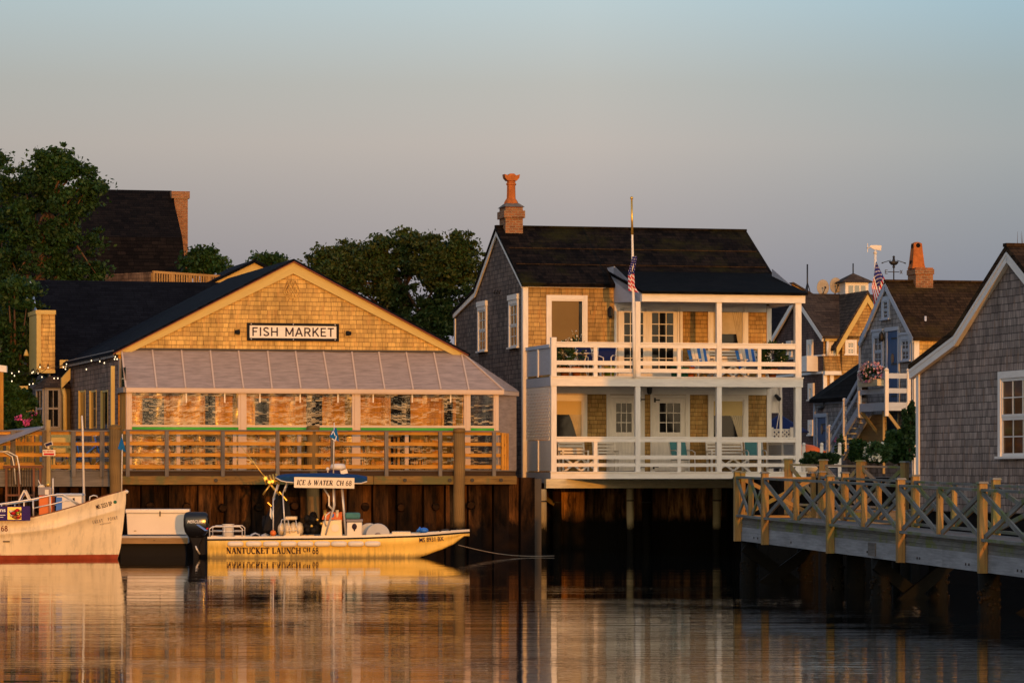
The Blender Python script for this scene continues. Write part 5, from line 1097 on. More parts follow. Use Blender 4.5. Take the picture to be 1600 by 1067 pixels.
def bluedoor(par, pl, rect, fr):
    a0, a1, z0, z1 = rect; mb = fr.mb(); c = .13; pl.box(mb, a0 - c, a0, z0, z1 + .12, 0, .05); pl.box(mb, a1, a1 + c, z0, z1 + .12, 0, .05); pl.box(mb, a0 - c - .05, a1 + c + .05, z1 + .001, z1 + .13, .051, .075); pl.box(mb, a0, a1, z1, z1 + .12, 0, .05); pl.box(mb, a0 - c, a1 + c, z0 - .12, z0, 0, .08); dm = mb.build('door', M['blue_white'], par)
    mb = fr.mb(); n = 5
    for i in range(n): pl.box(mb, a0 + (a1 - a0) * i / n + .004, a0 + (a1 - a0) * (i + 1) / n - .004, z0, z1 - .004, 0, .03)
    mb.build('leaf', M['blue_door'], dm); mb = fr.mb()
    for z in (z0 + .25, (z0 + z1) / 2 + .1, z1 - .25): pl.box(mb, a0, a0 + (a1 - a0) * .6, z - .025, z + .025, .03, .045)
    mb.build('hinge', M['iron'], dm)
    mb = fr.mb(); am, zm = (a0 + a1) / 2, z0 + (z1 - z0) * .62; mb.prism([(.11 * math.cos(k * .785), .17 * math.sin(k * .785)) for k in range(8)], lambda p, a: pl.p(am + p[0] * 1.2, zm + p[1], a), .031, .05, 0); mb.build('pane', M['glass_brown'], dm)
zL = bc.z(629, -.4, .6)
r = pb.rect(1388, 518, 1404, 600); bluedoor(BR, pb, (r[0], r[1], zL, r[3]), bc)
mb = bc.mb(); c = pb.p(*pb.az(1382.5, 526), .12); mb.lathe([(.05, -.16), (.09, -.1), (.09, .08), (.03, .16)], c, 8); mb.build('lantern', M['iron'], BR)
# landing
v0 = .12; p_ = -bc.u(1385, v0); v1 = bc.v(1343, -p_)
mb = bc.mb(); mb.box(-p_, -.03, v0, v1, zL - .06, zL); mb.box(-p_ - .03, -p_, v0, v1, zL - .27, zL - .0); mb.box(-p_, -.03, v0 - .03, v0, zL - .27, zL); ld = mb.build('landing', M['blue_white'], BR)
for (u, v) in ((-p_, v0), (-p_, v1), (-.12, v0)):
    mb = bc.mb(); mb.box(u - .06, u + .06, v - .06, v + .06, zL - .45, zL + 1.02); mb.lathe([(.05, 1.02), (.09, 1.05), (.06, 1.1), (.01, 1.13)], (u, v, zL), 8); mb.build('newel_post', M['white_paint'], ld)
for z0, z1 in ((.78, .95), (.3, .46)):
    mb = bc.mb(); mb.box(-p_ - .02, -p_ + .02, v0 + .06, v1 - .06, zL + z0, zL + z1); mb.box(-p_ + .06, -.18, v0 - .02, v0 + .02, zL + z0, zL + z1); mb.build('rail', M['blue_white'], ld)
for a, b, c in (((-.02, v0 + .1), (-p_, v0 + .1), 1.1), ((-.02, v1 - .2), (-p_, v1 - .2), 1.1)): mb = bc.mb(); mb.beam((a[0], a[1], zL - .27 - c), (b[0], b[1], zL - .27), .1, .1); mb.build('brace', M['wood_yellow'], ld)
mb = bc.mb(); mb.box(-p_ + .05, -p_ + .13, v0 + .5, v0 + .58, 2.3, zL - .27); mb.build('brace', M['wood_yellow'], ld)
# stair
v2 = bc.v(1297, -p_); zS = bc.z(714, -p_, v2); n = 10
st = None; mb = bc.mb()
for u in (-p_, -.42): mb.beam((u, v1, zL - .16), (u, v2, zS), .05, .26)
st = mb.build('staircase', M['blue_white'], BR)
mb = bc.mb()
for i in range(n): t = (i + .5) / n; v = v1 + (v2 - v1) * t; z = zL + (zS - zL) * t; mb.box(-p_ + .03, -.45, v - .14, v + .14, z - .02, z + .02)
mb.build('tread', M['blue_white'], st)
for dz in (.85, .45): mb = bc.mb(); mb.beam((-p_, v1, zL + dz), (-p_, v2, zS + dz), .05, .13); mb.build('handrail', M['blue_white'], st)
for t in (.5, 1): mb = bc.mb(); v = v1 + (v2 - v1) * t; z = zL + (zS - zL) * t; mb.box(-p_ - .07, -p_ + .05, v - .06, v + .06, z - .7 if t < 1 else zS - .3, z + 1.0); mb.ball((-p_ - .01, v, z + 1.05), .07); mb.build('newel_post', M['white_paint'], st)
mb = bc.mb(); nst = 9; va, vb2 = bc.v(1384, -.35), bc.v(1326, -.35); zt, z0 = zL - .35, bc.z(706, -.35, va)
for i in range(nst):
    za, zb = z0 + (zt - z0) * i / nst, z0 + (zt - z0) * (i + 1) / nst; vv = vb2 - (vb2 - va) * max(0, (i - 3) / nst) * .8
    mb.hexa([(-.33, va, za), (-.37, va, za), (-.37, vv, za), (-.33, vv, za), (-.33, va, zb), (-.345, va, zb), (-.345, vv, zb), (-.33, vv, zb)])
mb.build('stair_siding', M['wood_yellow'], st)
r = pb.rect(1387, 652, 1402, 700); mb = bc.mb(); pb.box(mb, r[0], r[1], r[2], r[3], 0, .03); pb.box(mb, r[0] - .1, r[0], r[2], r[3] + .1, 0, .05); pb.box(mb, r[1], r[1] + .1, r[2], r[3] + .1, 0, .05); mb.build('lower_door', M['blue_door'], BR)
# lean-to
q = .35; pL = Pl(bc, 'left', -q); va, vb2 = bc.v(1339, -q), bc.v(1272, -q); zE2 = bc.z(626, -q, vb2); v3 = bc.v(1343, 0); zT3 = bc.z(571, 0, v3)
mb = bc.mb(); mb.box(-q, 2, va, vb2, 2.2, zE2, 0, False); lt = mb.build('lean_to', M['cedar_silver'], BR)
mb = bc.mb(); V = [(-q - .15, va - .1, zE2), (-q - .15, vb2 + .1, zE2), (1.2, vb2 + .1, zE2 + 1.2), (.4, va + .3, zT3 + .3), (1.2, va - .1, zE2 + 1.2)]
mb.add([(x, y, z + dz) for dz in (-.08, .05) for x, y, z in V], [[5, 6, 7, 8, 9], [4, 3, 2, 1, 0], [0, 1, 6, 5], [1, 2, 7, 6], [2, 3, 8, 7], [3, 4, 9, 8], [4, 0, 5, 9]]); mb.build('lean_to_roof', M['roof_dark'], lt)
mb = bc.mb(); pL.box(mb, va, vb2, zE2 - .14, zE2 - .081, 0, .03); pL.box(mb, vb2 - .15, vb2, 2.2, zE2 - .14, 0, .03); mb.build('trim', M['blue_white'], lt)
r = pL.rect(1279, 652, 1292, 702); bluedoor(lt, pL, r, bc)
mb = bc.mb(); v, z = pL.az(1284, 637); c = pL.p(v, z, .06)
mb.ball(c, .05, .3, .09); mb.beam((c[0], c[1] - .25, c[2]), (c[0], c[1] - .42, c[2] + .16), .03, .07); mb.beam((c[0], c[1] + .2, c[2] - .03), (c[0], c[1] + .25, c[2] - .16), .02, .03); mb.build('door_ornament', M['iron'], lt)
# chimney
vc = vr - .35; c0, c1 = bc.u(1431, vc), bc.u(1458, vc); zc = bc.z(418, c0, vc)
mb = bc.mb(); mb.box(c0, c1, vc, vc + .8, zr - .4, zc, 0, False); mb.box(c0 - .03, c1 + .03, vc - .03, vc + .83, zc - .22, zc - .05, 0, False); ch = mb.build('chimney', M['brick_orange'], BR)
mb = bc.mb(); cx, cy = bc.u(1438.5, vc), vc + .4; H = bc.z(377, c0, vc) - zc; hw0, hw1 = .2, .15
def sq(h, z): return [(cx - h, cy - h, z), (cx + h, cy - h, z), (cx + h, cy + h, z), (cx - h, cy + h, z)]
L_ = [sq(.24, zc - .02), sq(.21, zc + .1 * H), sq(.2, zc + .2 * H), sq(.15, zc + .8 * H), sq(.14, zc + .94 * H), sq(.05, zc + H)]
mb.add([p for l in L_ for p in l], [[4 * i + k, 4 * i + (k + 1) % 4, 4 * i + 4 + (k + 1) % 4, 4 * i + 4 + k] for i in range(5) for k in range(4)] + [[20, 21, 22, 23]]); cp = mb.build('chimney_pot', M['terracotta'], ch)
mb = bc.mb(); mb.tube([(cx, cy - .162, zc + .86 * H), (cx, cy - .135, zc + .86 * H)], .075, 12); mb.tube([(cx - .175, cy, zc + .84 * H), (cx - .13, cy, zc + .84 * H)], .07, 12); mb.tube([(cx - .215, cy, zc + .22 * H), (cx - .17, cy, zc + .22 * H)], .07, 12); mb.build('pot_opening', M['dark_gap'], cp)
# flue pipe on the roof
mb = bc.mb(); u, v = bc.u(1446, .6), .6; mb.tube([(u, v, bc.z(510, u, v) - .3), (u, v, bc.z(494, u, v))], .04, 8); mb.build('vent_pipe', M['steel'], BR)
# weathervane
u, v = bc.u(1396.5, vr), vr; wv = local('weathervane', 'black weathervane of a rowing figure in a dory on the cottage ridge', 'weathervane', bc, u, v, zr + .1)
zz = lambda y: bc.z(y, u, v) - zr - .1
mb = MB(); mb.tube([(0, 0, 0), (0, 0, zz(408))], .022, 6); mb.box(-.2, .2, -.08, .08, -.02, .05); mb.build('spindle', M['iron'], wv)
mb = MB(); za = zz(425); mb.tube([(-.2, 0, za), (.2, 0, za)], .014, 6)
for p, q_ in (((.22, .06), (.3, -.06)), ((.22, -.06), (.3, .06)), ((-.3, .06), (-.22, .06)), ((-.3, .0), (-.22, .0)), ((-.3, -.06), (-.22, -.06)), ((-.3, .06), (-.3, -.06))): mb.beam((p[0], 0, za + p[1]), (q_[0], 0, za + q_[1]), .02, .02)
mb.ball((0, 0, zz(417)), .05); mb.build('direction_arms', M['iron'], wv)
mb = MB(); zb = zz(411); mb.lathe([(.01, -.09), (.1, -.06), (.16, .0), (.17, .05), (.12, .06)], (0, 0, zb), 12, 0, 1, .5); mb.tube([(0, 0, zb + .03), (0, 0, zb + .16)], [.07, .035], 8); mb.ball((0, 0, zb + .2), .045); mb.build('rower', M['iron'], wv)
for s_ in (-1, 1): mb = MB(); mb.tube([(.1 * s_, 0, zb + .09), (.34 * s_, 0, zb + .02), (.42 * s_, 0, zb - .01)], [.012, .014, .025], 6); mb.build('oar', M['iron'], wv)
# white pole with whirligig and waving flag
pt = W(1367.5, 396, 121); wp = thing('vane_flagpole', 'white flagpole with golden wooden propeller vane and hanging stars and stripes', 'flagpole', (pt.x, pt.y, 2.2)); s_ = 121 / F
mb = MB(); mb.tube([(0, 0, 0), (0, 0, pt.z - 2.2)], [.07, .05], 10); mb.tube([(0, 0, pt.z - 2.2), (0, 0, pt.z - 2.1)], [.08, .03], 10); mb.build('pole', M['white_trim'], wp)
mb = MB(); zz0 = pt.z - 2.2 + .12
mb.prism([(-.2, .04), (-.05, -.05), (.2, -.09), (.21, .09), (.0, .1), (-.18, .09)], lambda p, a: (p[0], a, zz0 + .06 + p[1]), -.05, .05, 0); mb.build('vane_body', M['white_paint'], wp)
mb = MB(); mb.beam((-.26, 0, zz0 - .08), (-.26, 0, zz0 + .22), .02, .05); mb.beam((-.26, -.15, zz0 + .07), (-.26, .15, zz0 + .07), .05, .02); mb.tube([(-.28, 0, zz0 + .07), (-.18, 0, zz0 + .07)], .015, 6); mb.build('propeller', M['white_trim'], wp)
mb = MB(); nx, ny = 24, 26; q4 = [((x - 1367.5) * s_, pt.z - 2.2 - (y - 396) * s_) for x, y in ((1368.6, 409), (1384.5, 442), (1366, 480), (1361.5, 450))]
V, fs, mm = [], [], []
for j in range(ny + 1):
    for i in range(nx + 1):
        a, t = i / nx, j / ny; x, z = [(q4[0][k] * (1 - a) + q4[1][k] * a) * (1 - t) + (q4[3][k] * (1 - a) + q4[2][k] * a) * t for k in (0, 1)]
        V.append((x, -.12 + .05 * math.sin(a * 5 + t * 9), z + .02 * math.sin(t * 8)))
for j in range(ny):
    for i in range(nx):
        fs.append([j * (nx + 1) + i, j * (nx + 1) + i + 1, (j + 1) * (nx + 1) + i + 1, (j + 1) * (nx + 1) + i]); a, t = (i + .5) / nx, (j + .5) / ny
        if a < .72 and t < .54: mm.append(1 if (i % 4 == 1 and j % 4 == 1) or (i % 4 == 3 and j % 4 == 3) else 2)
        else: mm.append(0 if (j // 2) % 2 == 0 else 1)
mb.add(V, fs, 0, None, True, mm); mb.build('flag', [M['flag_red'], M['flag_white'], M['flag_blue']], wp)
# ================================================================ RIGHT HOUSE (near)
rh = Fr('gabled_boathouse', 'large weathered shingle gable house at the right edge above the footbridge', 'house', 1434, 76, 13, 1.5)
pr = Pl(rh, 'left', 0); vp = rh.v(1580, 0); zp = rh.z(392, 0, vp); vbn = rh.v(1497, 0); zbn = rh.z(524, 0, vbn); ve2 = rh.v(1429, 0); ze2 = rh.z(573, 0, ve2); zz = 1.5
mb = rh.mb(); zz = 1.502; prof = [(0, zz), (0, ze2 - .02), (vbn, zbn - .1), (vp, zp - .12), (2 * vp - vbn, zbn - .1), (2 * vp, ze2 - .02), (2 * vp, zz)]
mb.prism(prof, lambda p, a: (a, p[0], p[1]), 0, 9, 0); mb.build('gable_wall', M['cedar_pale'], rh.root)
mb = MB(1.5); mb.box(.05, 8.9, 2 * vp + .05, -.05, -2.5, 1.5, 0, False); mb.build('foundation', M['bulk_shade'], rh.root)
mb = rh.mb(); o = .12
A = [(ve2 + .08, ze2 - .05), (vbn, zbn), (vp, zp)]; B = [(2 * vp - v, z) for v, z in A]
for S in (A, B): mb.prism([S[0], S[1], S[2], (S[2][0], S[2][1] + o), (S[1][0], S[1][1] + o), (S[0][0], S[0][1] + o * .8)], lambda p, a: (a, p[0], p[1]), -.12, 9.3, 0)
mb.box(-.14, 9.3, vp - .1, vp + .1, zp + .08, zp + .15); mb.build('roof', M['roof_brown'], rh.root)
mb = rh.mb()
for S in (A, B):
    for p, q_ in zip(S, S[1:]): mb.beam((-.05, p[0], p[1] - .12), (-.05, q_[0], q_[1] - .12), .1, .2); mb.beam((-.085, p[0], p[1] - .05), (-.085, q_[0], q_[1] - .05), .05, .07)
mb.build('rake_board', M['white_trim'], rh.root)
mb = rh.mb(); mb.box(-.035, -.001, -.14, .0, zz, ze2 - .14); mb.box(-.035, .1, 0, .03, zz, ze2 - .14); mb.build('corner_board', M['white_trim'], rh.root)
window(rh.root, pr, pr.rect(1563, 581, 1622, 712), 'white_trim', 'glass_dark', .14, 3, 2, True, .06, .06, True)
mb = rh.mb()
for i in range(26): u = .1 + rnd.random() * 3; h = .1 + .22 * rnd.random(); mb.tube([(u, vp, zp + .1), (u + .05 * rnd.uniform(-1, 1), vp + .03, zp + .14 + h)], [.006, .002], 4)
mb.build('roof_weeds', M['bark'], rh.root)
# wharf platform and second railing on the right
pf_ = W(1236, 740, 84); wd_ = thing('boardwalk', 'narrow timber boardwalk on dark posts behind the footbridge', 'boardwalk', (pf_.x - .2, 79, 0))
mb = MB()
for i in range(30): mb.box(i * .155, i * .155 + .148, -1.9, .4, 1.45, 1.5)
mb.build('floor_boards', M['wood_grey'], wd_)
mb = MB(); mb.box(0, 4.65, -1.92, -1.85, 1.2, 1.449); mb.build('edge_beam', M['wood_pier'], wd_)
for x in (.4, 2.2, 4.2):
    for y in (-1.6, .1): mb = MB(); mb.tube([(x, y, -3), (x, y, 1.45)], .12, 10); mb.build('post', M['pile_pier'], wd_)
bk3 = thing('timber_bulkhead', 'dark far bulkhead behind the boardwalk and footbridge', 'bulkhead', (pf_.x, 95, 0)); mb = MB(); x = 0
while x < 16: wv_ = .2 + .15 * rnd.random(); mb.box(x, x + wv_, -.25 + .05 * rnd.random(), -.02, -2.5, 2.2); x += wv_ + .004
y = -.02
while y < 16: wv_ = .2 + .15 * rnd.random(); mb.box(.05 * rnd.random(), .28, y, y + wv_, -2.5, 2.2); y += wv_ + .004
mb.build('planks', M['bulk_shade'], bk3)
def xrail(name, label, P, Q, ztop0, ztop1, posts, mid=True, topd=.12, railh=.95, pw=.14, first_single=False, below=.45, sides=1, postm='wood_pier_post', railm='wood_pier'):
    """timber railing with X braces from P to Q (x, y); posts = fractions along; z of the post tops at both ends"""
    P = Vector((P[0], P[1], 0)); Q = Vector((Q[0], Q[1], 0)); dv = Q - P; Lr = dv.length; dv.normalize(); ang = math.atan2(dv.y, dv.x)
    o = thing(name, label, 'railing', (P.x, P.y, 0), ang); zt = lambda x: ztop0 + (ztop1 - ztop0) * x / Lr
    xs = [t * Lr for t in posts]
    for x in xs:
        mb = MB(); mb.box(x - pw / 2, x + pw / 2, -pw / 2, pw / 2, zt(x) - railh - topd - below, zt(x) - .035); po = mb.build('post', M[postm], o, bevel=.006)
        mb = MB(); h = pw / 2 + .022; mb.hexa([(x - h, -h, zt(x) - .035), (x + h, -h, zt(x) - .035), (x + h, h, zt(x) - .035), (x - h, h, zt(x) - .035), (x - h + .02, -h + .02, zt(x)), (x + h - .02, -h + .02, zt(x)), (x + h - .02, h - .02, zt(x)), (x - h + .02, h - .02, zt(x))]); mb.build('cap', M['wood_pier'], po)
    for k, (a, b) in enumerate(zip(xs, xs[1:])):
        a += pw / 2; b -= pw / 2
        mb = MB(); mb.beam((a, -.0, zt(a) - topd - .02), (b, 0, zt(b) - topd - .02), .1, .045); mb.build('rail', M[railm], o); mb = MB(); mb.beam((a, 0, zt(a) - topd - railh + .03), (b, 0, zt(b) - topd - railh + .03), .09, .05); mb.build('rail', M[railm], o)
        segs = [(a, b)] if (b - a) < 2.0 else [(a, (a + b) / 2), ((a + b) / 2, b)]
        if len(segs) == 2:
            m_ = (a + b) / 2; mb = MB(); mb.box(m_ - .045, m_ + .045, -.05, .05, zt(m_) - topd - railh + .056, zt(m_) - topd - .043); mb.build('mid_post', M[postm], o); segs = [(a, m_ - .045), (m_ + .045, b)]
        for c, e in segs:
            lo, hi = lambda x: zt(x) - topd - railh + .07, lambda x: zt(x) - topd - .06
            mb = MB(); mb.beam((c, -.022, hi(c)), (e, -.022, lo(e)), .038, .085, 0, (0, 0, 1)); mb.beam((c, .022, lo(c)), (e, .022, hi(e)), .038, .085, 0, (0, 0, 1)); mb.build('brace', M[railm], o)
    return o
A_ = W(1232, 716, 80); B_ = W(1432, 719, 77.5)
xrail('footbridge_railing', 'far timber railing with crossed braces in front of the white hydrangea', (A_.x, A_.y), (B_.x, B_.y), A_.z, B_.z - .02, [.0, .28, .57, .91], below=.2)
# ================================================================ GARDEN, SHEDS AND PEOPLE-SIZED THINGS ON THE RIGHT
def bush(name, label, px, y0, y1, D, wpx, mat='leaf_bush', n=1500, cat='bush', size=.09, fl=None, nf=0, seed=1, fs=.1, depth=None, stem=True):
    s_ = D / F; top = W(px, y0, D); h = (y1 - y0) * s_; r = wpx * s_ / 2; o = thing(name, label, cat, (top.x, D, top.z - h))
    g_ = np.random.default_rng(seed); cl = 14; C = sphere_pts(cl, r * .75, (depth or r) * .7, h * .36, seed, .3) + np.array([0, 0, h * .5]); P = []
    for c in C: P.append(sphere_pts(n // cl, r * .33, (depth or r) * .33, h * .2, int(g_.integers(1e6)), .5) + c)
    P.append(sphere_pts(n // 3, r * .9, (depth or r) * .8, h * .28, seed + 1, .2) + np.array([0, 0, h * .25])); P = np.concatenate(P); P[:, 2] = np.maximum(P[:, 2], .02); leaves('foliage', M[mat], P, size, o, seed=seed)
    if stem:
        mb = MB()
        for k in range(4): a = k * 1.6; mb.tube([(0, 0, -.1), (.25 * r * math.cos(a), .25 * r * math.sin(a), h * .3), (.5 * r * math.cos(a), .5 * r * math.sin(a), h * .6)], [.03, .022, .008], 6)
        mb.build('stem', M['bark'], o)
    if fl:
        Cn = sphere_pts(nf, r * .85, (depth or r) * .8, h * .42, seed + 9, .8) + np.array([0, -r * .25, h * .5]); Pf = np.concatenate([sphere_pts(26, fs, fs, fs * .8, int(g_.integers(1e6)), .5) + c for c in Cn]); leaves('flowers', M[fl], Pf, fs * .55, o, seed=seed + 2, elong=1)
    return o
bush('hedge', 'low clipped green hedge behind the white porch end', 1280, 704, 726, 101, 66, n=2600, size=.08, cat='hedge', seed=21)
bush('hydrangea', 'hydrangea with cream flower heads below the cottage stair', 1372, 690, 722, 97, 46, n=1500, fl='petal_white', nf=12, fs=.13, seed=22, size=.1)
bush('shrub', 'dark green shrub between the hydrangea and the stair', 1345, 684, 722, 101, 44, 'leaf_dark', 1600, seed=23); bush('shrub', 'dark shrub filling the space under the cottage landing', 1405, 664, 722, 101, 60, 'leaf_dark', 2200, seed=24, size=.1)
bush('climbing_vine', 'leafy vine climbing beside the boathouse corner', 1421, 622, 700, 98, 26, n=1000, seed=25, size=.08, depth=.3); bush('climbing_vine', 'thin vine on the lower stair rail', 1312, 676, 712, 112, 20, n=260, seed=26, size=.06, depth=.2, fl='petal_pink', nf=3, fs=.04)
u, v = -p_ - .05, (v0 + v1) / 2
fb = local('flower_box', 'flower box of pink and white petunias on the cottage landing rail', 'flower box', bc, u, v, zL + .55)
mb = MB(); mb.box(-.14, .12, -1.0, .95, 0, .22); mb.build('box', M['stained_beam'], fb); P = sphere_pts(500, .2, 1.05, .3, 31, .2) + np.array([0, 0, .38]); P[:, 2] = np.maximum(P[:, 2], .1); leaves('foliage', M['leaf_bush'], P, .07, fb, seed=31)
P = sphere_pts(330, .28, 1.1, .42, 33, .6) + np.array([-.03, 0, .42]); P[:, 2] = np.maximum(P[:, 2], .15); leaves('flowers', M['petal_mix'], P, .08, fb, seed=34, elong=1)
# umbrella, sheds
c = W(1214, 676, 120); um = thing('garden_umbrella', 'navy blue market umbrella behind the right end of the porch', 'umbrella', (c.x, c.y, 2.2)); zc = c.z - 2.2; s_ = 120 / F
mb = MB(); mb.lathe([(1.0, zc), (.98, zc + .05), (.02, zc + .62)], (.1, 0, 0), 8, 0, smooth=False); mb.build('canopy', M['navy'], um); mb = MB(); mb.tube([(.1, 0, 0), (.1, 0, zc + .7)], .03, 8); mb.build('pole', M['white_plastic'], um)
c = W(1206, 684, 113); lf = thing('lattice_screen', 'short white lattice screen below the navy umbrella', 'fence', (c.x, c.y, 2.2)); zt = W(0, 670, 113).z - 2.2; wl = 31 * 113 / F
mb = MB(); mb.box(0, wl, -.02, .02, zt - .04, zt); mb.box(0, wl, -.02, .02, .5, .54)
for i in range(14):
    for sg_ in (1, -1):
        x0 = -1 + i * .13 if sg_ > 0 else i * .13; a0 = max(0, -x0) if sg_ > 0 else max(0, x0 - wl); a1 = min(zt - .58, wl - x0) if sg_ > 0 else min(zt - .58, x0)
        if a1 > a0 + .03: mb.hexa([(x0 + sg_ * t + da, y, .54 + t) for t in (a0, a1) for da, y in ((-.03, -.01 + .006 * sg_), (.03, -.01 + .006 * sg_), (.03, .006 * sg_), (-.03, .006 * sg_))])
mb.build('lattice', M['white_paint'], lf)
for x in (0, wl): mb = MB(); mb.box(x - .05, x + .05, -.05, .05, 0, zt + .05); mb.build('post', M['white_paint'], lf)
c = W(1212, 645, 110); sb = thing('sign_post', 'white post with a square board and a small floodlight right of the porch wall', 'sign', (c.x, c.y, 2.2)); zb = c.z - 2.2
mb = MB(); mb.box(-.2, .2, -.02, .02, zb, zb + .8); mb.build('board', M['white_paint'], sb); mb = MB(); mb.box(.12, .2, -.06, -.021, -.0, zb + .8); mb.build('post', M['white_paint'], sb); mb = MB(); mb.tube([(.0, -.05, zb + .55), (.1, -.22, zb + .42)], [.05, .07], 8); mb.build('floodlight', M['iron'], sb)
mb = MB(); mb.tube([(.1, -.05, zb), (-.05, 0, 1.0)], .012, 5); mb.build('cable', M['white_plastic'], sb)
c = W(1258, 702, 118); oc = thing('covered_dinghy', 'white dinghy under a bright orange cover behind the hedge', 'dinghy', (c.x, c.y, 2.3)); 
mb = MB(); mb.lathe([(.5, 0), (.75, .3), (.8, .62)], (0, 0, 0), 16, 0, 1, .5); mb.build('hull', M['white_plastic'], oc); mb = MB(); mb.lathe([(.8, .62), (.7, .75), (.3, .95), (.02, 1.0)], (0, 0, 0), 16, 0, 1, .5); mb.build('cover', M['orange'], oc)
c = W(1219, 668, 124); sa = thing('garden_statue', 'pale weathered statue against the brown house', 'statue', (c.x, c.y, 2.2)); zc = c.z - 2.2; mb = MB(); mb.lathe([(.16, 0), (.16, zc - .5), (.2, zc - .45), (.13, zc), (.17, zc + .25), (.09, zc + .42), (.1, zc + .52), (.02, zc + .62)], (0, 0, 0), 10); mb.build('figure', M['mortar_cap'], sa)
c = W(1350, 722, 108); wf = thing('white_fence', 'low white board fence end beside the cottage stair', 'fence', (c.x - 1.9, c.y, 2.2))
for i in range(3): mb = MB(); mb.box(i * .55, i * .55 + .1, -.05, .05, 0, .95); mb.ball((i * .55 + .05, 0, 1.0), .06); mb.build('post', M['white_paint'], wf)
mb = MB(); mb.box(.1, 1.1, -.02, .02, .3, .4); mb.box(.1, 1.1, -.02, .02, .65, .75); mb.build('rail', M['white_paint'], wf)
# ================================================================ YELLOW LAUNCH
def interp(x, xs, ys):
    if x <= xs[0]: return ys[0]
    for a, b, c, e in zip(xs, xs[1:], ys, ys[1:]):
        if x <= b: t = (x - a) / (b - a); t = t * t * (3 - 2 * t) * .35 + t * .65; return c + (e - c) * t
    return ys[-1]
SB = 57.3; DB = F / SB
lp = W(322, 871.8, DB); la = thing('launch_boat', 'yellow and white centre console launch with blue canopy and big black outboard', 'boat', (lp.x, lp.y + 1.0, 0), R(2))
X = lambda p: (p - 322) / SB
Z = lambda y: (871.8 - y) / SB
LB = X(733)
hbx = lambda x: interp(x / LB, [0, .3, .6, .78, .9, .97, 1], [.95, 1.05, 1.03, .86, .52, .24, .1])
zs_ = lambda x: interp(x / LB, [0, .5, .8, 1], [Z(838.5), Z(837), Z(833.5), Z(828)])
zk_ = lambda x: interp(x / LB, [0, .76, .82, .88, .94, .985, 1], [-.2, -.17, .05, .2, .38, .66, .7])
def hull_side(x, z): b = hbx(x); zk = zk_(x); zs = zs_(x); t = max(0, min(1, (z - zk) / max(.05, zs - .11 - zk))); return -(b * (.88 + .115 * t ** .7))
mb = MB(); NS = 48; rings = []
for i in range(NS + 1):
    x = LB * i / NS; b = hbx(x); zs = zs_(x); zk = min(zk_(x), zs - .16); zf = .12 if x < LB * .8 else zs - .05 - max(0, .1 - (x - LB * .8)) ; bi = max(.02, b - .13)
    half = [(bi, zf), (bi, zs + .0), (b, zs + .005), (b, zs - .055), (b - .008, zs - .06), (b - .008, zs - .105)]
    lo = [(-hull_side(x, zk + (zs - .11 - zk) * t), zk + (zs - .11 - zk) * t) for t in (1, .72, .68, .4, .15, 0)]
    lo[2] = (lo[2][0] - .018, lo[2][1])
    near = [(-a, z) for a, z in half + lo]; far = [(a, z) for a, z in half + lo][::-1]
    rings.append([(x, 0, zf)] + [(x, a, z) for a, z in near] + [(x, 0, zk - .03)] + [(x, a, z) for a, z in far])
n = len(rings[0]); V = [p for r_ in rings for p in r_]; seg = [3, 1, 1, 1, 2, 2] + [0] * 8; segm = seg + [0] * (n - 2 * len(seg)) + seg[::-1]
segm = [3, 1, 1, 1, 2, 2] + [0] * (n - 12) + [2, 2, 1, 1, 1, 3]
fs, ms = [], []
for i in range(NS):
    for k in range(n): fs.append([i * n + k, (i + 1) * n + k, (i + 1) * n + (k + 1) % n, i * n + (k + 1) % n]); ms.append(segm[k])
fs.append([k for k in range(n)]); ms.append(0); fs.append([NS * n + k for k in range(n)][::-1]); ms.append(0)
mb.add(V, fs, 0, None, False, ms); mb.sm = [m_ == 0 and len(f_) == 4 for m_, f_ in zip(mb.m, mb.f)]; hull = mb.build('hull', [M['hull_yellow'], M['white_plastic'], M['black'], M['grey_deck']], la)
hs = lambda x, z: (x, hull_side(x, z) - .012, z)
mb = MB(); h = Z(855) - Z(864.7)
def place_serif(mb, txt, x0, z0, h, xend, fn, ang=0, ital=0, track=.08):
    t = MB(); L0 = serif(txt, h, t, lambda x, z: (x, 0, z), 0, track, ital); k = (xend - x0) / L0
    ca, sa = math.cos(ang), math.sin(ang)
    return serif(txt, h, mb, lambda x, z: fn(x0 + x * ca - z * sa, z0 + x * sa + z * ca), 0, track, ital, k)
place_serif(mb, 'NANTUCKET LAUNCH', X(351.5), Z(864.8), h, X(468.5), hs); place_serif(mb, 'CH', X(471.5), Z(862), h * .7, X(483), hs); place_serif(mb, '68', X(486), Z(864.8), h, X(496), hs)
mb.build('lettering', M['letter_dark'], la)
def hulltext(txt, h, x0, z0, x1, ang, fn, mat, par, bold=.02, shear=0):
    me, tw = sans(txt, h, mat, bold=bold, shear=shear); k = (x1 - x0) / tw; ca, sa = math.cos(ang), math.sin(ang)
    for v in me.vertices: x, z = v.co.x * k, v.co.z; v.co = Vector(fn(x0 + x * ca - z * sa, z0 + x * sa + z * ca)) + Vector((0, -.004 + v.co.y * 0, 0))
    return addmesh('lettering', me, par)
hulltext('MS 8931 BX', .125, X(653.5), Z(847.5), X(692), R(3.2), hs, M['letter_navy'], la, .012)
for p in (366, 394.5, 421.5, 449, 475, 501.5, 527.5, 554, 580): mb = MB(); x = X(p); mb.lathe([(.02, -.215), (.055, -.2), (.075, -.13), (.075, .13), (.055, .2), (.02, .215)], (0, 0, 0), 12); V = [(x + z, hull_side(x, Z(847)) - .035 + a * .5, Z(849.5) + b) for a, b, z in mb.v]; mb.v = V; mb.build('fender', M['white_plastic'], la)
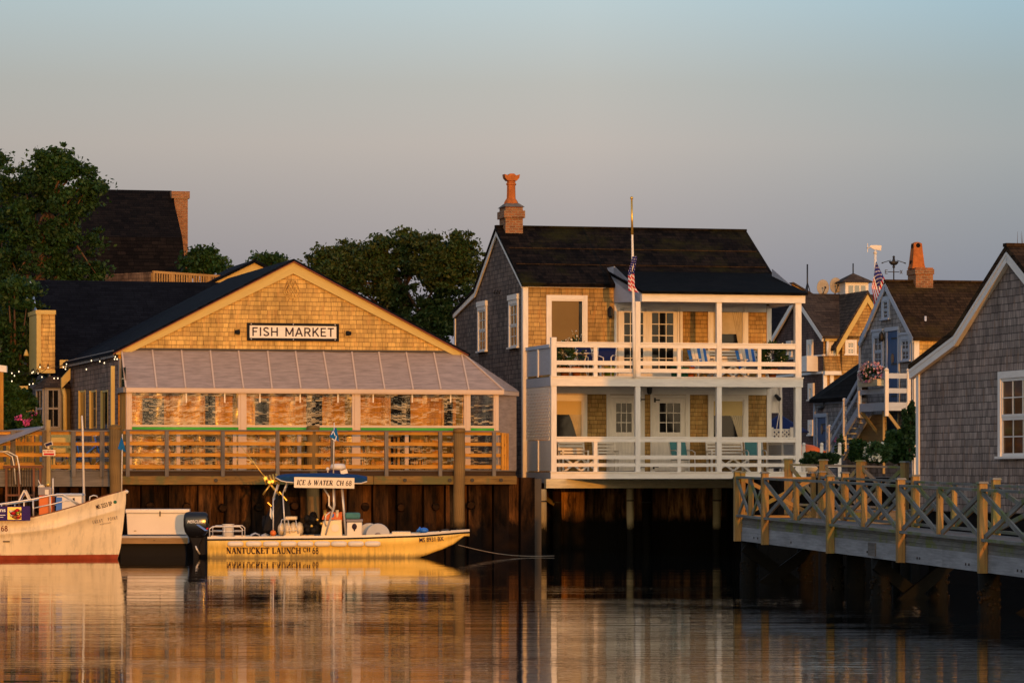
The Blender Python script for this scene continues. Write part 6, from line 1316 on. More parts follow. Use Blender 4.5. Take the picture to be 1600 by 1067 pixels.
# outboard
mb = MB(); ox = X(303)
prof = [(.0, Z(829.5)), (.3, Z(829)), (.36, Z(820)), (.36, Z(806)), (.32, Z(801)), (.02, Z(800))]
def rrect(w, dp, z, r=.08, cx=0): 
    P = []
    for cx_, cy_, a in ((w - r, dp - r, 0), (-w + r, dp - r, 90), (-w + r, -dp + r, 180), (w - r, -dp + r, 270)):
        for k in range(4): P.append((cx + cx_ + r * math.cos(R(a + 30 * k)), cy_ + r * math.sin(R(a + 30 * k)), z))
    return P
def loft(mb, rings, m=0, smooth=False):
    n = len(rings[0]); V = [p for r_ in rings for p in r_]; fs = [[i * n + k, i * n + (k + 1) % n, (i + 1) * n + (k + 1) % n, (i + 1) * n + k] for i in range(len(rings) - 1) for k in range(n)]
    fs += [list(range(n))[::-1], [(len(rings) - 1) * n + k for k in range(n)]]; return mb.add(V, fs, m, None, smooth)
ob = thing('outboard_motor', 'tall black outboard motor with white lettering on the launch stern', 'outboard motor', la.matrix_world @ Vector((0, 0, 0)))
ob.location = (lp.x + (ox) * math.cos(R(2)) - .1 * 0, lp.y + 1.0 - .25, 0); ob.rotation_euler = (0, 0, R(2))
mb = MB(); loft(mb, [rrect(.2, .2, Z(840), .06), rrect(.31, .24, Z(831)), rrect(.345, .27, Z(822)), rrect(.345, .27, Z(811)), rrect(.325, .25, Z(804)), rrect(.28, .2, Z(800.5)), rrect(.2, .14, Z(799.5), .06)], 0, True); cw = mb.build('cowl', M['black_gloss'], ob)
mb = MB(); loft(mb, [rrect(.07, .12, -.5, .04), rrect(.09, .16, Z(860), .04), rrect(.12, .18, Z(850), .04), rrect(.2, .19, Z(840.5), .05)]); mb.hexa([(.1, -.12, Z(868)), (.3, -.12, Z(866)), (.3, .12, Z(866)), (.1, .12, Z(868)), (.1, -.12, Z(842)), (.26, -.12, Z(838)), (.26, .12, Z(838)), (.1, .12, Z(842))]); mb.build('leg', M['black'], ob)
mb = MB(); mb.tube([(-.05, -.1, Z(848)), (.02, -.2, Z(858)), (.1, -.14, Z(866))], .025, 6); mb.build('hydraulic_ram', M['steel'], ob)
me, tw = sans('MERCURY', .085, M['letter_white'], bold=.008, shear=.25); 
for v in me.vertices: v.co.x *= .46 / tw
addmesh('lettering', me, ob, (-.23, -.275, Z(817.5)))
mb = MB(); mb.poly([(0.0, -.274, Z(819.5)), (.08, -.274, Z(819.5)), (.335, -.268, Z(829)), (.25, -.27, Z(829.5))]); mb.build('stripe', M['blue_bright'], cw); mb = MB(); mb.poly([(.27, -.275, Z(826)), (.34, -.268, Z(824)), (.34, -.268, Z(826.5)), (.3, -.272, Z(827.5))]); mb.build('stripe', M['flag_red'], cw)
# console, seats, boxes
def lbox(name, x0, x1, y0, y1, z0, z1, m, par=la, bev=.02): mb = MB(); mb.box(x0, x1, y0, y1, z0, z1, 0); return mb.build(name, M[m], par, bevel=bev)
mb = MB(); x0, x1 = X(497), X(533)
mb.hexa([(x0 - .06, -.42, .12), (x1, -.42, .12), (x1, .42, .12), (x0 - .06, .42, .12), (x0 + .08, -.4, Z(814)), (x1 - .03, -.4, Z(812)), (x1 - .03, .4, Z(812)), (x0 + .08, .4, Z(814))]); co = mb.build('console', M['cream_gel'], la, bevel=.02)
mb = MB(); mb.prism([(.11 * math.cos(k * .524), .11 * math.sin(k * .524)) for k in range(12)], lambda p, a: (X(521) + p[0], a, Z(825) + p[1]), -.435, -.405, 0); mb.build('hatch', M['white_plastic'], co)
mb = MB(); mb.hexa([(x0 + .05, -.36, Z(812)), (x1 - .05, -.36, Z(812)), (x1 - .05, .36, Z(812)), (x0 + .05, .36, Z(812)), (x0 + .12, -.3, Z(800)), (x1 - .1, -.3, Z(801)), (x1 - .1, .3, Z(801)), (x0 + .12, .3, Z(800))]); mb.build('dash_gear', M['orange'], co)
for i, p in enumerate((505, 511, 517, 524, 530)): mb = MB(); mb.tube([(X(p), -.3, Z(814)), (X(p), -.3, Z(797 + (i % 3) * 3))], .045, 8); mb.build('bottle', M[('gold_metal', 'orange', 'blue_bright', 'cream_gel', 'orange')[i]], co)
mb = MB(); c = Vector((X(488), -.1, Z(812)))
for k in range(12): a = k * math.pi / 6; b = a + math.pi / 6; mb.tube([(c.x + .1 * math.cos(a) * .6, c.y + .22 * math.cos(a), c.z + .2 * math.sin(a)), (c.x + .1 * math.cos(b) * .6, c.y + .22 * math.cos(b), c.z + .2 * math.sin(b))], .018, 6, caps=False)
for a in (0, 2.1, 4.2): mb.tube([tuple(c), (c.x + .06 * math.cos(a), c.y + .22 * math.cos(a), c.z + .2 * math.sin(a))], .014, 5)
mb.build('steering_wheel', M['black'], co)
mb = MB()
for k in range(26):
    q = Vector((X(486) + rnd.uniform(-.2, .16), rnd.uniform(-.35, .1), Z(829) + rnd.uniform(0, .48) * rnd.random())); mb.ball(q, .07 + .06 * rnd.random(), n=7)
gr = mb.build('gear_pile', M['black'], la)
mb = MB()
for p, y in ((493, 812), (484, 822), (499, 818)): mb.ball((X(p), -.42, Z(y)), .045, n=8)
mb.build('float', M['gold_metal'], gr)
st = lbox('seat_box', X(440), X(466), -.4, .4, .12, Z(824), 'cream_gel'); 
mb = MB()
for i in range(4): mb.ball((X(436 + i * 9.5), -.1, Z(827)), .12, .4, .2, n=10)
mb.build('cushion', M['cream_gel'], st)
mb = MB(); mb.box(X(442), X(461), -.35, .35, Z(812.5), Z(807)); mb.build('backrest', M['cream_gel'], st, bevel=.03)
mb = MB()
for p, q in (((433, 835), (437, 812)), ((437, 812), (446, 812)), ((463, 834), (459, 812)), ((434, 829), (462, 829)), ((447, 812), (450, 834))): mb.tube([(X(p[0]), -.45, Z(p[1])), (X(q[0]), -.45, Z(q[1]))], .015, 6)
mb.build('seat_frame', M['steel'], st)
cb = thing('cooler', 'cream cooler box with teal cushion lid in front of the launch console', 'cooler', (lp.x + X(551), lp.y + 1.0 + .2, .12), R(2))
mb = MB(); mb.box(X(539) - X(551), X(563) - X(551), -.55, .2, 0, Z(816) - .12); mb.build('box', M['white_plastic'], cb, bevel=.02)
mb = MB(); mb.box(X(538) - X(551), X(564) - X(551), -.57, .22, Z(815.5) - .12, Z(811.5) - .12); mb.build('lid', M['sail_grey'], cb, bevel=.02); mb = MB(); mb.box(X(536) - X(551), X(560) - X(551), -.5, .2, Z(811) - .12, Z(801) - .12); mb.build('cushion', M['teal'], cb, bevel=.05)
mb = MB(); mb.ball((0, -.56, Z(823) - .12), .07, .02, .09, n=10); mb.tube([(0, -.56, Z(830) - .12), (0, -.56, Z(826) - .12)], .02, 6); mb.build('emblem', M['letter_dark'], cb)
for p, y, lab in ((589, -.35, 'round grey covered coil nearer the bow of the launch'), (574, .25, 'round grey covered coil behind the cooler on the launch')):
    o = thing('covered_coil', lab, 'coil', (lp.x + X(p), lp.y + 1.0 + y, .2), R(2), 'grey covered coils on the launch'); r_ = .33
    mb = MB(); mb.prism([(r_ * math.cos(k * .2618), r_ * math.sin(k * .2618)) for k in range(24)], lambda q, a: (q[0], a, q[1] + r_ - .02 + .1), -.16, .16, 0); mb.build('cover', M['grey_deck'], o, bevel=.02); mb = MB(); mb.lathe([(.09, 0), (.09, .02), (.02, .03)], (0, 0, 0), 12); mb.v = [(a, -.165 - z, b + r_ + .08) for a, b, z in mb.v]; mb.build('hub', M['sail_grey'], o)
bg = thing('dry_bag', 'small bright blue bag on the launch bow', 'bag', (lp.x + X(661), lp.y + .75, Z(833)), R(2)); mb = MB(); mb.ball((0, 0, .07), .13, .14, .08, n=12); mb.tube([(-.1, 0, .06), (-.16, 0, .11)], [.06, .09], 8); mb.build('bag', M['blue_bright'], bg)
mb = MB(); mb.box(X(610), X(640), -.5, .5, Z(838), Z(831)); mb.build('bow_seat', M['cream_gel'], la, bevel=.02)
mb = MB(); mb.tube([(X(685), -.25, zs_(X(685))), (X(690), -.25, zs_(X(688)) + .05), (X(698), -.22, zs_(X(695)) + .05), (X(703), -.2, zs_(X(700)))], .018, 6); mb.tube([(X(652), -.5, Z(834)), (X(660), -.45, Z(832))], .02, 6); mb.build('cleat', M['iron'], la)
# stern rails and pot
mb = MB()
for y in (-.85, .85): mb.tube([(X(325), y, Z(838)), (X(325), y, Z(826)), (X(330), y, Z(822.5)), (X(372), y, Z(822.5)), (X(376), y, Z(826)), (X(376), y, Z(838))], .016, 6); mb.tube([(X(325), y, Z(830)), (X(376), y, Z(830))], .012, 6); mb.tube([(X(348), y, Z(822.5)), (X(348), y, Z(838))], .012, 6)
mb.build('stern_rail', M['steel'], la)
bu = thing('bucket', 'white bucket standing at the stern of the launch', 'bucket', (lp.x + X(353), lp.y + .75, .12), R(2)); mb = MB(); mb.lathe([(.13, .0), (.165, Z(820) - .12), (.17, Z(819) - .12), (.15, Z(819) - .12)], (0, 0, 0), 16); mb.build('bucket', M['white_plastic'], bu)
mb = MB()
for k in range(16): mb.ball((X(385 + rnd.random() * 42), rnd.uniform(-.6, .3), .3 + .26 * rnd.random()), .1 + .08 * rnd.random(), n=8, m=rnd.choice([0, 0, 1, 2, 0]))
mb.ball((X(424), -.7, Z(833)), .09, n=8, m=3); mb.build('stern_gear', [M['black'], M['grey_deck'], M['navy'], M['orange']], la)
# draped black foul weather gear hanging at the canopy frame
ge = thing('hanging_gear', 'black foul weather jackets hanging from the stern of the blue canopy frame', 'jackets', (lp.x + X(432), lp.y + 1.0, .12), R(2))
for (px0, px1, yt, yb, yy, tw_) in ((412, 452, 780, 829, -.1, 1), (404, 428, 806, 832, .2, -1), (424, 442, 768, 800, .1, 1)):
    mb = MB(); nx, ny = 12, 12; V = []
    for s_ in (-1, 1):
        for j in range(ny + 1):
            t = j / ny
            for i in range(nx + 1):
                a = i / nx; wv = .5 + .5 * math.sin(min(1, t * 1.3) * 1.6); xm = (X(px0) + X(px1)) / 2 - X(432) + .14 * tw_ * (.5 - t) ; xw = (X(px1) - X(px0)) * wv; V.append((xm + (a - .5) * xw, yy + s_ * (.1 * math.sin(math.pi * a) * wv + .02) + .03 * math.sin(a * 14 + t * 5), Z(yt) + (Z(yb) - Z(yt)) * t - .12))
    q = (nx + 1) * (ny + 1); fs = []
    for s_ in (0, 1): fs += [[s_ * q + j * (nx + 1) + i, s_ * q + j * (nx + 1) + i + 1, s_ * q + (j + 1) * (nx + 1) + i + 1, s_ * q + (j + 1) * (nx + 1) + i] for j in range(ny) for i in range(nx)]
    mb.add(V, fs, 0, None, True); mb.build('jacket', M['black'], ge)
mb = MB(); mb.poly([(X(419) - X(432), -.24, Z(792) - .12), (X(423) - X(432), -.24, Z(800) - .12), (X(421) - X(432), -.24, Z(812) - .12), (X(418) - X(432), -.24, Z(806) - .12)]); mb.build('lining', M['white_plastic'], ge)
mb = MB(); mb.beam((X(433) - X(432), -.3, Z(768) - .12), (X(445) - X(432), -.3, Z(782) - .12), .02, .03); mb.beam((X(415) - X(432), -.3, Z(785) - .12), (X(421) - X(432), -.3, Z(791) - .12), .02, .03); mb.build('strap', M['gold_metal'], ge)
# T-top
for y in (-.62, .62):
    for pts_, rr_ in (([(X(506), y * .7, Z(836)), (X(516), y * .85, Z(803)), (X(519), y, Z(790)), (X(518), y, Z(757))], .026), ([(X(537.5), y * .7, Z(836)), (X(531), y, Z(757))], .026), ([(X(424), y, Z(778)), (X(431), y, Z(756))], .02), ([(X(439), y, Z(771)), (X(446), y, Z(753))], .02), ([(X(424), y, Z(778)), (X(424), y, Z(836))], .018), ([(X(439), y, Z(771)), (X(443), y, Z(836))], .018), ([(X(507), y * .8, Z(822)), (X(505), y, Z(815)), (X(507), y, Z(805)), (X(513), y, Z(800))], .018), ([(X(503), y, Z(763)), (X(511), y, Z(776)), (X(511), y, Z(790)), (X(516), y, Z(796))], .014)):
        mb = MB(); mb.tube(pts_, rr_, 8); mb.build('canopy_frame', M['steel'], la)
mb = MB(); NX = 20; V = []; fs = []
tops = lambda t: interp(t, [0, .08, .25, .6, .9, 1], [Z(745), Z(742), Z(741), Z(740.5), Z(743), Z(746)])
bots = lambda t: interp(t, [0, .06, .15, .9, .98, 1], [Z(746), Z(751), Z(753.5), Z(755), Z(755), Z(752)])
xa, xb = X(428), X(571)
for i in range(NX + 1):
    t = i / NX; x = xa + (xb - xa) * t; zt, zb = tops(t), bots(t); zc = zt + .03
    V += [(x, -.85, zb), (x, -.85, zt - .05), (x, -.6, zt + .02), (x, 0, zc), (x, .6, zt + .02), (x, .85, zt - .05), (x, .85, zb), (x, 0, zb + .04)]
n = 8; mm = []
for i in range(NX):
    for k in range(n): fs.append([i * n + k, (i + 1) * n + k, (i + 1) * n + (k + 1) % n, i * n + (k + 1) % n])
fs += [list(range(n)), [NX * n + k for k in range(n)][::-1]]
mb.add(V, fs); cv = mb.build('canopy', M['blue_canvas'], la)
mb = MB(); mb.tube([(xa + (xb - xa) * t, -.86, bots(t)) for t in [i / 16 for i in range(17)]], .017, 6); mb.tube([(xa + (xb - xa) * t, .86, bots(t)) for t in [i / 16 for i in range(17)]], .017, 6); mb.build('piping', M['white_plastic'], cv)
sgn = thing('boat_sign', 'cream sign reading ICE & WATER CH 68 on the side of the blue canopy', 'sign', (lp.x + X(506.5), lp.y + 1.0 - .95, Z(754)), R(2)); sgn.rotation_euler = (0, R(.9), R(2))
wS, hS = X(553.5) - X(459.5), Z(745.5) - Z(762)
mb = MB(); mb.box(-wS / 2, wS / 2, -.02, .02, -hS / 2, hS / 2); mb.build('board', M['white_plastic'], sgn)
mb = MB(); hh = hS * .46; fn = lambda x, z: (x, -.024, z); place_serif(mb, 'ICE & WATER', -wS / 2 + .07, -hh / 2, hh, wS * .145, fn, 0, .18); place_serif(mb, 'CH 68', wS * .2, -hh / 2, hh, wS / 2 - .07, fn, 0, .12); mb.build('lettering', M['letter_dark'], sgn)
mb = MB(); mb.lathe([(.16, 0), (.21, .02), (.215, .08), (.18, .15), (.05, .17)], (X(525), .1, Z(733.5)), 20); mb.lathe([(.1, -.07), (.12, 0)], (X(525), .1, Z(733.5)), 12); mb.build('radar_dome', M['white_plastic'], la)
mb = MB(); mb.ball((X(509), -.2, Z(732.5)), .05); mb.tube([(X(509), -.2, Z(738)), (X(509), -.2, Z(733))], .02, 6); mb.hexa([(X(530), -.3, Z(741)), (X(541), -.3, Z(739)), (X(541), -.1, Z(739)), (X(530), -.1, Z(741)), (X(529), -.3, Z(736)), (X(539), -.3, Z(732)), (X(539), -.1, Z(732)), (X(529), -.1, Z(736))]); mb.build('horn', M['white_plastic'], la)
mb = MB(); mb.box(X(512), X(528), -.1, .3, Z(739), Z(734)); mb.build('radar_mount', M['navy'], la)
def staffflag(px, ytop, ybot, D, root_label, pts, parent=None):
    p = W(px, ybot, D); o = thing('boat_flag', root_label, 'flag', (p.x, p.y, p.z), 0, None); s_ = D / F
    mb = MB(); mb.tube([(0, 0, 0), (.02, 0, (ybot - ytop) * s_)], [.017, .012], 8); mb.build('staff', M['white_plastic'], o)
    mb = MB(); V = []; n = 8
    (ax, ay), (bx, by), (cx, cy), (dx, dy) = pts   # top hoist, top fly, bottom fly, bottom hoist
    for j in range(n + 1):
        for i in range(n + 1):
            u, v = i / n, j / n; x = (ax * (1 - u) + bx * u) * (1 - v) + (dx * (1 - u) + cx * u) * v; y = (ay * (1 - u) + by * u) * (1 - v) + (dy * (1 - u) + cy * u) * v
            V.append(((x - px) * s_, -.02 + .03 * math.sin(u * 7 + v * 3), (ybot - y) * s_))
    fs = [[j * (n + 1) + i, j * (n + 1) + i + 1, (j + 1) * (n + 1) + i + 1, (j + 1) * (n + 1) + i] for j in range(n) for i in range(n)]
    mb.add(V, fs, 0, None, True); mb.build('flag', M['blue_flag'], o)
    return o
fl = staffflag(521, 660, 739, DB - .6, 'blue pennant on a white staff above the launch canopy', [(522, 667), (526, 669), (530, 690), (515, 682)])
mb = MB(); s_ = (DB - .6) / F
for q in (((-3, 60), (0, 66)), ((0, 66), (3, 58)), ((-2, 54), (3, 50)), ((3, 50), (5, 58))): mb.beam((q[0][0] * s_, -.07, q[0][1] * s_), (q[1][0] * s_, -.07, q[1][1] * s_), .01, .02)
mb.build('emblem', M['letter_white'], fl)
for k, (p0, p1, lab) in enumerate((((413, 747), (371, 692), 'long golden fishing rod leaning back over the launch stern'), ((424, 752), (432, 741), 'short fishing rod in the launch rod holder nearest the canopy'), ((419, 753), (410, 741), 'short fishing rod in the launch rod holder at the stern corner'))):
    a, b = Vector((X(p0[0]), -.5, Z(p0[1]))), Vector((X(p1[0]), -.5, Z(p1[1]))); o = thing('fishing_rod', lab, 'fishing rod', (lp.x + a.x, lp.y + 1.0 + a.y, a.z), R(2)); dv = b - a
    mb = MB(); mb.tube([-.2 * dv.normalized(), dv * .3, dv], [.018, .014, .006], 6); mb.build('blank', M['gold_metal'], o); mb = MB(); mb.tube([-.45 * dv.normalized(), -.1 * dv.normalized()], .025, 8); mb.tube([Vector((0, -.05, 0)), Vector((0, .05, 0))], .045, 10); mb.build('reel', M['gold_metal'], o)
mb = MB()
for i in range(5): x = X(413 + i * 5); mb.tube([(x, -.5, Z(757)), (x - .09, -.5, Z(744) + .02 * i)], .025, 8)
mb.tube([(X(410), -.5, Z(750)), (X(440), -.5, Z(752))], .02, 6); mb.build('rod_holder', M['gold_metal'], la)
# mooring line
a = W(716, 851, DB + 1.0); bq = W(866, 868, DB + 1.5); o = thing('mooring_line', 'thin pale mooring line running from the launch bow into the water', 'rope', a); dv = bq - a
mb = MB(); mb.tube([(dv.x * t, dv.y * t, dv.z * t - .12 * math.sin(math.pi * t)) for t in [i / 14 for i in range(15)]], .012, 6); mb.build('rope', M['rope'], o)
# ================================================================ CREAM BOAT (left)
SC = 58.5; DC = F / SC; XC = lambda p: (p - 197) / SC; ZC = lambda y: (874.6 - y) / SC
cp_ = W(197, 874.6, DC); cp_.x *= (DC + 1.2) / DC; cp_.y += 1.2; cr = thing('cream_workboat', 'cream hulled workboat with upswept bow and red bottom paint at the left edge', 'boat', (cp_.x, cp_.y, 0), R(-1))
LC = 8.6
ysh = [(-500, 822), (-200, 822), (-60, 820), (0, 815), (60, 809), (100, 799), (129, 790), (165, 776), (193, 767.5), (197, 766)]
yst = [(-500, 842), (-60, 840), (0, 835.5), (60, 830.5), (100, 824.5), (150, 808), (197, 794)]
def pxf(tab): return lambda x: ZC(interp_lin(197 + x * SC, tab))
def interp_lin(x, tab):
    if x <= tab[0][0]: return tab[0][1]
    for (a, c), (b, e) in zip(tab, tab[1:]):
        if x <= b: return c + (e - c) * (x - a) / (b - a)
    return tab[-1][1]
zS_, zT_ = pxf(ysh), pxf(yst)
def stemx(z): return interp_lin(z, [(-.6, -.45), (.07, -.21), (.5, -.1), (1.3, -.05), (1.9, 0)])
def hbz(xr, z, zs):   # half beam at distance xr aft of the stem
    top = interp(xr, [0, .3, .8, 1.6, 3, 5, 9], [.03, .27, .55, .88, 1.18, 1.3, 1.2]); wl = interp(xr, [0, .3, .8, 1.6, 3, 5, 9], [.02, .1, .27, .58, 1.0, 1.22, 1.15])
    t = max(0, min(1, (z) / zs)) ; return wl + (top - wl) * t ** 1.3
mb = MB(); NS = 60; rings = []
zl = lambda zs, zt: [(zs, 0), (zs - .06, 0), (zs - .09, .0), (zt + .06, 0), (zt + .03, .035), (zt - .03, .035), (zt - .07, 0), ((zt + .24) * .6, 0), (.30, 0), (.12, 0), (.105, 0), (0, 0), (-.5, -.25)]
def cream_side(x, z): xs = stemx(z); return -(hbz(max(0, xs - x), z, zS_(x)))
for i in range(NS + 1):
    tt = i / NS; r_ = []
    q = tt ** 1.6 * LC
    zs = zS_(-q); zt = zT_(-q); pts = zl(zs, zt)
    near = []
    for z, off in pts: xs = stemx(z); b = hbz(q, max(z, 0), zs) + off * min(1, q * 3); near.append((xs - q, max(.004, b), z))
    bi = max(.003, near[0][1] - .1); zf = zs - .28
    r_ = [(near[0][0], 0, zf), (near[0][0], -bi, zf), (near[0][0], -bi, zs + .03), (near[0][0], -near[0][1], zs + .03)] + [(x, -b, z) for x, b, z in near] + [(near[-1][0], 0, -.6)] + [(x, b, z) for x, b, z in near][::-1] + [(near[0][0], near[0][1], zs + .03), (near[0][0], bi, zs + .03), (near[0][0], bi, zf)]
    rings.append(r_)
n = len(rings[0]); V = [p for r_ in rings for p in r_]; k0 = 4
sg_ = [3, 4, 4, 4] + [0, 0, 0, 0, 0, 0, 0, 0, 0, 1, 1, 1]; half = [3, 4, 2, 2] + [1 if False else 0] * 9 + [5, 5, 5]
segm = [3, 4, 2, 2] + [0, 0, 0, 0, 0, 0, 0, 0, 0, 5, 5, 5, 5]; segm = segm + segm[::-1][0:]; segm = (segm + [0] * n)[:n]
segm[-1] = 3; segm[-2] = 4; segm[-3] = 2
fs, ms = [], []
for i in range(NS):
    for k in range(n): fs.append([i * n + k, (i + 1) * n + k, (i + 1) * n + (k + 1) % n, i * n + (k + 1) % n]); ms.append(segm[k])
fs.append(list(range(n))); ms.append(0); fs.append([NS * n + k for k in range(n)][::-1]); ms.append(0)
mb.add(V, fs, 0, None, False, ms); mb.sm = [m_ in (0, 5) and len(f_) == 4 for m_, f_ in zip(mb.m, mb.f)]; mb.build('hull', [M['hull_cream'], M['hull_cream'], M['teak'], M['grey_deck'], M['cream_gel'], M['red_bottom']], cr)
mb = MB(); mb.ball((.0, 0, ZC(768.5)), .07, .05, .05, n=10); mb.build('stem_cap', M['white_plastic'], cr)
cs = lambda x, z: (x, cream_side(x, z) - .015, z)
mb = MB(); place_serif(mb, 'CH', XC(-13), ZC(829.5), .1, XC(5), cs); place_serif(mb, '68', XC(9.5), ZC(829.5), .14, XC(20.5), cs); mb.build('lettering', M['letter_maroon'], cr)
hulltext('MS 3253 BP', .12, XC(154.5), ZC(796), XC(178.5), R(15), cs, M['letter_dark'], cr, .012)
mb = MB(); place_serif(mb, 'GREAT', XC(147.5), ZC(819), .085, XC(164), lambda x, z: cs(x, z), R(12), .1, .35); place_serif(mb, 'POINT', XC(170.5), ZC(814.2), .085, XC(186), cs, R(10.5), .1, .35); place_serif(mb, 'NANTUCKET', XC(158.5), ZC(820.8), .035, XC(175.5), cs, R(10), 0, .3); mb.build('lettering', M['letter_grey'], cr)
mb = MB(); x, z = XC(181.3), ZC(784.5); mb.add([cs(x, z)] + [cs(x + .045 * math.cos(a * .52), z + .045 * math.sin(a * .52)) for a in range(12)], [[0, 1 + a, 1 + (a + 1) % 12] for a in range(12)]); mb.build('sticker', M['pot_green'], cr)
mb = MB(); x, z = XC(17), ZC(846); mb.box(x - .09, x + .09, cream_side(x, z) - .02, cream_side(x, z) + .05, z - .015, z + .015); mb.build('vent_slot', M['black'], cr)
# rails
mb = MB(); dk = lambda p: zS_(XC(p)) + .03; yb = lambda p: cream_side(XC(p), zS_(XC(p))) + .06
def rp(p, y, s_): return (XC(p), s_ * yb(min(p, 160)), ZC(y))
for s_ in (1, -1):
    mb.tube([rp(-40, 790, s_), rp(0, 788.5, s_), rp(57, 780, s_), rp(86, 773.5, s_), rp(103, 772, s_), rp(113, 779, s_), rp(128, 788, s_)], .02, 8); mb.tube([rp(58, 794, s_), rp(90, 787, s_), rp(108, 782, s_), rp(116, 781, s_), rp(125, 788, s_)], .016, 8)
    for p, y0, y1 in ((58, 780, 806), (84, 774, 800), (10, 787, 812), (-30, 790, 815)): mb.tube([rp(p, y0, s_), rp(p + .5, y1, s_)], .018, 8)
mb.tube([rp(143, 783, 1), rp(144, 776, 1), rp(149, 774, 1), rp(154, 775, 1), rp(156, 779, 1)], .016, 8); mb.tube([rp(1, 790, 1), rp(4, 765, 1), rp(2, 760, 1), rp(0, 758, 1)], .03, 8); mb.build('rail', M['steel'], cr)
mb = MB(); mb.tube([(XC(130.5), .0, ZC(790)), (XC(128), .0, ZC(668)), (XC(127), 0, ZC(648))], [.035, .026, .02], 8); mb.build('mast', M['white_plastic'], cr)
def on_cream(name, label, cat, px, y, yy, grp=None): return thing(name, label, cat, (cp_.x + XC(px), cp_.y + yy, ZC(y)), R(-1), grp)
bn = on_cream('banner', 'purple banner with food picture hung on the rail of the cream boat', 'banner', 0, 813, -1.3); W_ = lambda p: p / SC
mb = MB(); mb.box(W_(-60), W_(56), -.01, .01, 0, W_(22.5)); mb.build('cloth', M['purple_banner'], bn)
mb = MB()
cols = ['gold_metal', 'white_plastic', 'orange', 'lime', 'cream_gel', 'flag_red', 'terracotta', 'pot_green', 'wood_yellow']; mb.box(W_(20.5), W_(42), -.013, -.0, W_(1.5), W_(21), 0)
for k in range(22): mb.lathe([(.05 + .05 * rnd.random(), 0), (.01, .004 + .001 * k % .006)], (W_(24 + 15 * rnd.random()), 0, W_(4 + 13 * rnd.random())), 9, rnd.randrange(9), 1, .6)
b_ = len(mb.v)
mb.v = [v if i < 8 else (v[0], -.014 - v[2] * 0 - .0004 * (i // 18), v[2] + (v[1]) * 1.0) for i, v in enumerate(mb.v)]
mb.build('picture', [M[c] for c in cols], bn)
me, tw = sans('Provisions', .11, M['letter_white'], bold=.02)
for v in me.vertices: v.co.x *= .75 / tw
addmesh('lettering', me, bn, (W_(17.5) - .75, -.014, W_(13.5)))
mb = MB(); mb.box(W_(-20), W_(17), -.013, -.011, W_(8), W_(9)); mb.box(W_(-20), W_(14), -.013, -.011, W_(5), W_(5.7)); mb.build('rule', M['letter_white'], bn)
ck = on_cream('cooler', 'white cooler with blue sides on the foredeck of the cream boat', 'cooler', 110, 801, -.1)
mb = MB(); mb.box(W_(-20), W_(20), -.3, .3, -.15, W_(26)); mb.build('box', M['white_plastic'], ck, bevel=.02); mb = MB(); mb.box(W_(-20.5), W_(-11), -.31, -.302, 0, W_(24)); mb.build('end_panel', M['blue_bright'], ck); mb = MB(); mb.box(W_(-21), W_(21), -.32, .32, W_(26), W_(30)); mb.build('lid', M['blue_white'], ck, bevel=.02); mb = MB(); mb.box(W_(6), W_(9), -.33, -.3, W_(17), W_(23)); mb.build('latch', M['iron'], ck)
ob_ = on_cream('bait_box', 'grey and orange box stack with small gear on top amidships of the cream boat', 'box', 71, 806, 0)
mb = MB(); mb.box(W_(-10), W_(11), -.25, .25, -.2, W_(32)); mb.build('lower_box', M['orange'], ob_, bevel=.02); mb = MB(); mb.box(W_(-11), W_(10), -.27, .27, W_(32), W_(45)); mb.build('upper_box', M['sail_grey'], ob_, bevel=.02)
mb = MB(); mb.ball((W_(-7), -.1, W_(45)), .1, .12, .07); mb.build('float', M['cream_gel'], ob_); mb = MB(); mb.tube([(W_(-8), 0, W_(45)), (W_(-13), 0, W_(56))], .012, 6); mb.tube([(W_(12), -.2, W_(30)), (W_(12), -.2, W_(59))], .02, 6); mb.build('rod', M['white_plastic'], ob_); mb = MB(); mb.ball((W_(4), -.15, W_(49)), .06); mb.tube([(W_(4), -.15, W_(45)), (W_(4), -.15, W_(55))], .025, 8); mb.build('lamp', M['gold_metal'], ob_); mb = MB(); mb.box(W_(0), W_(6), -.285, -.271, W_(33), W_(41)); mb.build('notice', M['white_plastic'], ob_)
am = on_cream('sandwich_board', 'small white folding board on the cream boat behind the banner', 'board', 36, 800, .2)
for s_ in (-1, 1): mb = MB(); mb.beam((0, -.2, W_(34)), (s_ * W_(8), -.2, W_(18)), .03, .04); mb.beam((0, .1, W_(34)), (s_ * W_(8), .1, W_(18)), .03, .04); mb.build('leg', M['white_plastic'], am)
mb = MB(); mb.hexa([(W_(0), -.2, W_(34)), (W_(-8), -.2, W_(18)), (W_(-8), .1, W_(18)), (W_(0), .1, W_(34)), (W_(.6), -.2, W_(34)), (W_(-7), -.2, W_(18)), (W_(-7), .1, W_(18)), (W_(.6), .1, W_(34))]); mb.build('panel', M['blue_bright'], am); mb = MB(); mb.box(W_(-14), W_(2), -.25, -.2, W_(15), W_(17)); mb.box(W_(-1), W_(1), -.25, -.2, -.1, W_(16)); mb.build('stand', M['white_plastic'], am)
staffflag(190, 678, 768, DC - .1, 'dark blue furled flag on a thin staff at the cream boat bow', [(189.5, 683), (191, 684), (197, 706), (184, 701)])
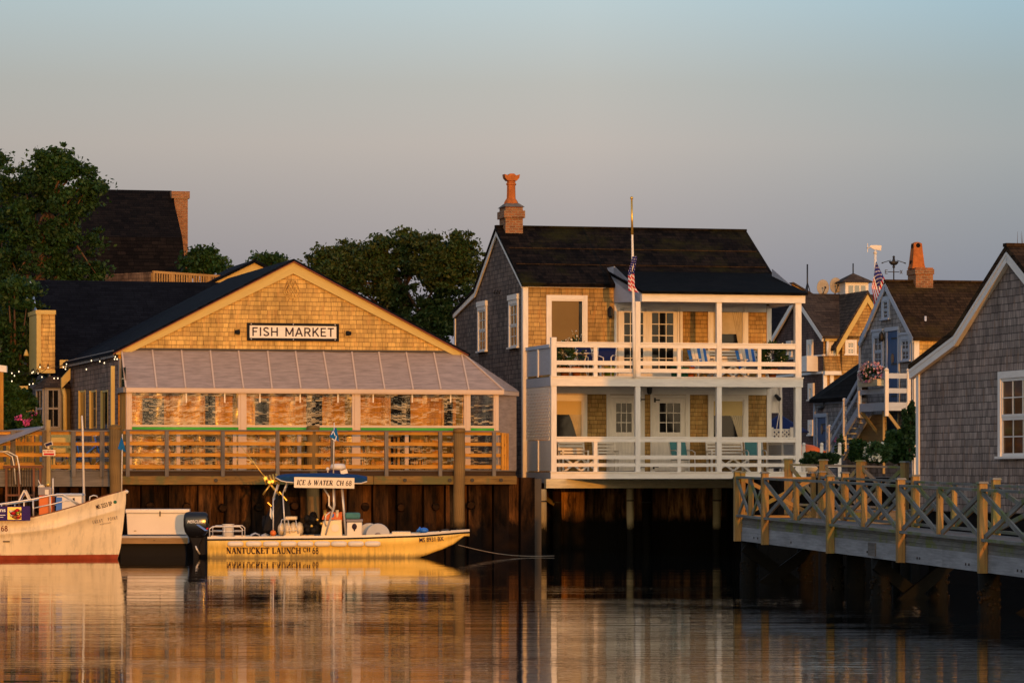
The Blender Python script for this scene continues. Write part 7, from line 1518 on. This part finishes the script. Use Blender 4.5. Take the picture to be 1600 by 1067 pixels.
# ================================================================ FLOATING DOCK + BOX
dp = W(185, 850, 98.2); fd = thing('floating_dock', 'low timber floating dock between the cream boat and the launch', 'dock', (dp.x, dp.y, 0), R(4)); s_ = 98.2 / F; wd2 = 108 * s_
mb = MB(); mb.box(0, wd2, 0, 1.7, (871 - 840) * s_ - .2, W(0, 837, 98.2).z); mb.build('deck', M['grey_deck'], fd); mb = MB(); mb.box(0, wd2, -.06, -.001, W(0, 849, 98.2).z, W(0, 840, 98.2).z); mb.build('fascia', M['dock_wood'], fd); mb = MB()
mb.box(.05, wd2 - .05, .12, 1.5, -.4, W(0, 850, 98.2).z)
mb.build('float', M['black'], fd)
q = W(197.5, 835, 98.6); db = thing('dock_box', 'big white dock storage box on the floating dock', 'dock box', (q.x, q.y, q.z), R(4)); wq = 97 * 98.6 / F; hq = 40 * 98.6 / F
mb = MB(); mb.hexa([(.03, 0, 0), (wq - .03, 0, 0), (wq - .03, .8, 0), (.03, .8, 0), (0, -.02, hq - .12), (wq, -.02, hq - .12), (wq, .8, hq - .12), (0, .8, hq - .12)]); mb.build('body', M['white_plastic'], db, bevel=.02)
mb = MB(); mb.box(-.03, wq + .03, -.05, .84, hq - .118, hq); mb.build('lid', M['white_plastic'], db, bevel=.025); mb = MB(); mb.box(wq * .53, wq * .55, -.06, -.02, hq - .2, hq - .06); mb.box(wq * .12, wq * .16, -.035, -.005, .1, .115); mb.build('latch', M['iron'], db)
# ================================================================ LEFT WHARF THINGS
sp = W(76, 752, 99.3); o = thing('sign_post', 'tall square timber post with tiny solar panel and red lettered sign on the left wharf', 'sign', (sp.x, sp.y, sp.z - .2)); s_ = 99.3 / F
mb = MB(); mb.box(-.055, .055, -.05, .05, 0, (752 - 656) * s_ + .2); mb.build('post', M['wood_yellow'], o)
zb = (752 - 712) * s_ + .2; mb = MB(); mb.box(-9 * s_, 11 * s_, -.07, -.051, zb, zb + 9.5 * s_); b1_ = mb.build('board', M['white_plastic'], o)
me, tw = sans('NO FISHING', .045, M['flag_red'], bold=.02); 
for v in me.vertices: v.co.x *= .29 / tw
addmesh('lettering', me, o, (-8 * s_, -.075, zb + .1)); mb = MB(); mb.box(-7 * s_, 9 * s_, -.075, -.07, zb + .02, zb + .075); mb.build('red_band', M['flag_red'], b1_)
mb = MB(); mb.beam((-5 * s_, -.12, zb + 16 * s_), (7 * s_, -.12, zb + 20 * s_), .03, .11); mb.build('panel_frame', M['white_plastic'], o); mb = MB(); mb.beam((-4 * s_, -.14, zb + 16.3 * s_), (6 * s_, -.14, zb + 19.7 * s_), .03, .08); mb.build('solar_panel', M['navy'], o); mb = MB(); mb.ball((.0, -.1, zb + 12.5 * s_), .04); mb.build('lamp', M['cream_gel'], o)
a = W(-25, 683, 98.5); o = thing('shade_sail', 'grey fabric corner of a shade sail drooping at the left edge', 'shade sail', a)
pts = [W(-25, 676, 99.6), W(70, 665.5, 99.2), W(66, 669, 98.4), W(-25, 703, 97.8)]
mb = MB(); n = 8; V = []
for j in range(n + 1):
    for i in range(n + 1):
        u, v = i / n, j / n; p = (pts[0] * (1 - u) + pts[1] * u) * (1 - v) + (pts[3] * (1 - u) + pts[2] * u) * v; p = p - a; V.append((p.x, p.y, p.z - .12 * math.sin(math.pi * u) * math.sin(math.pi * v)))
mb.add(V, [[j * (n + 1) + i, j * (n + 1) + i + 1, (j + 1) * (n + 1) + i + 1, (j + 1) * (n + 1) + i] for j in range(n) for i in range(n)], 0, None, True); so = mb.build('fabric', M['sail_grey'], o); so.modifiers.new('s', 'SOLIDIFY').thickness = .01
gt = thing('wooden_gate', 'dark slatted wooden ladder gate under the left wharf railing', 'gate', W(8, 795, 99.0)); s_ = 99 / F
mb = MB()
for p in (2, 22, 45, 55): mb.box(p * s_ - .03, p * s_ + .03, -.03, .03, -.5, 64 * s_)
mb.box(-.05, 60 * s_, -.04, .04, 64 * s_, 68 * s_); mb.box(0, 46 * s_, -.025, .025, 20 * s_, 23 * s_); mb.build('frame', M['teak'], gt); mb = MB()
for i in range(11): x = (5 + i * 4.0) * s_; mb.box(x, x + .018, .035, .05, -.4, 64 * s_)
mb.build('slats', M['wood_dark'], gt)
yc = local('deck_chair', 'bright yellow slatted chair behind the left railing', 'chair', d, d.u(96, 1.2), 1.2, zd); mb = MB(); mb.box(-.28, .28, .1, .15, .5, 1.02); mb.build('backrest', M['gold_trim'], yc); mb = MB(); mb.box(-.28, .28, -.35, .1, .42, .46); mb.build('seat', M['gold_trim'], yc)
for x in (-.25, .25): mb = MB(); mb.box(x - .03, x + .03, -.33, -.27, 0, .6); mb.box(x - .03, x + .03, .1, .16, 0, .5); mb.box(x - .04, x + .04, -.36, .16, .6, .64); mb.build('leg', M['gold_trim'], yc)
bc_ = local('bicycle', 'blue and white bicycle parked behind the left railing', 'bicycle', d, d.u(130, 1.5), 1.5, zd)
for x in (-.5, .5):
    mb = MB(); mb.tube([(x + .33 * math.cos(a * .39), 0, .34 + .33 * math.sin(a * .39)) for a in range(17)], .018, 6, caps=False); wl_ = mb.build('wheel', M['iron'], bc_)
    mb = MB()
    for a in range(8): mb.tube([(x, 0, .34), (x + .32 * math.cos(a * .785), 0, .34 + .32 * math.sin(a * .785))], .004, 4)
    mb.build('spokes', M['steel'], wl_)
mb = MB()
for p, q in (((-.5, .34), (-.1, .3)), ((-.1, .3), (-.2, .85)), ((-.18, .75), (.35, .8)), ((-.1, .3), (.38, .72)), ((.5, .34), (.33, .95)), ((-.5, .34), (-.18, .75))): mb.tube([(p[0], 0, p[1]), (q[0], 0, q[1])], .018, 6)
mb.build('frame', M['blue_bright'], bc_); mb = MB(); mb.tube([(.33, -.25, .98), (.33, 0, .95), (.33, .25, .98)], .014, 6); mb.build('handlebar', M['steel'], bc_); mb = MB(); mb.ball((-.21, 0, .88), .13, .07, .04); mb.build('saddle', M['black'], bc_)
lr = local('ladder_rail', 'curved stainless ladder rails at the left wharf edge', 'ladder', d, d.u(10, -.2), -.2, zd - .4); s_ = .018
mb = MB()
for k in (0, .12): mb.tube([(-.5 + k, -k, .9), (-.1 + k, -k, .92), (.16 + k, -k, .78), (.22 + k, -k, .5), (.26 + k, -k, 0)], .022, 8)
mb.build('rails', M['steel'], lr)
# pergola post with white beam, garden fence with shrubs and flowers
pg_ = W(4, 735, 105); o = thing('pergola', 'orange lit wooden post carrying a white beam end at the far left', 'pergola', (pg_.x, pg_.y, 2.4)); s_ = 105 / F
mb = MB(); mb.box(-4 * s_, 1.5 * s_, -.06, .06, 0, (735 - 580) * s_); mb.build('post', M['wood_rail'], o); mb = MB(); mb.hexa([(-30 * s_, -.1, 157 * s_), (7 * s_, -.1, 153 * s_), (7 * s_, .1, 153 * s_), (-30 * s_, .1, 157 * s_), (-30 * s_, -.1, 168 * s_), (7 * s_, -.1, 163 * s_), (7 * s_, .1, 163 * s_), (-30 * s_, .1, 168 * s_)]); mb.build('beam', M['white_trim'], o)
q = W(18, 735, 108); o = thing('board_fence', 'dim tall vertical board fence behind the pink flowers', 'fence', (q.x, q.y, 2.3)); s_ = 108 / F
mb = MB()
for i in range(7): x = (i * 5.2) * s_; mb.box(x, x + 4.4 * s_, -.02, .02, 0, (118 + 6 * math.sin(i * 2.2)) * s_)
mb.build('boards', M['wood_rail'], o); mb = MB(); mb.box(0, 36 * s_, .025, .06, 1.7, 1.8); mb.box(0, 36 * s_, .025, .06, .5, .6); mb.build('rail', M['wood_dark'], o); mb = MB(); mb.box(3 * s_, 26 * s_, -.05, -.025, 132 * s_, 137 * s_); mb.build('cap_board', M['gold_trim'], o)
bush('flowering_bush', 'pink flowering bush behind the left railing', 46, 640, 672, 104, 44, 'leaf_dark', 700, nf=9, fl='petal_pink', fs=.1, seed=41, size=.09)
bush('shrub', 'dark overgrown shrub left of the pink flowers', 18, 590, 680, 106, 40, 'leaf_dark', 2600, seed=42, size=.11); bush('climbing_plant', 'dark bushy climber over the board fence', 38, 606, 640, 106.5, 50, 'leaf_dark', 1500, seed=43, size=.1)
lb = W(41, 552, 112); o = thing('bell_lamp', 'small golden bell shaped lamp among the dark leaves', 'lamp', lb); mb = MB(); mb.lathe([(.09, -.08), (.06, .02), (.02, .12)], (0, 0, 0), 12); mb.build('shade', M['gold_trim'], o); mb = MB(); mb.tube([(0, 0, .1), (0, 0, 1.0)], .008, 5); mb.build('cord', M['black'], o)
# string lights
STR = [('string of small warm bulbs hung against the fish market side wall', [(56, 582), (75, 573), (100, 569), (135, 571), (143, 561), (156, 562.5), (163, 565), (179.5, 556)], [(135, 577), (142.8, 563.5), (156, 564.5), (163, 567), (180, 557.5), (179, 561), (183, 561)], 101.5),
       ('string of small warm bulbs crossing the golden chimney chase', [(2, 600), (18, 580), (50, 583), (62, 570), (75, 571), (103, 567), (104, 569)], [(62.5, 573.5), (75, 574), (59.5, 583), (65.5, 589), (84.5, 591), (90.5, 591), (99, 573.5), (102.6, 572.8), (103.8, 569), (102.3, 576.5)], 108),
       ('string of small warm bulbs among the dark leaves at the far left', [(0, 577), (18.5, 580), (29.5, 578), (50, 580), (54, 578)], [(18.5, 583), (22.6, 587), (29.5, 580.5), (18.5, 595.5), (4, 604), (50, 582.5), (52, 581), (46, 600.5), (51.5, 599.5)], 108)]
for lab, path, bulbs, D in STR:
    a = W(path[0][0], path[0][1], D); o = thing('string_lights', lab, 'string lights', a); mb = MB(); P = [W(x, y, D) - a for x, y in path]; Q = []
    for p, q in zip(P, P[1:]):
        for k in range(4): t = k / 4; m_ = p.lerp(q, t); m_.z -= .08 * math.sin(math.pi * t); Q.append(m_)
    Q.append(P[-1]); mb.tube(Q, .009, 5); mb.build('wire', M['black'], o)
    for x, y in bulbs:
        c = W(x, y, D) - a; mb = MB(); mb.ball(c, .017, .017, .025, n=8); bb = mb.build('bulb', M['bulb_glow'], o); mb = MB(); mb.tube([c + Vector((0, 0, .03)), c + Vector((0, 0, .11))], .018, 6); mb.build('socket', M['black'], bb)
# ================================================================ FOOTBRIDGE (PIER) ON THE RIGHT
A = W(1152, 735, 75.3); B = W(1535, 752, 57.9); dv = Vector((B.x - A.x, B.y - A.y, 0)); L0 = dv.length; dn = dv.normalized(); angP = math.atan2(dn.y, dn.x)
def tpx(px, off=0.0):   # distance along the pier line where it meets a pixel column (off: metres to the right of the front rail)
    k = (px - CX) / F; n = Vector((-dn.y, dn.x, 0)); ox, oy = A.x + n.x * off, A.y + n.y * off
    return (k * oy - ox) / (dn.x - k * dn.y)
slope = (B.z - A.z) / L0; zt = lambda x: A.z + slope * x
LP = 24.0
P2 = lambda x, off: (A.x + dn.x * x - dn.y * off, A.y + dn.y * x + dn.x * off)
fx = [tpx(p) for p in (1152, 1195, 1297, 1407, 1535, 1690)] + [LP]
xrail('footbridge_railing', 'near weathered railing with crossed braces and square posts along the footbridge', P2(0, 0), P2(LP, 0), A.z, zt(LP), [x / LP for x in fx], below=.52, railh=.87)
wP = 1.75; bx = [tpx(p, wP) for p in (1284, 1320, 1430, 1556)] + [LP - 3, LP]
xrail('footbridge_railing', 'far weathered railing with crossed braces on the other side of the footbridge', P2(bx[0], wP), P2(LP, wP), zt(bx[0]), zt(LP), [(x - bx[0]) / (LP - bx[0]) for x in bx], below=.3, railh=.87)
xrail('footbridge_railing', 'short sunlit end railing closing the footbridge', P2(.08, .1), P2(bx[0] * 0 + .08, wP - .1), A.z - .02, A.z - .02, [.0, 1.0], below=.3, railh=.87, pw=.1, railm='wood_pier_post')
pier = thing('footbridge', 'long weathered timber footbridge on dark piles sloping across the right', 'footbridge', (A.x, A.y, 0), angP)
def sbox(mb, x0, x1, y0, y1, d0, d1, m=0): return mb.hexa([(x0, y0, zt(x0) - d0), (x1, y0, zt(x1) - d0), (x1, y1, zt(x1) - d0), (x0, y1, zt(x0) - d0), (x0, y0, zt(x0) - d1), (x1, y0, zt(x1) - d1), (x1, y1, zt(x1) - d1), (x0, y1, zt(x0) - d1)], m, Vector((1, 0, 0)))
for y0, y1, nm_ in ((.075, .13, 'fascia'), (wP - .13, wP - .075, 'fascia')):
    mb = MB(); xs = [0, tpx(1360), tpx(1466), LP]
    for k, (a, b) in enumerate(zip(xs, xs[1:])): sbox(mb, a + .003, b - .003, y0, y1 + .002 * k, 1.5, 1.2)
    mb.build(nm_, M['wood_fascia'], pier)
for k, (d0, d1, e) in enumerate(((1.198, 1.135, .02), (1.13, 1.05, .012), (1.045, 1.0, .03))): mb = MB(); sbox(mb, 0, LP, .06 + e, .22, d0, d1); mb.build('edge_plank', M['wood_pier'], pier)
mb = MB(); x = 0
while x < LP: sbox(mb, x, x + .14, .222, wP - .08, 1.05, 1.012); x += .147
mb.build('deck_boards', M['wood_grey'], pier)
mb = MB()
for y in (.3, .85, 1.4): sbox(mb, .1, LP, y, y + .1, 1.45, 1.06)
mb.build('stringer', M['wood_dark'], pier)
mb = MB(); x = tpx(1357)
for xx in (x,): sbox(mb, xx - .25, xx + .25, .055, .074, 1.46, 1.22)
mb.build('splice_plate', M['wood_grey'], pier)
mb = MB()
for p in (1178, 1184, 1236, 1355, 1362, 1433, 1437, 1509, 1514, 1590, 1596): x = tpx(p, .07); mb.tube([(x, .074, zt(x) - 1.4), (x, .06, zt(x) - 1.4)], .022, 8)
mb.build('bolt', M['iron'], pier)
def ppile(x, off, r, label, zc=None, seed=0):
    px_, py_ = P2(x, off); zt_ = (zt(x) - 1.48) if zc is None else zc; o = thing('bridge_pile', label, 'pile', (px_, py_, -3), angP, 'piles under the footbridge')
    mb = MB(); n = 8; mb.tube([(.02 * math.sin(i * 2 + seed), .02 * math.cos(i * 1.4 + seed), (zt_ + 3) * i / n) for i in range(n + 1)], [r * (1.12 - .12 * i / n + .05 * math.sin(i * 2.3 + seed)) for i in range(n + 1)], 14); mb.build('shaft', M['pile_pier'], o)
    mb = MB()
    for k in range(46): a = rnd.random() * 6.28; z = 3 + rnd.uniform(-.1, .5) ; mb.ball((r * 1.0 * math.cos(a), r * 1.0 * math.sin(a), z), .022 + .018 * rnd.random(), n=6)
    mb.build('barnacles', M['barnacle'], o)['kind'] = 'stuff'; return o
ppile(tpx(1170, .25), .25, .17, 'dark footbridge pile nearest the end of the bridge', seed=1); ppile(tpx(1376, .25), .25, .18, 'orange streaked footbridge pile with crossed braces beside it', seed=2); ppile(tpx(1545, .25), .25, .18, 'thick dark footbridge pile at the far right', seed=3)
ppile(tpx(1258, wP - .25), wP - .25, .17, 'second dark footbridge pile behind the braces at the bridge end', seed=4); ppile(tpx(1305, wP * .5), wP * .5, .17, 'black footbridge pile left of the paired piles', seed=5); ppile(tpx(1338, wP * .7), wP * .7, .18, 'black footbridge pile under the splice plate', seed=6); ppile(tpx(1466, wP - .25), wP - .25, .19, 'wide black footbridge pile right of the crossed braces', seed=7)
def pbrace(a, b, za, zb, label):
    p, q = P2(*a), P2(*b); o = thing('cross_brace', label, 'brace', (p[0], p[1], za), 0, 'cross braces under the footbridge'); mb = MB(); mb.beam((0, 0, 0), (q[0] - p[0], q[1] - p[1], zb - za), .08, .24); mb.build('plank', M['pile_pier'], o)
xa, xb = tpx(1172, .25), tpx(1258, wP - .25)
pbrace((xa + .1, .1), (xb + .2, wP - .1), .75, -.35, 'brace falling right from the pile at the bridge end'); pbrace((xa + .2, .1), (xb + .3, wP - .1), -.35, .75, 'brace rising right to the bridge underside near its end')
xa, xb = tpx(1378, .25), tpx(1466, wP - .25)
pbrace((xa + .1, .1), (xb + .2, wP - .1), .65, -.45, 'brace falling right from the orange streaked pile'); pbrace((xa + .2, .1), (xb + .3, wP - .1), -.45, .65, 'brace rising right beside the orange streaked pile')
xa = tpx(1545, .25); pbrace((xa - .2, .2), (xa + .9, wP - .1), -.5, .6, 'brace rising toward the right edge under the footbridge')
# ================================================================ WATER AND LAND
mb = MB(); mb.add([(-600, -60, 0), (600, -60, 0), (600, 400, 0), (-600, 400, 0)], [[0, 1, 2, 3]])
wm, nt, b_ = nm('water_surface'); b_.inputs['Base Color'].default_value = (.006, .008, .008, 1); b_.inputs['Roughness'].default_value = .02; b_.inputs['IOR'].default_value = 1.33; b_.inputs['Specular IOR Level'].default_value = .6
g = N(nt, 'ShaderNodeNewGeometry')
def wnoise(sx, sy, det, ro):
    m_ = N(nt, 'ShaderNodeMapping'); m_.inputs['Scale'].default_value = (sx, sy, 1); L(nt, g.outputs['Position'], m_.inputs[0]); return noise(nt, m_.outputs[0], 1.0, det, ro)
n1 = wnoise(.13, .8, 2, .45); n2 = wnoise(.8, 3.4, 3, .55); n3 = wnoise(3, 13, 2, .5); patch = wnoise(.07, .22, 3, .5)
sy_ = N(nt, 'ShaderNodeSeparateXYZ'); L(nt, g.outputs['Position'], sy_.inputs[0])
near = math_(nt, 'SUBTRACT', 1.0, math_(nt, 'DIVIDE', math_(nt, 'SUBTRACT', sy_.outputs[1], 45.0), 45.0), True)
amp = math_(nt, 'MULTIPLY', ramp(nt, patch, [(.38, .2), (.62, 1.0)]), math_(nt, 'ADD', math_(nt, 'MULTIPLY', near, WV_NEAR), WV_FAR))
hgt = math_(nt, 'ADD', math_(nt, 'MULTIPLY', n1, .0045), math_(nt, 'MULTIPLY', amp, math_(nt, 'ADD', math_(nt, 'MULTIPLY', n2, .0035), math_(nt, 'MULTIPLY', n3, .0013))))
bp = N(nt, 'ShaderNodeBump', Strength=1.0, Distance=1.0); L(nt, hgt, bp.inputs['Height']); L(nt, bp.outputs[0], b_.inputs['Normal'])
o = mb.build('water', M['water_surface']); tag(o, 'dark harbour water with orange reflections and fine ripples', 'water', kind='structure')
e1 = [d.world(-70, .85, 0), d.world(d.u(858), .85, 0), w_.world(w_.u(806, 3.0), 3.05, 0), w_.world(w_.u(1262, 3), 3.05, 0), Vector((pf_.x + .3, 112, 0)), Vector((pf_.x + .3, 95, 0)), Vector((300, 95, 0)), Vector((900, 2500, 0)), Vector((-900, 2500, 0)), Vector((-300, 60, 0))]
mb = MB(); mb.prism([(p.x, p.y) for p in e1], lambda p, a: (p[0], p[1], a), -3.0, 2.15, 0); o = mb.build('ground', M['ground_dirt']); tag(o, 'quay ground behind the bulkheads', 'ground', kind='structure')
# ================================================================ TREES
def tree(name, label, D, blobs, trunk, mat, n, size, seed, group=None, depth=.8, limbs=True):
    s_ = D / F; bx_ = W(trunk[0][0], HY, D).x; o = thing(name, label, 'tree', (bx_, D, 2.15), 0, group); g_ = np.random.default_rng(seed); P = []; tot = sum(b[2] * b[3] for b in blobs)
    org = Vector((bx_, D, 2.15)); cl = []
    for (cx, cy, rx, ry) in blobs:
        c = W(cx, cy, D) - org; rX, rZ = rx * s_, ry * s_; m_ = int(n * rx * ry / tot); k = max(10, int(rX * rZ * 22))
        # clumps on the blob surface and inside
        q = g_.normal(size=(k, 3)); q /= np.linalg.norm(q, axis=1, keepdims=True); q *= g_.uniform(.35, 1.0, size=(k, 1)) ** .4
        C = q * np.array([rX, (rX + rZ) / 2 * depth, rZ]) + np.array([c.x, c.y, c.z]); cl.append(C)
        k2 = int(k * .35); q2 = g_.normal(size=(k2, 3)); q2 /= np.linalg.norm(q2, axis=1, keepdims=True); q2 *= g_.uniform(1.0, 1.28, size=(k2, 1)); C = np.concatenate([C, q2 * np.array([rX, (rX + rZ) / 2 * depth, rZ]) + np.array([c.x, c.y, c.z])]); kb = k; k += k2
        w = g_.uniform(.3, 1.6, size=k); w[kb:] *= .42; w /= w.sum(); idx = g_.choice(k, size=m_, p=w); r_ = g_.uniform(.16, .42, size=k); r_[:kb] *= .88; r_[kb:] *= .5
        off = g_.normal(size=(m_, 3)); far_ = g_.random(size=(m_, 1)) < .16; off /= np.linalg.norm(off, axis=1, keepdims=True); off *= np.where(far_, g_.uniform(1.0, 1.9, size=(m_, 1)), g_.uniform(0, 1, size=(m_, 1)) ** .45)
        P.append(C[idx] + off * (r_[idx][:, None]) * np.array([1.25, 1.1, .7]))
    P = np.concatenate(P); leaves('crown', M[mat], P, size, o, seed=seed, elong=1.8); C = np.concatenate(cl)
    mb = MB(); T = [W(x, y, D) - org for x, y in trunk]; T = [Vector((0, 0, -.2))] + T[1:]; m_ = len(T); r0 = .028 * T[-1].z + .05
    mb.tube(T, [r0 * (1 - .7 * i / (m_ - 1)) for i in range(m_)], 10); mb.build('trunk', M['bark'], o)
    mb = MB()
    for k in range(min(26, len(C))):
        e = Vector(C[g_.integers(len(C))]); t0 = T[1 + int(g_.integers(m_ - 1))] if m_ > 2 else T[-1]; mid = t0.lerp(e, .5) + Vector((0, 0, .15)); mb.tube([t0, mid, e], [.07, .045, .012], 6)
    mb.build('limbs', M['bark'], o); return o
tree('broadleaf_tree', 'tall dark leafy tree in front of the big slate roof at far left', 121, [(90, 250, 26, 26), (80, 268, 44, 40), (50, 292, 46, 45), (112, 300, 44, 44), (146, 296, 14, 10), (60, 340, 66, 48), (115, 392, 55, 40), (50, 420, 70, 45), (128, 432, 36, 24), (20, 470, 48, 45)], [(62, 740), (60, 520), (62, 440), (66, 380), (75, 330)], 'leaf_dark', 44000, .085, 51)
tree('broadleaf_tree', 'tree crown cut by the left picture edge beside the tall tree', 124, [(-12, 275, 22, 34), (-18, 340, 40, 50), (-10, 430, 45, 60)], [(-14, 740), (-12, 520), (-10, 380)], 'leaf_dark', 20000, .085, 52)
tree('broadleaf_tree', 'low dark tree mass behind the string lights at the left', 114, [(22, 480, 40, 45), (34, 550, 28, 50), (6, 560, 34, 60), (12, 620, 34, 40)], [(24, 740), (24, 640), (22, 560)], 'leaf_dark', 30000, .085, 53)
tree('broadleaf_tree', 'small round tree peeping over the golden roof deck railing', 142, [(318, 412, 26, 19), (300, 420, 16, 14), (338, 418, 14, 12), (320, 400, 14, 10)], [(318, 740), (318, 470), (318, 425)], 'leaf_dark', 5500, .1, 54)
tree('broadleaf_tree', 'tiny tree top just above the small gable', 150, [(420, 408, 22, 10), (412, 420, 18, 14), (432, 414, 14, 10)], [(418, 740), (418, 450), (418, 415)], 'leaf_dark', 3000, .1, 55)
tree('broadleaf_tree', 'wide rounded olive green tree between the fish market gable and the porch house', 132, [(510, 414, 26, 26), (545, 421, 60, 36), (650, 407, 90, 40), (525, 431, 40, 34), (560, 402, 42, 32), (620, 385, 50, 30), (680, 389, 52, 32), (735, 408, 40, 30), (575, 446, 60, 40), (650, 446, 70, 50), (720, 456, 60, 50), (640, 506, 60, 45), (710, 526, 55, 55), (690, 586, 50, 45), (700, 402, 40, 30), (590, 400, 40, 26), (498, 420, 16, 14)], [(640, 740), (642, 600), (634, 520), (632, 450)], 'leaf_olive', 95000, .085, 56)
# ================================================================ SKY AND SUN
AZ, EL = 11.5, 2.7
sun = bpy.data.lights.new('sun', 'SUN'); so_ = bpy.data.objects.new('sun', sun); COL.objects.link(so_); sun.energy = SUN_E; sun.angle = R(.5); sun.color = SUN_C
tr_ = Vector((-math.sin(R(AZ)) * math.cos(R(EL)), math.cos(R(AZ)) * math.cos(R(EL)), -math.sin(R(EL)))); so_.rotation_euler = tr_.to_track_quat('-Z', 'Y').to_euler(); so_.location = (20, -40, 30)
wo = bpy.data.worlds.new('World'); sc.world = wo; wo.use_nodes = True; nt = wo.node_tree
bg = nt.nodes['Background']; out = nt.nodes['World Output']
sky = N(nt, 'ShaderNodeTexSky'); sky.sky_type = 'NISHITA'; sky.sun_disc = False; sky.sun_elevation = R(EL); sky.sun_rotation = R(180 - AZ); sky.air_density = 1.3; sky.dust_density = 1.5; sky.ozone_density = 2.0
L(nt, sky.outputs[0], bg.inputs[0]); bg.inputs[1].default_value = SKY_S
tc = N(nt, 'ShaderNodeTexCoord'); sp_ = N(nt, 'ShaderNodeSeparateXYZ'); L(nt, tc.outputs['Generated'], sp_.inputs[0])
grad = ramp(nt, math_(nt, 'MULTIPLY', sp_.outputs[2], 2.0, True), SKY_STOPS)
side = ramp(nt, math_(nt, 'ADD', math_(nt, 'MULTIPLY', sp_.outputs[0], 3.0), .5, True), [(.08, (.86, .87, .88)), (.56, (1.0, 1.0, 1.0)), (.92, (.68, .83, .93))])
sd_ = math_(nt, 'ADD', math_(nt, 'MULTIPLY', sp_.outputs[1], -.94), math_(nt, 'MULTIPLY', sp_.outputs[0], .34))
wf_ = math_(nt, 'MULTIPLY', ramp(nt, sd_, [(.35, 0.0), (1.0, 1.0)]), ramp(nt, math_(nt, 'ABSOLUTE', sp_.outputs[2]), [(.0, 1.0), (.7, 0.0)]))
bg2 = N(nt, 'ShaderNodeBackground'); L(nt, mix(nt, wf_, mix(nt, 1.0, grad, side, 'MULTIPLY'), SKY_WARM), bg2.inputs[0]); bg2.inputs[1].default_value = 1.0
ad = N(nt, 'ShaderNodeAddShader'); L(nt, bg.outputs[0], ad.inputs[0]); L(nt, bg2.outputs[0], ad.inputs[1]); L(nt, ad.outputs[0], out.inputs[0])
# ================================================================ RENDER SETTINGS
vs = sc.view_settings; vs.view_transform = 'Standard'; vs.look = 'None'; vs.exposure = 0.0; vs.gamma = 1.0; vs.use_curve_mapping = False
cy = sc.cycles; cy.max_bounces = 8; cy.diffuse_bounces = 3; cy.glossy_bounces = 4; cy.transparent_max_bounces = 12; cy.transmission_bounces = 4; cy.sample_clamp_indirect = 6; cy.caustics_reflective = True; cy.blur_glossy = 1.0; cy.caustics_refractive = False; cy.use_denoising = True
